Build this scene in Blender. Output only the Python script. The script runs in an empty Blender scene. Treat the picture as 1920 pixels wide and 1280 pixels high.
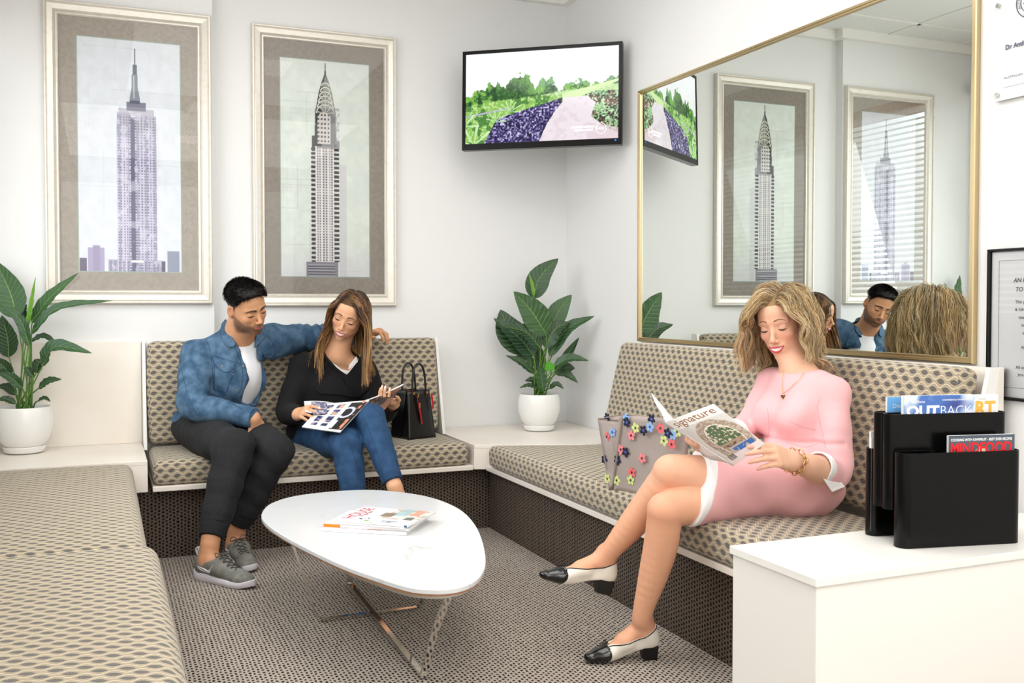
import bpy, bmesh, math, random
import numpy as np
from mathutils import Vector, Matrix
random.seed(7); RNG = np.random.default_rng(7)
SC = bpy.context.scene; COL = SC.collection

# ------------------------------------------------------------------ camera
FPX = 1840.0; CAMH = 1.08; YAW = math.radians(22.7); PITCH = math.radians(1.5)
cd = bpy.data.cameras.new('camera'); cam = bpy.data.objects.new('camera', cd); COL.objects.link(cam)
cd.sensor_width = 36; cd.lens = FPX/1920*36; cd.shift_y = -22/1920; cd.clip_start = .05
cam.location = (0, 0, CAMH); cam.rotation_euler = (math.radians(90)-PITCH, 0, -YAW)
SC.camera = cam

# ------------------------------------------------------------------ world, colour, lights
SC.view_settings.view_transform = 'Standard'; SC.view_settings.look = 'None'
SC.view_settings.exposure = -0.17; SC.view_settings.gamma = 1; SC.view_settings.use_curve_mapping = False
wd = bpy.data.worlds.new('world'); SC.world = wd; wd.use_nodes = True
wd.node_tree.nodes['Background'].inputs[0].default_value = (.93, .97, 1, 1)
wd.node_tree.nodes['Background'].inputs[1].default_value = 3.0
def area(name, loc, target, sx, sy, power, color=(1,1,1)):
    l = bpy.data.lights.new(name, 'AREA'); l.shape = 'RECTANGLE'; l.size = sx; l.size_y = sy; l.energy = power; l.color = color
    o = bpy.data.objects.new(name, l); COL.objects.link(o); o.location = loc
    o.rotation_euler = (Vector(target)-Vector(loc)).to_track_quat('-Z', 'Y').to_euler(); return o
area('ceiling_bounce_light', (1.0, -.5, 2.76), (1.0, -.4, 0), 2.6, 2.9, 92, (1, .985, .96))
area('softbox_light', (.9, -2.3, 1.55), (1.0, 3, 1.2), 2.6, 1.8, 32, (1, .985, .965))
area('ceiling_panel_light', (1.0, 2.7, 2.74), (1.0, 2.71, 0), 1.6, 2.2, 34, (1, .99, .97))
area('window_light', (-.50, 3.4, 1.7), (1.6, 3.4, .9), 1.5, 1.2, 24, (.93, .97, 1))

# ------------------------------------------------------------------ geometry helpers
_psi, _th = YAW, PITCH
FW = np.array([math.sin(_psi)*math.cos(_th), math.cos(_psi)*math.cos(_th), -math.sin(_th)])
RT = np.array([math.cos(_psi), -math.sin(_psi), 0]); UP = np.cross(RT, FW); CC = np.array([0, 0, CAMH])
def W(px, py, d=None, X=None, Y=None, Z=None):
    """point of the room measured off the photograph at depth d or on the plane X / Y / Z"""
    r = FW + (px-960)/FPX*RT + (618-py)/FPX*UP
    if X is not None: t = (X-CC[0])/r[0]
    elif Y is not None: t = (Y-CC[1])/r[1]
    elif Z is not None: t = (Z-CC[2])/r[2]
    else: t = d
    return CC + t*r
def srgb(c):
    c = np.asarray(c, float); return np.where(c <= .04045, c/12.92, ((c+.055)/1.055)**2.4)
def hexc(h):
    return srgb([int(h[i:i+2], 16)/255 for i in (0, 2, 4)])
def nrm(v):
    v = np.asarray(v, float); return v/np.linalg.norm(v)

MATS = {}
def mat(name, col='808080', rough=.6, metal=0, noise=None, bump=None, spec=.5, coat=0, emit=None, estr=1, alpha=None, vcol=None, sheen=0, sss=0, trans=0, ior=1.45):
    """procedural principled material; noise=(scale, other colour, low, high), bump=(scale, strength, distance)"""
    if name in MATS: return MATS[name]
    m = bpy.data.materials.new(name); m.use_nodes = True; nt = m.node_tree; b = nt.nodes['Principled BSDF']
    c = hexc(col) if isinstance(col, str) else col
    b.inputs['Base Color'].default_value = (*c, 1); b.inputs['Roughness'].default_value = rough; b.inputs['Metallic'].default_value = metal
    b.inputs['Specular IOR Level'].default_value = spec; b.inputs['Coat Weight'].default_value = coat; b.inputs['IOR'].default_value = ior
    b.inputs['Sheen Weight'].default_value = sheen; b.inputs['Transmission Weight'].default_value = trans
    if sss:
        b.inputs['Subsurface Weight'].default_value = sss; b.inputs['Subsurface Radius'].default_value = (1, .35, .2); b.inputs['Subsurface Scale'].default_value = .006
    tc = nt.nodes.new('ShaderNodeTexCoord'); src = None
    if vcol:
        a = nt.nodes.new('ShaderNodeAttribute'); a.attribute_name = vcol; src = a.outputs['Color']
    if noise:
        n = nt.nodes.new('ShaderNodeTexNoise'); n.inputs['Scale'].default_value = noise[0]; n.inputs['Detail'].default_value = 6
        nt.links.new(tc.outputs['Object'], n.inputs['Vector'])
        r = nt.nodes.new('ShaderNodeMapRange'); r.inputs[1].default_value = noise[2]; r.inputs[2].default_value = noise[3]
        nt.links.new(n.outputs[0], r.inputs[0])
        mx = nt.nodes.new('ShaderNodeMix'); mx.data_type = 'RGBA'; nt.links.new(r.outputs[0], mx.inputs[0])
        if src: nt.links.new(src, mx.inputs[6])
        else: mx.inputs[6].default_value = (*c, 1)
        mx.inputs[7].default_value = (*hexc(noise[1]), 1); src = mx.outputs[2]
    if src: nt.links.new(src, b.inputs['Base Color'])
    if bump:
        n = nt.nodes.new('ShaderNodeTexNoise'); n.inputs['Scale'].default_value = bump[0]; n.inputs['Detail'].default_value = 4
        nt.links.new(tc.outputs['Object'], n.inputs['Vector'])
        bp = nt.nodes.new('ShaderNodeBump'); bp.inputs['Strength'].default_value = bump[1]; bp.inputs['Distance'].default_value = bump[2]
        nt.links.new(n.outputs[0], bp.inputs['Height']); nt.links.new(bp.outputs[0], b.inputs['Normal'])
    if emit is not None:
        if vcol and emit == 'vcol': nt.links.new(src, b.inputs['Emission Color'])
        else: b.inputs['Emission Color'].default_value = (*hexc(emit), 1)
        b.inputs['Emission Strength'].default_value = estr
    MATS[name] = m; return m

class S:
    """node socket with arithmetic"""
    def __init__(s, nt, v): s.nt, s.v = nt, v
    def m(s, op, *a):
        n = s.nt.nodes.new('ShaderNodeMath'); n.operation = op
        for i, x in enumerate((s,)+a):
            if isinstance(x, S): s.nt.links.new(x.v, n.inputs[i])
            else: n.inputs[i].default_value = x
        return S(s.nt, n.outputs[0])
    def __add__(s, o): return s.m('ADD', o)
    def __sub__(s, o): return s.m('SUBTRACT', o)
    def __mul__(s, o): return s.m('MULTIPLY', o)
    def __truediv__(s, o): return s.m('DIVIDE', o)
    def __neg__(s): return s.m('MULTIPLY', -1.0)
    def fl(s): return s.m('FLOOR')
    def fr(s): return s.m('FRACT')
    def ab(s): return s.m('ABSOLUTE')
    def sn(s): return s.m('SINE')
    def cs(s): return s.m('COSINE')
    def mx(s, o): return s.m('MAXIMUM', o)
    def mn(s, o): return s.m('MINIMUM', o)
    def step(s, lo, hi):
        n = s.nt.nodes.new('ShaderNodeMapRange'); n.interpolation_type = 'SMOOTHSTEP'
        s.nt.links.new(s.v, n.inputs[0]); n.inputs[1].default_value = lo; n.inputs[2].default_value = hi
        return S(s.nt, n.outputs[0])
def mixc(nt, f, a, b):
    n = nt.nodes.new('ShaderNodeMix'); n.data_type = 'RGBA'; nt.links.new(f.v, n.inputs[0])
    for i, x in ((6, a), (7, b)):
        if isinstance(x, S): nt.links.new(x.v, n.inputs[i])
        elif isinstance(x, str): n.inputs[i].default_value = (*hexc(x), 1)
        else: n.inputs[i].default_value = (*x, 1)
    return S(nt, n.outputs[2])
def start(name, uv=True):
    m = bpy.data.materials.new(name); m.use_nodes = True; nt = m.node_tree; b = nt.nodes['Principled BSDF']
    tc = nt.nodes.new('ShaderNodeTexCoord'); sp = nt.nodes.new('ShaderNodeSeparateXYZ'); nt.links.new(tc.outputs['UV' if uv else 'Object'], sp.inputs[0])
    MATS[name] = m
    return m, nt, b, S(nt, sp.outputs[0]), S(nt, sp.outputs[1]), tc
def noise_s(nt, tc, scale, detail=3, which='UV'):
    n = nt.nodes.new('ShaderNodeTexNoise'); n.inputs['Scale'].default_value = scale; n.inputs['Detail'].default_value = detail
    nt.links.new(tc.outputs[which], n.inputs['Vector']); return S(nt, n.outputs[0])
def finish(nt, b, col, rough=.9, height=None, dist=.002, strength=.6):
    nt.links.new(col.v, b.inputs['Base Color']); b.inputs['Roughness'].default_value = rough; b.inputs['Specular IOR Level'].default_value = .25
    if height is not None:
        bp = nt.nodes.new('ShaderNodeBump'); bp.inputs['Strength'].default_value = strength; bp.inputs['Distance'].default_value = dist
        nt.links.new(height.v, bp.inputs['Height']); nt.links.new(bp.outputs[0], b.inputs['Normal'])

def leaf_fabric():
    m, nt, b, u, v, tc = start('leaf_upholstery')
    a, bb = .045, .0238
    wob = noise_s(nt, tc, 30)*.004-.002
    u = u+wob
    def centred(x, per, off): return ((x/per+off).fr()-.5)*per
    def leaf(off_u, off_v):
        x = centred(u, a, off_u); y = centred(v, 2*bb, off_v)
        t = (x*(2/.031)); env = (t*t*-1.0+1.0)*.0088
        ragged = ((x*900).sn().ab())*.0016
        y = y-x*.16
        msk = ((env-ragged)-y.ab()).step(-.0006, .0008)
        vein = ((y.ab()*1.0+x*.75)*1500).sn().step(.35, .9)
        mid = (y.ab()*-1.0+.0009).step(0, .0006)
        lite = vein.mx(mid)*.55
        return msk, lite
    m1, l1 = leaf(.5, .5); m2, l2 = leaf(0, 0)
    leafm = m1.mx(m2); lite = (l1*m1).mx(l2*m2)
    row = (v/bb).fl(); par = (row/2.0).fr()*-4.0+1.0           # -1 / +1
    y = ((v/bb).fr()-.5)*bb
    wave = (u*(2*math.pi/a)).cs()*par*.0062
    d = (y-wave).ab()
    line = (d*-1.0+.0022).step(0, .0007); dark = (d*-1.0+.0034).step(0, .0009)
    base = mixc(nt, noise_s(nt, tc, 260), 'A2937B', 'B3A58D')
    c = mixc(nt, dark, base, '85765F'); c = mixc(nt, line, c, 'D6CBB4')
    c = mixc(nt, leafm, c, '4B4A4E'); c = mixc(nt, lite, c, '9A9280')
    n = noise_s(nt, tc, 900, 1)
    finish(nt, b, c, .92, n, .001, .4); b.inputs['Sheen Weight'].default_value = .2
    return m
def carpet(name, px, py, hx, hy, light, mid, dark, dx=.5):
    m, nt, b, u, v, tc = start(name)
    wob = noise_s(nt, tc, 35, 2)
    u = u+(wob-.5)*px*.9; v = v+(noise_s(nt, tc, 60, 2)-.5)*py*.7
    row = (u/px).fl()
    x = (u/px).fr()-.5; y = ((v/py)+(row*dx)).fr()-.5
    hole = ((x.ab()-hx).mx(y.ab()-hy)).step(-.05, .05)              # 0 inside hole
    n = noise_s(nt, tc, 700, 2)
    base = mixc(nt, n.step(.3, .7), mid, light)
    c = mixc(nt, hole, dark, base)
    rnd = (y*y+x*x)*-1.0
    finish(nt, b, c, .95, hole*.8+n*.4+rnd, .003, .7)
    return m
M_LEAF = leaf_fabric()
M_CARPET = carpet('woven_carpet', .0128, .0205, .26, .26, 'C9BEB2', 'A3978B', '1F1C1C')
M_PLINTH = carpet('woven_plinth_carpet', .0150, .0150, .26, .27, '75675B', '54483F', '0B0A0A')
M_WALL = mat('wall_paint', 'E9E9E8', .75, bump=(60, .05, .001))
M_CEIL = mat('ceiling_tile', 'EEEEEC', .9, bump=(300, .2, .001))
M_CREAM = mat('cream_laminate', 'F0E9DF', .35, noise=(3, 'EADFD2', .4, .75))
M_WHITE = mat('white_laminate', 'F1EEE8', .3, bump=(40, .02, .0005))
M_WHITEG = mat('white_trim_paint', 'F2F0EB', .4)
M_BLACKG = mat('black_gloss_plastic', '050505', .22, spec=.25)
M_BLACK = mat('black_plastic', '0A0A0A', .4)
M_CHROME = mat('chrome', 'D8D5CF', .08, 1)
M_GOLD = mat('brushed_brass', 'C9B48C', .28, 1, bump=(90, .1, .0005))
M_MIRROR = mat('mirror_silver', 'EDF2EE', 0.0, 1)
M_PAPER = mat('paper_pages', 'F1F0EE', .6, noise=(400, 'CFCFD2', .45, .6))
M_GOLDJ = mat('gold_jewellery', 'E0B070', .15, 1)
M_GLASS = mat('picture_glass', 'FFFFFF', 0.0, trans=1, ior=1.45)

# ---- object building
WL = {}
def tag(o, label=None, cat=None, group=None, kind=None):
    for k, v in (('label', label), ('category', cat), ('group', group), ('kind', kind)):
        if v: o[k] = v
    return o
def thing(name, loc, label, cat, group=None):
    o = bpy.data.objects.new(name, None); COL.objects.link(o); o.location = loc; o.empty_display_size = .1
    WL[o.name] = np.array(loc, float); return tag(o, label, cat, group)
def obj(name, V, F, m, parent=None, smooth=False, uv=None, col=None, base=True, midx=None):
    V = np.asarray(V, float)
    if parent is not None: o0 = WL[parent.name]
    elif base and len(V): o0 = np.array([(V[:, 0].min()+V[:, 0].max())/2, (V[:, 1].min()+V[:, 1].max())/2, V[:, 2].min()])
    else: o0 = np.zeros(3)
    me = bpy.data.meshes.new(name); L = V-o0
    if isinstance(F, np.ndarray) and F.ndim == 2:
        n, k = F.shape
        me.vertices.add(len(L)); me.vertices.foreach_set('co', L.astype(np.float32).ravel())
        me.loops.add(n*k); me.loops.foreach_set('vertex_index', F.astype(np.int32).ravel())
        me.polygons.add(n); me.polygons.foreach_set('loop_start', np.arange(0, n*k, k, dtype=np.int32))
        me.update(calc_edges=True); me.validate()
    else:
        me.from_pydata([tuple(v) for v in L], [], [tuple(f) for f in F])
    if isinstance(m, (list, tuple)):
        for x in m: me.materials.append(x)
        if midx is not None: me.polygons.foreach_set('material_index', np.asarray(midx, dtype=np.int32))
    else: me.materials.append(m)
    if smooth: me.polygons.foreach_set('use_smooth', [True]*len(me.polygons))
    if uv is not None:
        ul = me.uv_layers.new(name='UVMap'); uv = np.asarray(uv, float)
        li = np.zeros(len(me.loops), np.int32); me.loops.foreach_get('vertex_index', li)
        ul.data.foreach_set('uv', uv[li].astype(np.float32).ravel())
    if col is not None:
        at = me.color_attributes.new('Col', 'FLOAT_COLOR', 'POINT')
        c = np.ones((len(V), 4), np.float32); c[:, :3] = col; at.data.foreach_set('color', c.ravel())
    o = bpy.data.objects.new(name, me); COL.objects.link(o)
    if parent is not None: o.parent = parent
    else: o.location = o0
    WL[o.name] = o0 if parent is None else WL[parent.name]
    return o
class MB:
    """collects shapes of one mesh"""
    def __init__(s): s.V, s.F = [], []
    def add(s, V, F):
        o = len(s.V); s.V += [tuple(map(float, v)) for v in V]; s.F += [tuple(int(i)+o for i in f) for f in F]; return s
    def box(s, lo, hi, R=None, c=None):
        x0, y0, z0 = lo; x1, y1, z1 = hi
        V = [(x0,y0,z0),(x1,y0,z0),(x1,y1,z0),(x0,y1,z0),(x0,y0,z1),(x1,y0,z1),(x1,y1,z1),(x0,y1,z1)]
        if R is not None: V = [np.asarray(c)+R@np.array(v) for v in V]
        return s.add(V, [(0,3,2,1),(4,5,6,7),(0,1,5,4),(1,2,6,5),(2,3,7,6),(3,0,4,7)])
    def prism(s, poly, vec):
        """extrude a planar polygon (3d points) along vec"""
        P = [np.asarray(p, float) for p in poly]; n = len(P)
        return s.add(P+[p+np.asarray(vec, float) for p in P], [tuple(range(n))[::-1], tuple(range(n, 2*n))]+[(i, (i+1) % n, n+(i+1) % n, n+i) for i in range(n)])
    def tube(s, pts, r, k=8, caps=True, flat=None):
        V, F = tube(pts, r, k, caps, flat); return s.add(V, F)
    def lathe(s, prof, c, k=40):
        V = []; F = []; n = len(prof)
        for i in range(k):
            a = 2*math.pi*i/k
            for r, z in prof: V.append((c[0]+r*math.cos(a), c[1]+r*math.sin(a), c[2]+z))
        for i in range(k):
            j = (i+1) % k
            for q in range(n-1): F.append((i*n+q, j*n+q, j*n+q+1, i*n+q+1))
        return s.add(V, F)
    def build(s, name, m, parent=None, smooth=False, bev=0, **kw):
        o = obj(name, s.V, s.F, m, parent, smooth, **kw)
        bm = bmesh.new(); bm.from_mesh(o.data); bmesh.ops.recalc_face_normals(bm, faces=bm.faces); bm.to_mesh(o.data); bm.free()
        if bev:
            b = o.modifiers.new('bevel', 'BEVEL'); b.width = bev; b.segments = 2; b.limit_method = 'ANGLE'
        return o
def tube(pts, r, k=8, caps=True, flat=None):
    P = np.asarray(pts, float); n = len(P); r = np.broadcast_to(r, (n,))
    T = np.gradient(P, axis=0); T /= np.linalg.norm(T, axis=1)[:, None]+1e-12
    a = np.array([0, 0, 1.]) if abs(T[0][2]) < .9 else np.array([1., 0, 0])
    if flat is not None: a = np.asarray(flat[0], float)
    nv = a-T[0]*(a@T[0]); nv /= np.linalg.norm(nv); V = []
    for i in range(n):
        nv = nv-T[i]*(nv@T[i]); nv /= np.linalg.norm(nv); bv = np.cross(T[i], nv)
        for j in range(k):
            t = 2*math.pi*(j+.5)/k
            s1, s2 = (r[i], r[i]) if flat is None else (flat[1], flat[2])
            if flat is not None and k == 4: s1, s2 = s1*1.414, s2*1.414
            V.append(P[i]+nv*math.cos(t)*s1+bv*math.sin(t)*s2)
    F = [(i*k+j, i*k+(j+1) % k, (i+1)*k+(j+1) % k, (i+1)*k+j) for i in range(n-1) for j in range(k)]
    if caps: F += [tuple(range(k))[::-1], tuple(range((n-1)*k, n*k))]
    return V, F
def spline(pts, n=8):
    P = [np.asarray(p, float) for p in pts]; P = [2*P[0]-P[1]]+P+[2*P[-1]-P[-2]]; out = []
    for i in range(1, len(P)-2):
        for t in np.linspace(0, 1, n, endpoint=False):
            a, b, c, d = P[i-1:i+3]; out.append(.5*((2*b)+(c-a)*t+(2*a-5*b+4*c-d)*t*t+(3*b-a-3*c+d)*t**3))
    out.append(P[-2]); return out
def box(name, lo, hi, m, parent=None, bev=0, **kw): return MB().box(lo, hi).build(name, m, parent, bev=bev, **kw)
def grid(nu, nv):
    i, j = np.meshgrid(np.arange(nu-1), np.arange(nv-1), indexing='ij'); a = (i*nv+j).ravel()
    return np.stack([a, a+nv, a+nv+1, a+1], 1)
def sheet(name, fn, nu, nv, m, parent=None, uv=True, smooth=True, thick=0, col=None):
    U, Vv = np.meshgrid(np.linspace(0, 1, nu), np.linspace(0, 1, nv), indexing='ij')
    P = fn(U.ravel(), Vv.ravel()); F = grid(nu, nv)
    c = None if col is None else col(U.ravel(), Vv.ravel())
    o = obj(name, P, F, m, parent, smooth, uv=np.stack([U.ravel(), Vv.ravel()], 1) if uv else None, col=c)
    if thick:
        s = o.modifiers.new('solid', 'SOLIDIFY'); s.thickness = thick; s.offset = 0
    return o
def frame_map(o, u, v):
    """(x, y[, z]) on a plane -> world"""
    o, u, v = (np.asarray(q, float) for q in (o, u, v)); n = np.cross(nrm(u), nrm(v))
    return lambda x, y, z=0: o+np.multiply.outer(x, u)+np.multiply.outer(y, v)+np.multiply.outer(z, n)
_FT = {}
def text_data(body, bold=0, shear=0, space=1):
    k = (body, bold, shear, space)
    if k in _FT: return _FT[k]
    c = bpy.data.curves.new('text', 'FONT'); c.body = body; c.size = 1; c.offset = bold; c.shear = shear; c.space_character = space; c.resolution_u = 3
    o = bpy.data.objects.new('text', c); COL.objects.link(o); dg = bpy.context.evaluated_depsgraph_get(); dg.update()
    me = bpy.data.meshes.new_from_object(o.evaluated_get(dg)); V = np.array([v.co[:2] for v in me.vertices]).reshape(-1, 2); F = [tuple(p.vertices) for p in me.polygons]
    bpy.data.objects.remove(o); bpy.data.curves.remove(c); bpy.data.meshes.remove(me); _FT[k] = (V, F); return V, F
def text_on(mb, body, mp, x, y, w=None, h=None, bold=0, shear=0, center=False, space=1, lift=.0004):
    """adds lettering to MB through the map mp(x, y, z); width w or cap height h in map units"""
    V, F = text_data(body, bold, shear, space)
    if len(V) == 0: return mb
    V = V-[V[:, 0].min(), 0]; ww = V[:, 0].max(); hh = .7
    sx = (w/ww) if w else h/hh; sy = (h/hh) if h else sx
    X = V[:, 0]*sx+x-(ww*sx/2 if center else 0); Y = V[:, 1]*sy+y
    return mb.add(mp(X, Y, np.full(len(X), lift)), F)
def cushion(name, m, parent, mp, size, r=.03, bulge=0, bulge_all=0, uvaxes=((0, 1), (0, 2), (1, 2)), uvoff=(0, 0), sag=None):
    """rounded upholstered block; local coords 0..size mapped to the room by mp(P)->P"""
    h = np.array(size)/2; V = []; F = []; UV = []
    def ticks(L):
        n = max(4, int(L/.04)); e = np.linspace(0, r, 6)/L
        return np.unique(np.round(np.concatenate([e, 1-e, np.linspace(r/L, 1-r/L, n)]), 6))
    for ax in range(3):
        a, b = [i for i in range(3) if i != ax]
        ta, tb = ticks(size[a]), ticks(size[b]); A, B = np.meshgrid((ta-.5)*size[a], (tb-.5)*size[b], indexing='ij')
        for sgn in (-1, 1):
            P = np.zeros((A.size, 3)); P[:, a] = A.ravel(); P[:, b] = B.ravel(); P[:, ax] = sgn*h[ax]
            ua, ub = uvaxes[{(0, 1): 0, (0, 2): 1, (1, 2): 2}[(a, b)]]
            uv = P[:, [ua, ub]].copy(); uv[:, 1] += sgn*h[ax]*(1 if (ax == 2 or ax == 1) else 0)
            Q = np.clip(P, -(h-r), h-r); D = P-Q; D /= np.linalg.norm(D, axis=1)[:, None]+1e-9
            P2 = Q+D*r; f = grid(len(ta), len(tb))
            if (sgn > 0) != (ax == 1): pass
            if (sgn < 0) != (ax == 1): f = f[:, ::-1]
            F.append(f+sum(len(v) for v in V)); V.append(P2); UV.append(uv)
    V = np.concatenate(V); F = np.concatenate(F); UV = np.concatenate(UV)+uvoff
    t = V/h; k = np.clip(1-t**2, 0, 1)
    V[:, 2] += np.sign(V[:, 2])*bulge*(k[:, 0]**.6)*(k[:, 1]**.6)*(V[:, 2] > 0)
    V[:, 1] += np.sign(V[:, 1])*bulge_all*(k[:, 0]**.6)*(k[:, 2]**.6); V[:, 0] += np.sign(V[:, 0])*bulge_all*(k[:, 1]**.6)*(k[:, 2]**.6)
    if sag is not None: V[:, 2] += sag(V+h)
    o = obj(name, mp(V+h), F, m, parent, True, uv=UV)
    bm = bmesh.new(); bm.from_mesh(o.data); bmesh.ops.remove_doubles(bm, verts=bm.verts, dist=1e-5); bm.to_mesh(o.data); bm.free()
    return o
# ================================================================== THE ROOM
YB, YP, XR, XL, ZC, YF = 4.99, 4.93, 2.42, -.57, 2.80, -2.6       # back wall, pier, right wall, left wall, ceiling, front wall
def uvbox(name, lo, hi, m, parent=None, kind=None, **kw):
    """box with uv in metres"""
    V = []; F = []; UV = []; lo = np.array(lo, float); hi = np.array(hi, float)
    for ax in range(3):
        a, b = [i for i in range(3) if i != ax]
        for s in (0, 1):
            q = []
            for i, j in ((0, 0), (1, 0), (1, 1), (0, 1)):
                p = np.zeros(3); p[ax] = (lo, hi)[s][ax]; p[a] = (lo, hi)[i][a]; p[b] = (lo, hi)[j][b]; q.append(p)
            if (s == 1) == (ax == 1): q = q[::-1]
            F.append(tuple(range(len(V), len(V)+4))); V += q; UV += [(p[a], p[b]) for p in q]
    o = obj(name, V, F, m, parent, uv=UV, **kw)
    if kind: o['kind'] = kind
    return o
def struct(o): o['kind'] = 'structure'; return o
uvbox('floor', (XL-.1, YF-.1, -.06), (XR+.1, YB+.1, 0), M_CARPET, kind='structure')
struct(MB().box((.503, YB, 0), (XR+.1, YB+.1, ZC)).box((XL-.1, YP, 0), (.503, YB+.1, ZC)).build('wall_back', M_WALL))
struct(box('wall_right', (XR, YF, 0), (XR+.1, YB, ZC), M_WALL))
struct(box('wall_front', (XL-.1, YF-.1, 0), (XR+.1, YF, ZC), M_WALL))
WY0, WY1, WZ0, WZ1 = 1.90, 4.80, .98, 2.50
struct(MB().box((XL-.1, YF, 0), (XL, WY0, ZC)).box((XL-.1, WY1, 0), (XL, YP, ZC)).box((XL-.1, WY0, 0), (XL, WY1, WZ0)).box((XL-.1, WY0, WZ1), (XL, WY1, ZC)).build('wall_left', M_WALL))
wf = MB(); a = .035
for lo, hi in (((XL-.09, WY0, WZ0), (XL-.04, WY1, WZ0+a)), ((XL-.09, WY0, WZ1-a), (XL-.04, WY1, WZ1)), ((XL-.09, WY0, WZ0+a), (XL-.04, WY0+a, WZ1-a)),
               ((XL-.09, WY1-a, WZ0+a), (XL-.04, WY1, WZ1-a)), ((XL-.09, (WY0+WY1)/2-.02, WZ0+a), (XL-.04, (WY0+WY1)/2+.02, WZ1-a))): wf.box(lo, hi)
struct(wf.build('window_1', M_WHITEG))
struct(box('ceiling', (XL-.1, YF-.1, ZC), (XR+.1, YB+.1, ZC+.06), M_CEIL))
tb = MB()
for x in np.arange(XR-.45-.6*5, XR, .6):
    if x > XL+.03: tb.box((x-.012, YF, ZC-.006), (x+.012, YP if x < .5 else YB, ZC+.002))
for y in np.arange(YB-.35-.6*12, YB, .6): tb.box((XL, y-.012, ZC-.006), (XR, y+.012, ZC+.002))
struct(tb.build('trim_1', M_WHITEG))
cn = MB(); c = .045
cn.box((.503+c, YB-c, ZC-.06), (XR-c, YB, ZC)).box((XL, YP-c, ZC-.06), (.503+c, YP, ZC)).box((.503, YP, ZC-.06), (.503+c, YB, ZC)).box((XR-c, YF, ZC-.06), (XR, YB, ZC)).box((XL, YF, ZC-.06), (XL+c, YP-c, ZC))
struct(cn.build('trim_2', M_WHITEG))
# venetian blind with timber pelmet end
bl = thing('window_blind', (XL+.03, (WY0+WY1)/2, WZ0), 'white venetian blind with open slats over the window in the left wall', 'window blind')
s_ = MB()
for i, z in enumerate(np.arange(WZ0+.03, WZ1-.03, .042)):
    s_.box((-.024, WY0-.03, -.0012), (.024, WY1+.03, .0012), np.array(Matrix.Rotation(math.radians(28), 3, 'Y')), (XL+.035, 0, z))
s_.build('slats', mat('blind_slat', 'F4F2EE', .45), bl)
MB().box((XL+.005, WY0-.05, WZ1-.02), (XL+.07, WY1+.05, WZ1+.05)).build('head_rail', mat('timber_pelmet', 'A56A3C', .5, noise=(25, '8A532A', .4, .7)), bl, bev=.004)
for y in (WY0+.2, (WY0+WY1)/2, WY1-.2): MB().tube([(XL+.062, y, WZ0+.02), (XL+.062, y, WZ1)], .0015, 5).build('cord', M_WHITEG, bl)
MB().box((XL+.012, WY0-.03, WZ0-.005), (XL+.058, WY1+.03, WZ0+.015)).build('bottom_rail', M_WHITEG, bl, bev=.003)
for i, (x, y) in enumerate(((1.0, 2.7), (1.0, .9), (1.0, -.9))):
    l = thing('ceiling_light', (x, y, ZC-.03), ('square recessed ceiling light over the coffee table', 'square recessed ceiling light, middle one of the row along the room', 'square recessed ceiling light nearest the front wall')[i], 'ceiling light', 'ceiling lights')
    f = MB(); 
    for lo, hi in (((x-.3, y-.3, ZC-.02), (x+.3, y-.27, ZC-.0005)), ((x-.3, y+.27, ZC-.02), (x+.3, y+.3, ZC-.0005)), ((x-.3, y-.27, ZC-.02), (x-.27, y+.27, ZC-.0005)), ((x+.27, y-.27, ZC-.02), (x+.3, y+.27, ZC-.0005))): f.box(lo, hi)
    f.build('frame', M_WHITEG, l)
    MB().box((x-.27, y-.27, ZC-.012), (x+.27, y+.27, ZC-.006)).build('diffuser', mat('light_diffuser', 'FFFFFF', .5, emit='FFF8EE', estr=3), l)

# ================================================================== BUILT-IN SEATING
ZS, ZL, ZB = .415, .43, .318        # shelf top, board top
def bench(name, label, plinth, board, carc=None):
    t = thing(name, (*((np.array(plinth[0])+plinth[1])/2)[:2], 0), label, 'bench')
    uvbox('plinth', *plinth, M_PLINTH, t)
    if board: MB().box(*board).build('seat_board', M_CREAM, t, bev=.003)
    return t
b1 = bench('bench_base', 'fixed bench base under the couple, woven carpet plinth and cream edge board', ((.053, 4.40, 0), (1.737, 4.92, .296)), ((.19, 4.33, .296), (1.615, 4.86, ZB)))
b2 = bench('bench_base', 'long fixed bench base under the woman in pink, woven carpet plinth and cream board', ((1.72, 2.014, 0), (2.41, 4.395, .296)), None)
MB().prism([(1.665, 2.015, .296), (2.40, 2.015, .296), (2.40, 4.138, .296), (2.10, 4.138, .296), (1.69, 4.292, .296), (1.665, 4.30, .296)], (0, 0, ZB-.296)).build('seat_board', M_CREAM, b2, bev=.003)
b3 = bench('bench_base', 'fixed bench base at left edge, below the window, mostly covered by cushions', ((-.56, .2, 0), (.03, 4.395, .296)), ((-.56, .2, .296), (.10, 4.31, ZB)))
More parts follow.
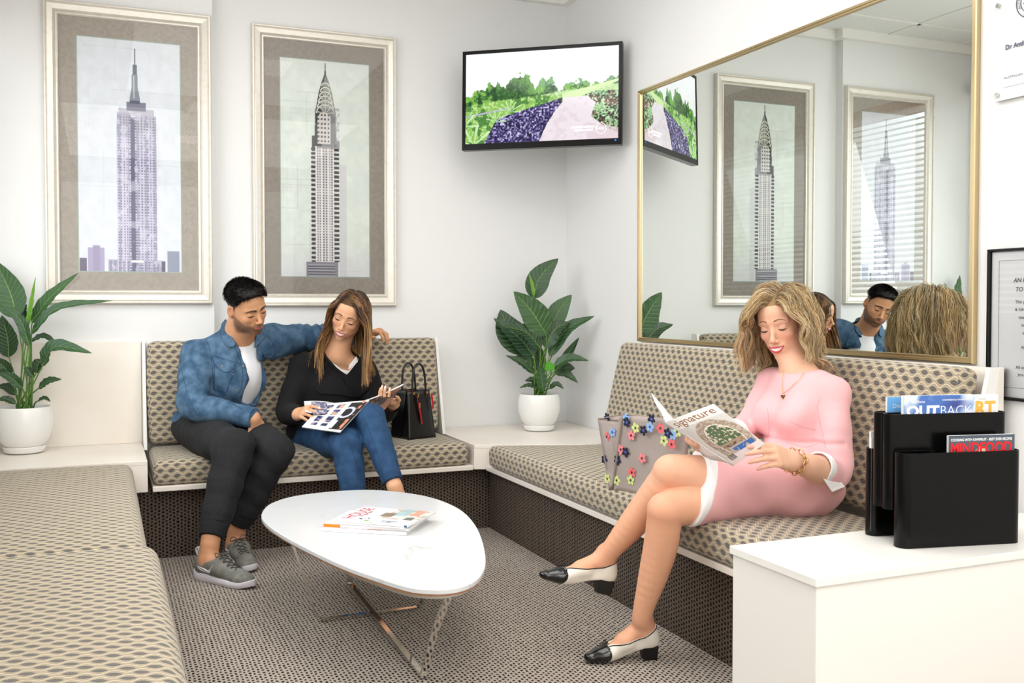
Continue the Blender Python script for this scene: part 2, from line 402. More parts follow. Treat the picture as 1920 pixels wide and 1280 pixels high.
# backrest carcass: panels behind the back cushions
MB().prism([(.19, 4.928, ZB+.001), (.19, 4.928, .895), (.19, 4.920, .895), (.19, 4.885, ZB+.001)], (1.41, 0, 0)).build('backrest_board', M_CREAM, b1)
for x in (.172, 1.602):
    MB().prism([(x, 4.925, ZS+.001), (x, 4.925, .905), (x, 4.87, .905), (x, 4.745, ZS+.001)], (.014, 0, 0)).build('end_panel', M_WHITEG, b1)
MB().prism([(2.400, 2.06, ZB+.001), (2.400, 2.06, .895), (2.385, 2.06, .895), (2.27, 2.06, ZB+.001)], (0, 2.06, 0)).build('backrest_board', M_CREAM, b2)
for y in (2.062, 4.125):
    MB().prism([(2.400, y, ZB+.001), (2.400, y, .897), (2.35, y, .897), (2.19, y, ZB+.001)], (0, .014, 0)).build('end_panel', M_WHITEG, b2)
def cream_shelf(name, label, poly, z0, z1, top, pan=None, lip=()):
    P = np.array(poly); t = thing(name, (*P.mean(0), 0), label, 'corner shelf')
    MB().prism([(x, y, z0) for x, y in poly], (0, 0, z1-.018-z0)).build('body', M_CREAM, t)
    MB().prism([(x, y, z1-.018) for x, y in poly], (0, 0, .018)).build('top_board', M_CREAM, t, bev=.002)
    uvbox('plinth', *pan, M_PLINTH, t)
    return t
cream_shelf('corner_shelf', 'low white corner shelf between the two benches, under the plant in the corner', [(1.617, 4.328), (1.69, 4.30), (2.10, 4.145), (2.415, 4.145), (2.415, 4.985), (1.617, 4.985)], .30, ZS, M_CREAM, ((1.74, 4.40, 0), (2.41, 4.98, .299)))
ls = cream_shelf('corner_shelf', 'low cream corner shelf at left, under the cut-off potted plant', [(-.565, 4.325), (.170, 4.325), (.170, 4.925), (-.565, 4.925)], .30, ZL, M_CREAM, ((-.56, 4.40, 0), (.05, 4.92, .299)))
MB().box((-.565, 4.905, ZL), (.17, 4.928, .905)).build('back_panel', M_CREAM, ls, bev=.002)

def axes(o, x, y, z):
    o, x, y, z = (np.asarray(q, float) for q in (o, x, y, z)); return lambda P: o+P[:, :1]*x+P[:, 1:2]*y+P[:, 2:]*z
def wob(a, s): return lambda P: a*np.sin(P[:, 0]*s)*np.sin(P[:, 1]*s*1.3+1)
def seat(name, label, mp, size, group, uvoff=(0, 0), r=.032, bulge=.012, uvaxes=((0, 1), (0, 2), (1, 2)), sag=None, bulge_all=0):
    c = cushion(name, M_LEAF, None, mp, size, r, bulge, bulge_all, uvaxes, uvoff, sag); tag(c, label, 'cushion', group); return c
def dent(cx, cy, sx, sy, a):
    return lambda P: -a*np.exp(-((P[:, 0]-cx)/sx)**2-((P[:, 1]-cy)/sy)**2)*(P[:, 2] > .05)
seat('seat_cushion', 'leaf patterned seat cushion under the couple on the back bench', axes((.192, 4.335, ZB+.0005), (1, 0, 0), (0, 1, 0), (0, 0, 1)), (1.405, .50, .104), 'seat cushions')
def rb(P):                               # right bench: x runs toward the corner, far end is cut at an angle
    X = 1.655+P[:, 1]; far = 4.245-(X-1.69)*.40; Y = 2.018+P[:, 0]/2.2*(far-2.018)
    return np.stack([X, Y, ZB+.0005+P[:, 2]], 1)
o = seat('seat_cushion', 'long leaf patterned seat cushion under the woman in pink', lambda P: rb(P)[:, [0, 1, 2]], (2.2, .525, .104), 'seat cushions', uvoff=(.01, .01))
cs = lambda y0, y1: (lambda P: np.stack([.115-P[:, 1], y0+P[:, 0]*(y1-y0), ZB+P[:, 2]*1.05], 1))
seat('seat_cushion', 'leaf patterned seat cushion on the left bench, the farther one beside the cream shelf', lambda P: np.stack([.112-P[:, 1], 2.80+P[:, 0], ZB+.0005+P[:, 2]], 1), (1.50, .58, .11), 'seat cushions', r=.04, bulge=.014, uvaxes=((1, 0), (2, 0), (1, 2)))
seat('seat_cushion', 'leaf patterned seat cushion filling the lower left corner of the photo', lambda P: np.stack([.135-P[:, 1], 1.15+P[:, 0], ZB+.004+P[:, 2]], 1), (1.64, .60, .118), 'seat cushions', r=.045, bulge=.018, uvaxes=((1, 0), (2, 0), (1, 2)), uvoff=(.02, .013))
# back cushions
s1 = nrm((0, .062, .49)); n1 = np.cross(s1, (1, 0, 0)); n1 = n1 if n1[1] < 0 else -n1
seat('back_cushion', 'leaf patterned backrest cushion behind the couple', axes((.200, 4.766, .438), (1, 0, 0), (0, .98, -.12), s1), (1.388, .085, .476), 'back cushions', r=.028, bulge=0, bulge_all=.012)
s2 = nrm((.115, 0, .49))
seat('back_cushion', 'long leaf patterned backrest cushion behind the woman in pink, below the mirror', lambda P: np.array((2.165, 2.10, .440))+np.stack([P[:, 1]*.97+P[:, 2]*s2[0], P[:, 0], P[:, 2]*s2[2]-P[:, 1]*.12], 1), (2.005, .090, .474), 'back cushions', r=.03, bulge=0, bulge_all=.012)
seat('back_cushion', 'leaf patterned backrest cushion on the left bench below the window', lambda P: np.stack([-.47-P[:, 1]*.9-P[:, 2]*.0, .9+P[:, 0], .435+P[:, 2]], 1), (3.38, .08, .46), 'back cushions', r=.028, bulge_all=0)

# ---- foreground cabinet
cb = thing('cabinet', (2.0, 1.86, 0), 'low white laminate cabinet in the right foreground carrying the magazine rack', 'cabinet')
cz = .486; pc = W(1370, 1022, Z=cz); pn = W(1527, 1085, Z=cz); x0 = (pc[0]+pn[0])/2-.0; y1 = pc[1]; y0 = pn[1]
MB().box((x0+.008, y0+.008, 0), (2.415, y1-.004, cz-.02)).build('body', M_WHITE, cb, bev=.0015)
MB().box((x0, y0, cz-.02), (2.417, y1, cz)).build('top_board', M_WHITE, cb, bev=.002)

# ================================================================== WALL PIECES
def rect_frame(mb, mp, x0, y0, x1, y1, prof):
    """mitred frame; prof = [(inset, height)]"""
    cs_ = [(x0, y0, 1, 1), (x1, y0, -1, 1), (x1, y1, -1, -1), (x0, y1, 1, -1)]; n = len(prof); V = []
    for cx, cy, sx, sy in cs_:
        for i, h in prof: V.append(mp(cx+sx*i, cy+sy*i, h))
    F = [(a*n+q, ((a+1) % 4)*n+q, ((a+1) % 4)*n+(q+1) % n, a*n+(q+1) % n) for a in range(4) for q in range(n)]
    return mb.add(V, F)
def quad(mb, mp, x0, y0, x1, y1, z=0): return mb.add([mp(x0, y0, z), mp(x1, y0, z), mp(x1, y1, z), mp(x0, y1, z)], [(0, 1, 2, 3)])
gm = bpy.data.materials.new('pane_glass'); gm.use_nodes = True; nt = gm.node_tree; nt.nodes.clear()
_o = nt.nodes.new('ShaderNodeOutputMaterial'); _m = nt.nodes.new('ShaderNodeMixShader'); _t = nt.nodes.new('ShaderNodeBsdfTransparent'); _g = nt.nodes.new('ShaderNodeBsdfGlossy'); _f = nt.nodes.new('ShaderNodeFresnel')
_g.inputs['Roughness'].default_value = .0; _f.inputs[0].default_value = 1.38
nt.links.new(_f.outputs[0], _m.inputs[0]); nt.links.new(_t.outputs[0], _m.inputs[1]); nt.links.new(_g.outputs[0], _m.inputs[2]); nt.links.new(_m.outputs[0], _o.inputs[0])
M_PANE = gm
def hash2(i, j, s=0):
    v = np.sin(i*127.1+j*311.7+s*74.7)*43758.5453; return v-np.floor(v)
def vnoise(x, y, s=0):
    xi, yi = np.floor(x), np.floor(y); fx, fy = x-xi, y-yi; fx = fx*fx*(3-2*fx); fy = fy*fy*(3-2*fy)
    return (hash2(xi, yi, s)*(1-fx)+hash2(xi+1, yi, s)*fx)*(1-fy)+(hash2(xi, yi+1, s)*(1-fx)+hash2(xi+1, yi+1, s)*fx)*fy
def fbm(x, y, s=0, o=4): return sum(vnoise(x*2**k, y*2**k, s+k)/2**(k+1) for k in range(o))
def put(c, m, col, a=1.0):
    m = np.clip(m, 0, 1)*a; col = np.array(col); return c*(1-m[:, None])+col*m[:, None]
H = lambda h: np.array([int(h[i:i+2], 16)/255 for i in (0, 2, 4)])
def paper(x, y, tint, s):
    n = fbm(x*14, y*14, s); c = np.outer(np.ones_like(x), H(tint))*(1+.08*(n-.5))[:, None]
    for k in range(9):                              # faint plan lines
        h = hash2(k, 3, s); g = hash2(k, 5, s); L = .12+.3*hash2(k, 8, s)
        c = put(c, ((np.abs(x-h) < .004) & (np.abs(y*1-2.2*g) < L)).astype(float), H('BFC3C4'), .35)
        c = put(c, ((np.abs(y-2.2*g) < .004) & (np.abs(x-h) < L)).astype(float), H('BFC3C4'), .35)
    return c
def tower_a(u, v):                                  # stepped tower with a mast; x 0..1, y 0..2.15
    x, y = u, v*2.15; c = paper(x, y, 'D6DAE0', 1); n = fbm(x*40, y*40, 9)
    c = put(c, (fbm(x*5, y*5, 3) > .56)*.5, H('D3D8E2'), .5)
    def blk(c, x0, x1, y1, col, a=1, y0=-1): return put(c, ((x > x0) & (x < x1) & (y < y1) & (y > y0)).astype(float), H(col), a)
    for x0, x1, h, col in ((0, .07, .12, '6A6678'), (.08, .24, .22, 'A79FBC'), (.13, .2, .24, '9C94B0'), (.86, .98, .2, '8C93A6'), (.78, .84, .1, '5B5C6C')): c = blk(c, x0, x1, h, col)
    c = blk(c, .28, .80, .11, 'A7A3B8'); c = blk(c, .37, .76, 1.30, 'BDBBCD'); c = blk(c, .37, .76, 1.40, 'B3B1C2', y0=1.30); c = blk(c, .39, .74, 1.52, 'B5B3C0', .95, 1.3)
    c = blk(c, .375, .50, 1.26, 'C6C2D4'); c = blk(c, .375, .50, 1.48, 'A7A6B6', .8, 1.26)
    c = blk(c, .505, .545, 1.44, '5A5870', .9); c = blk(c, .47, .66, 1.585, '77788A', y0=1.5); c = blk(c, .50, .60, 1.62, '555A66', y0=1.57)
    m = ((np.abs(x-.55) < .03+.02*np.clip((1.72-y)/.1, 0, 1)) & (y > 1.6) & (y < 1.84)).astype(float); c = put(c, m, H('7E8794'))
    c = blk(c, .535, .548, 1.83, 'D6D2BE', .8, 1.62); c = blk(c, .53, .572, 1.93, '5E6470', 1, 1.84); c = blk(c, .546, .556, 2.08, '4D5560', 1, 1.9)
    body = ((x > .375) & (x < .76) & (y < 1.46) & ~((x > .505) & (x < .545))).astype(float)
    win = ((np.sin(y*2*math.pi/.026) > -.1) & (np.sin((x-.375)*2*math.pi/.0290) > .2)).astype(float)
    c = put(c, body*win*(n > .32), H('62627E'), .85); c = put(c, body*(np.sin((x-.375)*2*math.pi/.0870) > .86), H('8B89A2'), .7)
    c = put(c, ((x > .28) & (x < .8) & (y < .1) & (np.sin(x*150) > .3)).astype(float), H('7C7894'), .6)
    c = put(c, ((x > .5) & (x < .62) & (np.abs(y-.095) < .012)).astype(float), H('F0EEE6'))
    c = put(c, ((fbm(x*9, y*9, 12) > .6) & (x > .3) & (x < .8) & (y < 1.5)).astype(float), H('D8D8E2'), .45)
    return srgb(np.clip(c, 0, 1))
def tower_b(u, v):                                  # slender tower with tiered crown; y 0..2.48
    x, y = u, v*2.48; c = paper(x, y, 'E2E8E2', 5); n = fbm(x*40, y*30, 4); cx = .50
    c = put(c, (fbm(x*4, y*4, 6) > .55)*.6, H('D3DED6'), .5); c = put(c, np.clip(.35-y, 0, 1)*2, H('D5D3DE'), .6)
    def blk(c, x0, x1, y1, col, a=1, y0=-1): return put(c, ((x > x0) & (x < x1) & (y < y1) & (y > y0)).astype(float), H(col), a)
    c = blk(c, .28, .64, .17, '8E8C95'); c = blk(c, .3, .60, .13, '62616C'); c = put(c, ((y < .15) & (x > .3) & (x < .6) & (np.sin(y*200) > .2)).astype(float), H('C5C3CC'), .8)
    c = blk(c, .66, .74, 1.3, 'CFCBD3', .6); c = blk(c, .345, .62, 1.50, 'D9D6D6', y0=.17)
    st = ((y > .17) & (y < 1.5)).astype(float)
    for x0, x1 in ((.335, .385), (.595, .655)):
        c = put(c, st*((x > x0) & (x < x1) & (np.sin(y*2*math.pi/.052) > -.25)), H('3F3E42'))
    c = put(c, st*((x > .40) & (x < .60) & (np.sin(y*2*math.pi/.03) > -.2) & (np.sin((x-.40)*2*math.pi/.033) > 0)), H('5A595E'), .9)
    for xx in (.395, .45, .53, .585): c = blk(c, xx-.008, xx+.012, 1.5, 'EFEDEC', .8, .17)
    c = blk(c, .40, .66, 1.58, 'A9A6A9', y0=1.48); c = blk(c, .345, .38, 1.62, '4A494D', y0=1.44)
    wv = np.interp(y, [1.5, 1.9, 2.12, 2.26, 2.33, 2.46], [.125, .115, .075, .035, .010, .003])
    t = ((np.abs(x-cx-.0) < wv) & (y > 1.5) & (y < 2.46)).astype(float); c = put(c, t, H('8B8C8E')); c = put(c, t*(x < cx-wv*.35), H('3B3D40'))
    wp = ((np.abs(x-.475-.01) < .075) & (y > 1.53) & (y < 1.82)) | (((x-.485)**2+((y-1.82))**2) < .075**2); c = put(c, wp.astype(float), H('DDD9D6'))
    c = put(c, (wp & (np.sin(y*2*math.pi/.05) > .1) & (np.sin((x-.41)*2*math.pi/.038) > 0)).astype(float), H('4A4A4F'), .9)
    for k in range(6):
        yy = 1.88+k*.062; r = np.interp(yy, [1.88, 2.2], [.1, .04]); d = np.hypot(x-cx, (y-yy)*1.0); c = put(c, ((np.abs(d-r) < .006) & (y > yy) & (t > 0)).astype(float), H('E6E9D8'))
        c = put(c, ((d < r-.008) & (y > yy) & (np.sin(np.arctan2(y-yy, x-cx)*9) > .5) & (t > 0)).astype(float), H('CED0BE'), .8)
    c = put(c, ((x > .58) & (x < .66) & (y > 1.5) & (y < 1.95) & (n > .5)).astype(float), H('A5A4AC'), .6)
    c = blk(c, .497, .504, 2.46, '3B4540', 1, 2.3)
    return srgb(np.clip(c, 0, 1))
M_FRAME = mat('champagne_frame', 'DCD6CC', .33, .35, noise=(40, 'CFC6B8', .5, .9), bump=(120, .1, .0006))
M_MAT = mat('taupe_mat_board', 'A39B91', .9, noise=(60, '9A9288', .4, .6))
M_PRINT = mat('print_ink', 'FFFFFF', .7, vcol='Col')
def picture(label, x0, x1, z0, z1, yb, art, ar):
    t = thing('framed_picture', ((x0+x1)/2, yb, z0), label, 'picture', None)
    mp = frame_map((x0, yb-.001, z0), (1, 0, 0), (0, 0, 1)); w, h = x1-x0, z1-z0
    mp = (lambda X, Y, Z=0, o=np.array((x0, yb-.001, z0)): o+np.multiply.outer(X, (1., 0, 0))+np.multiply.outer(Y, (0, 0, 1.))+np.multiply.outer(Z, (0, -1., 0)))
    rect_frame(MB(), mp, 0, 0, w, h, [(0, 0), (0, .026), (.004, .032), (.010, .032), (.013, .026), (.018, .028), (.040, .024), (.050, .014), (.052, .018), (.058, .018), (.062, .010), (.062, 0)]).build('frame', M_FRAME, t)
    fm = .060; quad(MB(), mp, fm, fm, w-fm, h-fm, .006).build('mat_board', M_MAT, t)
    a0, b0 = .141, .150
    rect_frame(MB(), mp, a0-.004, b0-.004, w-a0+.004, h-b0+.004, [(0, .0062), (0, .0072), (.004, .0072), (.004, .0062)]).build('mat_bevel', mat('bevel_line', '9FB0A6', .5), t)
    fn = lambda u, v: mp(a0+u*(w-2*a0), b0+v*(h-2*b0), np.full(len(u), .0070))
    sheet('print', fn, 190, 420, M_PRINT, t, col=art)
    quad(MB(), mp, fm, fm, w-fm, h-fm, .009).build('glass', M_PANE, t)
picture('tall silver-framed print of a stepped skyscraper with a mast, left one of the two', -.232, .494, 1.082, 2.452, YP, tower_a, 2.15)
picture('tall silver-framed print of a slender skyscraper with tiered spire, right one of the two', .692, 1.424, 1.070, 2.458, YB, tower_b, 2.48)

# ---- mirror
mr = thing('wall_mirror', (XR, 3.165, .9), 'large brass-edged wall mirror above the right bench', 'mirror')
mpR = lambda X, Y, Z=0, o=np.array((XR-.001, 4.165, .900)): o+np.multiply.outer(X, (0, -1., 0))+np.multiply.outer(Y, (0, 0, 1.))+np.multiply.outer(Z, (-1., 0, 0))
rect_frame(MB(), mpR, 0, 0, 1.992, 1.208, [(0, 0), (0, .016), (.003, .019), (.010, .019), (.012, .016), (.018, .016), (.020, .012), (.020, 0)]).build('brass_frame', M_GOLD, mr)
quad(MB(), mpR, .018, .018, 1.974, 1.190, .008).build('mirror_glass', M_MIRROR, mr)

# ---- notice and plaque on the right wall
def wallmap(y, z): return lambda X, Y, Z=0, o=np.array((XR-.001, y, z)): o+np.multiply.outer(X, (0, -1., 0))+np.multiply.outer(Y, (0, 0, 1.))+np.multiply.outer(Z, (-1., 0, 0))
nf = thing('framed_notice', (XR, 1.93, .80), 'black-framed patient notice on the wall right of the mirror', 'framed notice')
mp = wallmap(2.128, .803); w, h = .37, .437
rect_frame(MB(), mp, 0, 0, w, h, [(0, 0), (0, .014), (.002, .016), (.007, .016), (.009, .012), (.009, 0)]).build('frame', M_BLACKG, nf)
quad(MB(), mp, .008, .008, w-.008, h-.008, .004).build('backing', mat('notice_paper', 'F3F3F3', .7), nf)
rect_frame(MB(), mp, .034, .036, w-.034, h-.034, [(0, .0045), (0, .0048), (.0012, .0048), (.0012, .0045)]).build('border_line', mat('grey_ink', '8A8A8A', .7), nf)
tx = MB(); tl = ['AN IMPORTANT NOTICE', 'TO ALL OUR PATIENTS']
for i, s in enumerate(tl): text_on(tx, s, mp, w/2, h-.098-i*.026, h=.0125, center=True, bold=.005, shear=.2, lift=.005)
body = [(.158, 'This practice has adopted the ADA'), (.180, '& NH&MRC guidelines on infection'), (.202, 'sterilization. All non disposable'), (.224, 'instruments are bagged and'), (.246, 'are sterilized by autoclave'), (.288, 'All handpieces are sterilized'), (.308, 'before each use'), (.345, 'All staff wear gloves and masks so'), (.365, 'you may be assured of safety in'), (.385, 'all dental procedures')]
for y, s in body: text_on(tx, s, mp, w/2, h-y-.0, h=.0092, center=True, lift=.005)
tx.build('lettering', mat('dark_grey_ink', '4A4A4E', .7), nf)
quad(MB(), mp, .008, .008, w-.008, h-.008, .007).build('glass', M_PANE, nf)
pq = thing('acrylic_plaque', (XR, 1.96, 1.66), 'clear acrylic name plaque high on the wall right of the mirror', 'plaque')
mp = wallmap(2.112, 1.668); w, h = .30, .305
MB().box((XR-.012, 2.112-w, 1.668), (XR-.008, 2.112, 1.668+h)).build('panel', mat('frosted_acrylic', 'DFE4E4', .25, noise=(2, 'D5DADB', .4, .6), alpha=.6), pq, bev=.001)
for x, y in ((.012, .018), (w-.012, .018), (.012, h-.03), (w-.012, h-.03)):
    p = mp(x, y, 0); MB().tube([p, p+np.array((-.018, 0, 0))], .0065, 16).build('standoff', M_CHROME, pq, smooth=False)
tx = MB(); text_on(tx, 'Dr Anthony', mp, .038, .142, h=.0135, bold=.02, lift=.0135)
c0 = np.array((.118, .262))
for R, rr in ((.046, .0012), (.032, .0009), (.014, .001)):
    t = np.linspace(0, 2*math.pi, 60); tx.tube([mp(c0[0]+R*math.cos(q), c0[1]+R*math.sin(q), .0125) for q in t], rr, 5)
for i, ch in enumerate('AUSTRALIAN DENTAL ASSOCIATION '):
    if ch == ' ': continue
    a = math.radians(200-i*11.3); R = .0345; uu = (math.sin(a), -math.cos(a)); vv = (math.cos(a), math.sin(a))
    m2 = lambda X, Y, Z=0: mp(c0[0]+R*math.cos(a)+X*uu[0]+Y*vv[0], c0[1]+R*math.sin(a)+X*uu[1]+Y*vv[1], Z)
    text_on(tx, ch, m2, 0, 0, h=.0075, center=True, lift=.0128)
for k in range(9):
    a = k*2*math.pi/9; tx.tube([mp(c0[0]+.006*math.cos(a), c0[1]+.006*math.sin(a), .0125), mp(c0[0]+.024*math.cos(a+.5), c0[1]+.024*math.sin(a+.5), .0125)], .0009, 4)
tx.build('lettering', mat('indigo_ink', '4C4A66', .6), pq)
quad(MB(), mp, .030, .036, w-.05, .088, .0128).build('name_strip', mat('white_strip', 'F6F6F6', .5), pq)
tx = MB(); text_on(tx, 'MEMBER', mp, .14, .074, h=.008, lift=.0135, center=True); text_on(tx, 'AUSTRALIAN DENTAL ASSOCIATION', mp, .034, .058, h=.0075, lift=.0135); text_on(tx, 'INSW BRANCH', mp, .14, .043, h=.007, center=True, lift=.0135)
tx.build('strip_lettering', mat('indigo_ink', '4C4A66', .6), pq)

# ---- television
TL, TRr = W(866, 97, d=5.0), W(1166, 77, d=4.79); BLc, BRc = W(866, 282, d=5.0), W(1165, 270, d=4.79)
tu = (TRr-TL+BRc-BLc)/2; tv = (TL-BLc+TRr-BRc)/2; tw, thh = np.linalg.norm(tu), np.linalg.norm(tv); tu = nrm(tu); tn = nrm(np.cross(tu, tv)); tv = np.cross(tn, tu)
TO = BLc; mpT = lambda X, Y, Z=0: TO+np.multiply.outer(X, tu)+np.multiply.outer(Y, tv)+np.multiply.outer(Z, tn)
tvt = thing('television', tuple(mpT(tw/2, 0, -.02)), 'flat black television showing a garden path, mounted across the corner', 'television')
rect_frame(MB(), mpT, 0, 0, tw, thh, [(0, -.04), (0, .0), (.002, .002), (.016, .002), (.018, -.003), (.018, -.04)]).build('bezel', M_BLACKG, tvt)
k_ = MB(); k_.add([mpT(x, y, z) for z in (-.04, -.038) for x, y in ((.0, .0), (tw, 0), (tw, thh), (0, thh))], [(0, 3, 2, 1), (4, 5, 6, 7)])
k_.add([mpT(x, y, z) for z, q in ((-.055, .12), (-.04, .06)) for x, y in ((q, q), (tw-q, q), (tw-q, thh-q), (q, thh-q))], [(0, 3, 2, 1), (0, 1, 5, 4), (1, 2, 6, 5), (2, 3, 7, 6), (3, 0, 4, 7)]); k_.build('back_shell', M_BLACK, tvt)
def garden(u, v):
    x, y = u*1.75, v; n = fbm(x*18, y*18, 2, 4); f = fbm(x*60, y*60, 8, 3)
    c = np.ones((len(x), 3))*H('FCFDFF')
    hill = .55+.06*np.sin(x*3.1)+.10*(x > 1.1)*(x-1.1)*3; top = hill+.16*np.clip(1-((x-.64)/.17)**2, 0, 1)**.5+.13*np.clip(1-((x-.95)/.13)**2, 0, 1)**.5+.07*np.clip(1-((x-.25)/.16)**2, 0, 1)**.5+.09*np.clip(1-((x-1.25)/.16)**2, 0, 1)**.5+.06*(fbm(x*9, x*0+3, 5)-.5)*2
    tree = np.clip((top+.09*(n-.5)*2-y)/.012, 0, 1); c = put(c, tree, H('3F7A35'))
    c = put(c, tree*(n > .5), H('78B848')); c = put(c, tree*(f > .58), H('C9E88C'), .7); c = put(c, tree*(n < .36), H('1F4A2A'), .9)
    c = put(c, tree*np.exp(-((x-.55)/.18)**2-((y-.55)/.14)**2)*1.6, H('1F4A24'), .75); c = put(c, tree*(f > .55)*np.exp(-((x-.6)/.2)**2), H('5E9C44'), .7)
    c = put(c, tree*(x > .8)*(y > .6), H('7FAE9A'), .45)
    mid = np.clip((.43+.10*x-.0*y+.03*(n-.5)-y)/.012, 0, 1); c = put(c, mid, H('8FC65A')); c = put(c, mid*(f > .52), H('D5EFA8'), .8); c = put(c, mid*(n < .4), H('3F7A38'), .8)
    c = put(c, mid*((x > .9) & (y > .5)), H('DDF2C8'), .6)
    edge = .33+.07*x+.02*(x*3); wall = (np.abs(y-(.30+.16*x)) < .010) & (x < .5); c = put(c, wall.astype(float), H('B7BCC8'))
    l = .32+(.46-y)*-.2; bed = ((y < .44-(1.02-x)*.26+.02*(n-.5)) & (x > .22+ (y*.55)) & (x < 1.12)).astype(float)
    c = put(c, bed, H('4A3F7A')); c = put(c, bed*(f > .5), H('8E86BE')); c = put(c, bed*(f > .62), H('E0DCF2')); c = put(c, bed*(f < .38), H('1D1840'))
    pl = np.interp(y, [0, .15, .3, .42, .5], [.86, .93, 1.02, 1.13, 1.13]); pr = np.interp(y, [0, .12, .25, .4, .47, .5], [1.9, 1.62, 1.45, 1.50, 1.42, 1.30])
    path = ((x > pl+.02*(n-.5)) & (x < pr+.03*(n-.5)) & (y < .475)).astype(float); c = put(c, path, H('F2E8EE')); c = put(c, path*(n > .6), H('E4D2DC'), .5)
    rt = ((x > pr) & (y < .52) & (x > 1.3)).astype(float); c = put(c, rt, H('7A5A4A')); c = put(c, rt*(n > .48), H('8FC08A')); c = put(c, rt*(f > .6), H('E3F0D0')); c = put(c, rt*(f < .36), H('352A28'))
    c = put(c, ((y < .18-(x-1.45)*.2) & (x > 1.4)).astype(float), H('E9D6DC'), .8)
    lawn = ((y > .47) & (y < .50+(x-1.1)*.22) & (x > 1.12) & (y > .46+(x-1.3)*.35)).astype(float); c = put(c, lawn, H('DDF2B4'))
    for ax, ay, R, k in ((.52, .34, .13, 13), (.10, -.02, .24, 9), (.36, .24, .12, 11), (1.56, .32, .09, 12), (.0, .2, .16, 7)):
        a = np.arctan2(y-ay, x-ax); r = np.hypot(x-ax, y-ay); sp = (np.cos(a*k) > .25+.6*r/R) & (r < R) & (y > ay-.01); c = put(c, sp.astype(float), H('A9E08E')); c = put(c, (sp & (np.cos(a*k) > .8)).astype(float), H('E4F7C8'), .7)
    return srgb(np.clip(c, 0, 1))
sm = mat('screen_glow', '050505', .08, vcol='Col', emit='vcol', estr=1.12); sm.node_tree.links.remove(sm.node_tree.nodes['Principled BSDF'].inputs['Base Color'].links[0])
sheet('screen', lambda u, v: mpT(.018+u*(tw-.036), .030+v*(thh-.046), np.full(len(u), -.002)), 400, 230, sm, tvt, col=garden)
MB().add([mpT(x, y, .0) for x, y in ((.018, .016), (tw-.018, .016), (tw-.018, .031), (.018, .031))], [(0, 1, 2, 3)]).build('lower_bezel', M_BLACKG, tvt)
MB().add([mpT(x, y, .0026) for x, y in ((tw-.034, .018), (tw-.026, .018), (tw-.026, .023), (tw-.034, .023))], [(0, 1, 2, 3)]).build('power_light', mat('blue_led', '2060FF', .4, emit='3070FF', estr=2), tvt)
tx = MB(); text_on(tx, 'BEAUTIFUL GARDENS', mpT, .565, .088, h=.0085, bold=.03, lift=.0005); text_on(tx, 'MAKE A WISH', mpT, .585, .072, h=.010, bold=.03, lift=.0005)
tx.tube([mpT(.715+.026*math.cos(q), .082+.026*math.sin(q), .0003) for q in np.linspace(0, 6.283, 40)], .0009, 4); text_on(tx, 'Corp', mpT, .692, .078, h=.013, lift=.0005)
tx.build('caption', mat('screen_white', 'FFFFFF', .3, emit='FFFFFF', estr=.9), tvt)
ar = MB(); pc = mpT(tw/2, thh/2, -.055); wc = np.array((XR-.02, YB-.02, pc[2])); ar.tube([pc, pc-tn*.08, (pc-tn*.08)*.4+wc*.6, wc], .016, 8); ar.box((XR-.10, YB-.02, pc[2]-.1), (XR-.01, YB-.001, pc[2]+.1)); ar.build('wall_arm', M_BLACK, tvt)
# ================================================================== COFFEE TABLE
TZ = .335
out = [(490, 965), (505, 945), (545, 931), (600, 923), (650, 919), (700, 918), (750, 922), (800, 930), (840, 943), (870, 960), (892, 985), (905, 1015), (911, 1050), (904, 1075), (885, 1092), (855, 1102), (815, 1105), (765, 1100), (700, 1080), (640, 1058), (580, 1030), (530, 1003), (500, 982)]
P = [W(x, y, Z=TZ) for x, y in out]; P.append(P[0]); sp = np.array(spline([P[-2]]+P+[P[1]], 6))[6:-6]
cen = sp.mean(0); cen[2] = 0
ct = thing('coffee_table', tuple(cen), 'pebble-shaped white marble coffee table on crossed chrome bars', 'table')
def slab(z0, z1, inset, name, m, bev=0, tb=False):
    n = len(sp); d = sp-cen; q = cen+d*(1-inset/np.linalg.norm(d[:, :2], axis=1))[:, None]
    mb = MB(); lo = [(x, y, z0) for x, y, _ in q]; hi = [(x, y, z1) for x, y, _ in q]
    mb.add(lo+hi, [tuple(range(n))[::-1], tuple(range(n, 2*n))]+[(i, (i+1) % n, n+(i+1) % n, n+i) for i in range(n)]); return mb.build(name, m, ct, bev=bev)
mm, nt, b, u, v, tc = start('white_marble', False)
n1 = noise_s(nt, tc, 2.2, 8, 'Object'); n2 = noise_s(nt, tc, 5, 4, 'Object')
vein = (((n1-.5).ab())*-1.0+.012).step(0, .012)*n2.step(.45, .7)
c_ = mixc(nt, vein, 'E3E4E5', 'BDBCBB'); c_ = mixc(nt, n2.step(.5, .8)*.4, c_, 'D8D8D8'); finish(nt, b, c_, .16); b.inputs['Specular IOR Level'].default_value = .5
slab(TZ-.014, TZ, 0, 'marble_top', mm, bev=.0025)
slab(TZ-.020, TZ-.014, .006, 'timber_edge', mat('beech_edge', 'B98A66', .5, noise=(30, 'A27450', .4, .7)))
slab(TZ-.034, TZ-.020, .035, 'under_frame', mat('under_frame', 'D9D6D0', .4, .2))
def bar(pts, name, wdir):
    V, F = tube(spline(pts, 8), 1, 4, True, (wdir, .010, .004)); o = obj(name, V, F, M_CHROME, ct, False); return o
zf = .006; zt = TZ-.034
u1 = [(.575, 3.31, zt), (.625, 3.31, .15), (.655, 3.31, .045), (.672, 3.31, .014), (.70, 3.31, zf), (.85, 3.31, zf), (1.00, 3.31, zf), (1.028, 3.31, .014), (1.045, 3.31, .045), (1.06, 3.31, .15), (1.085, 3.31, zt)]
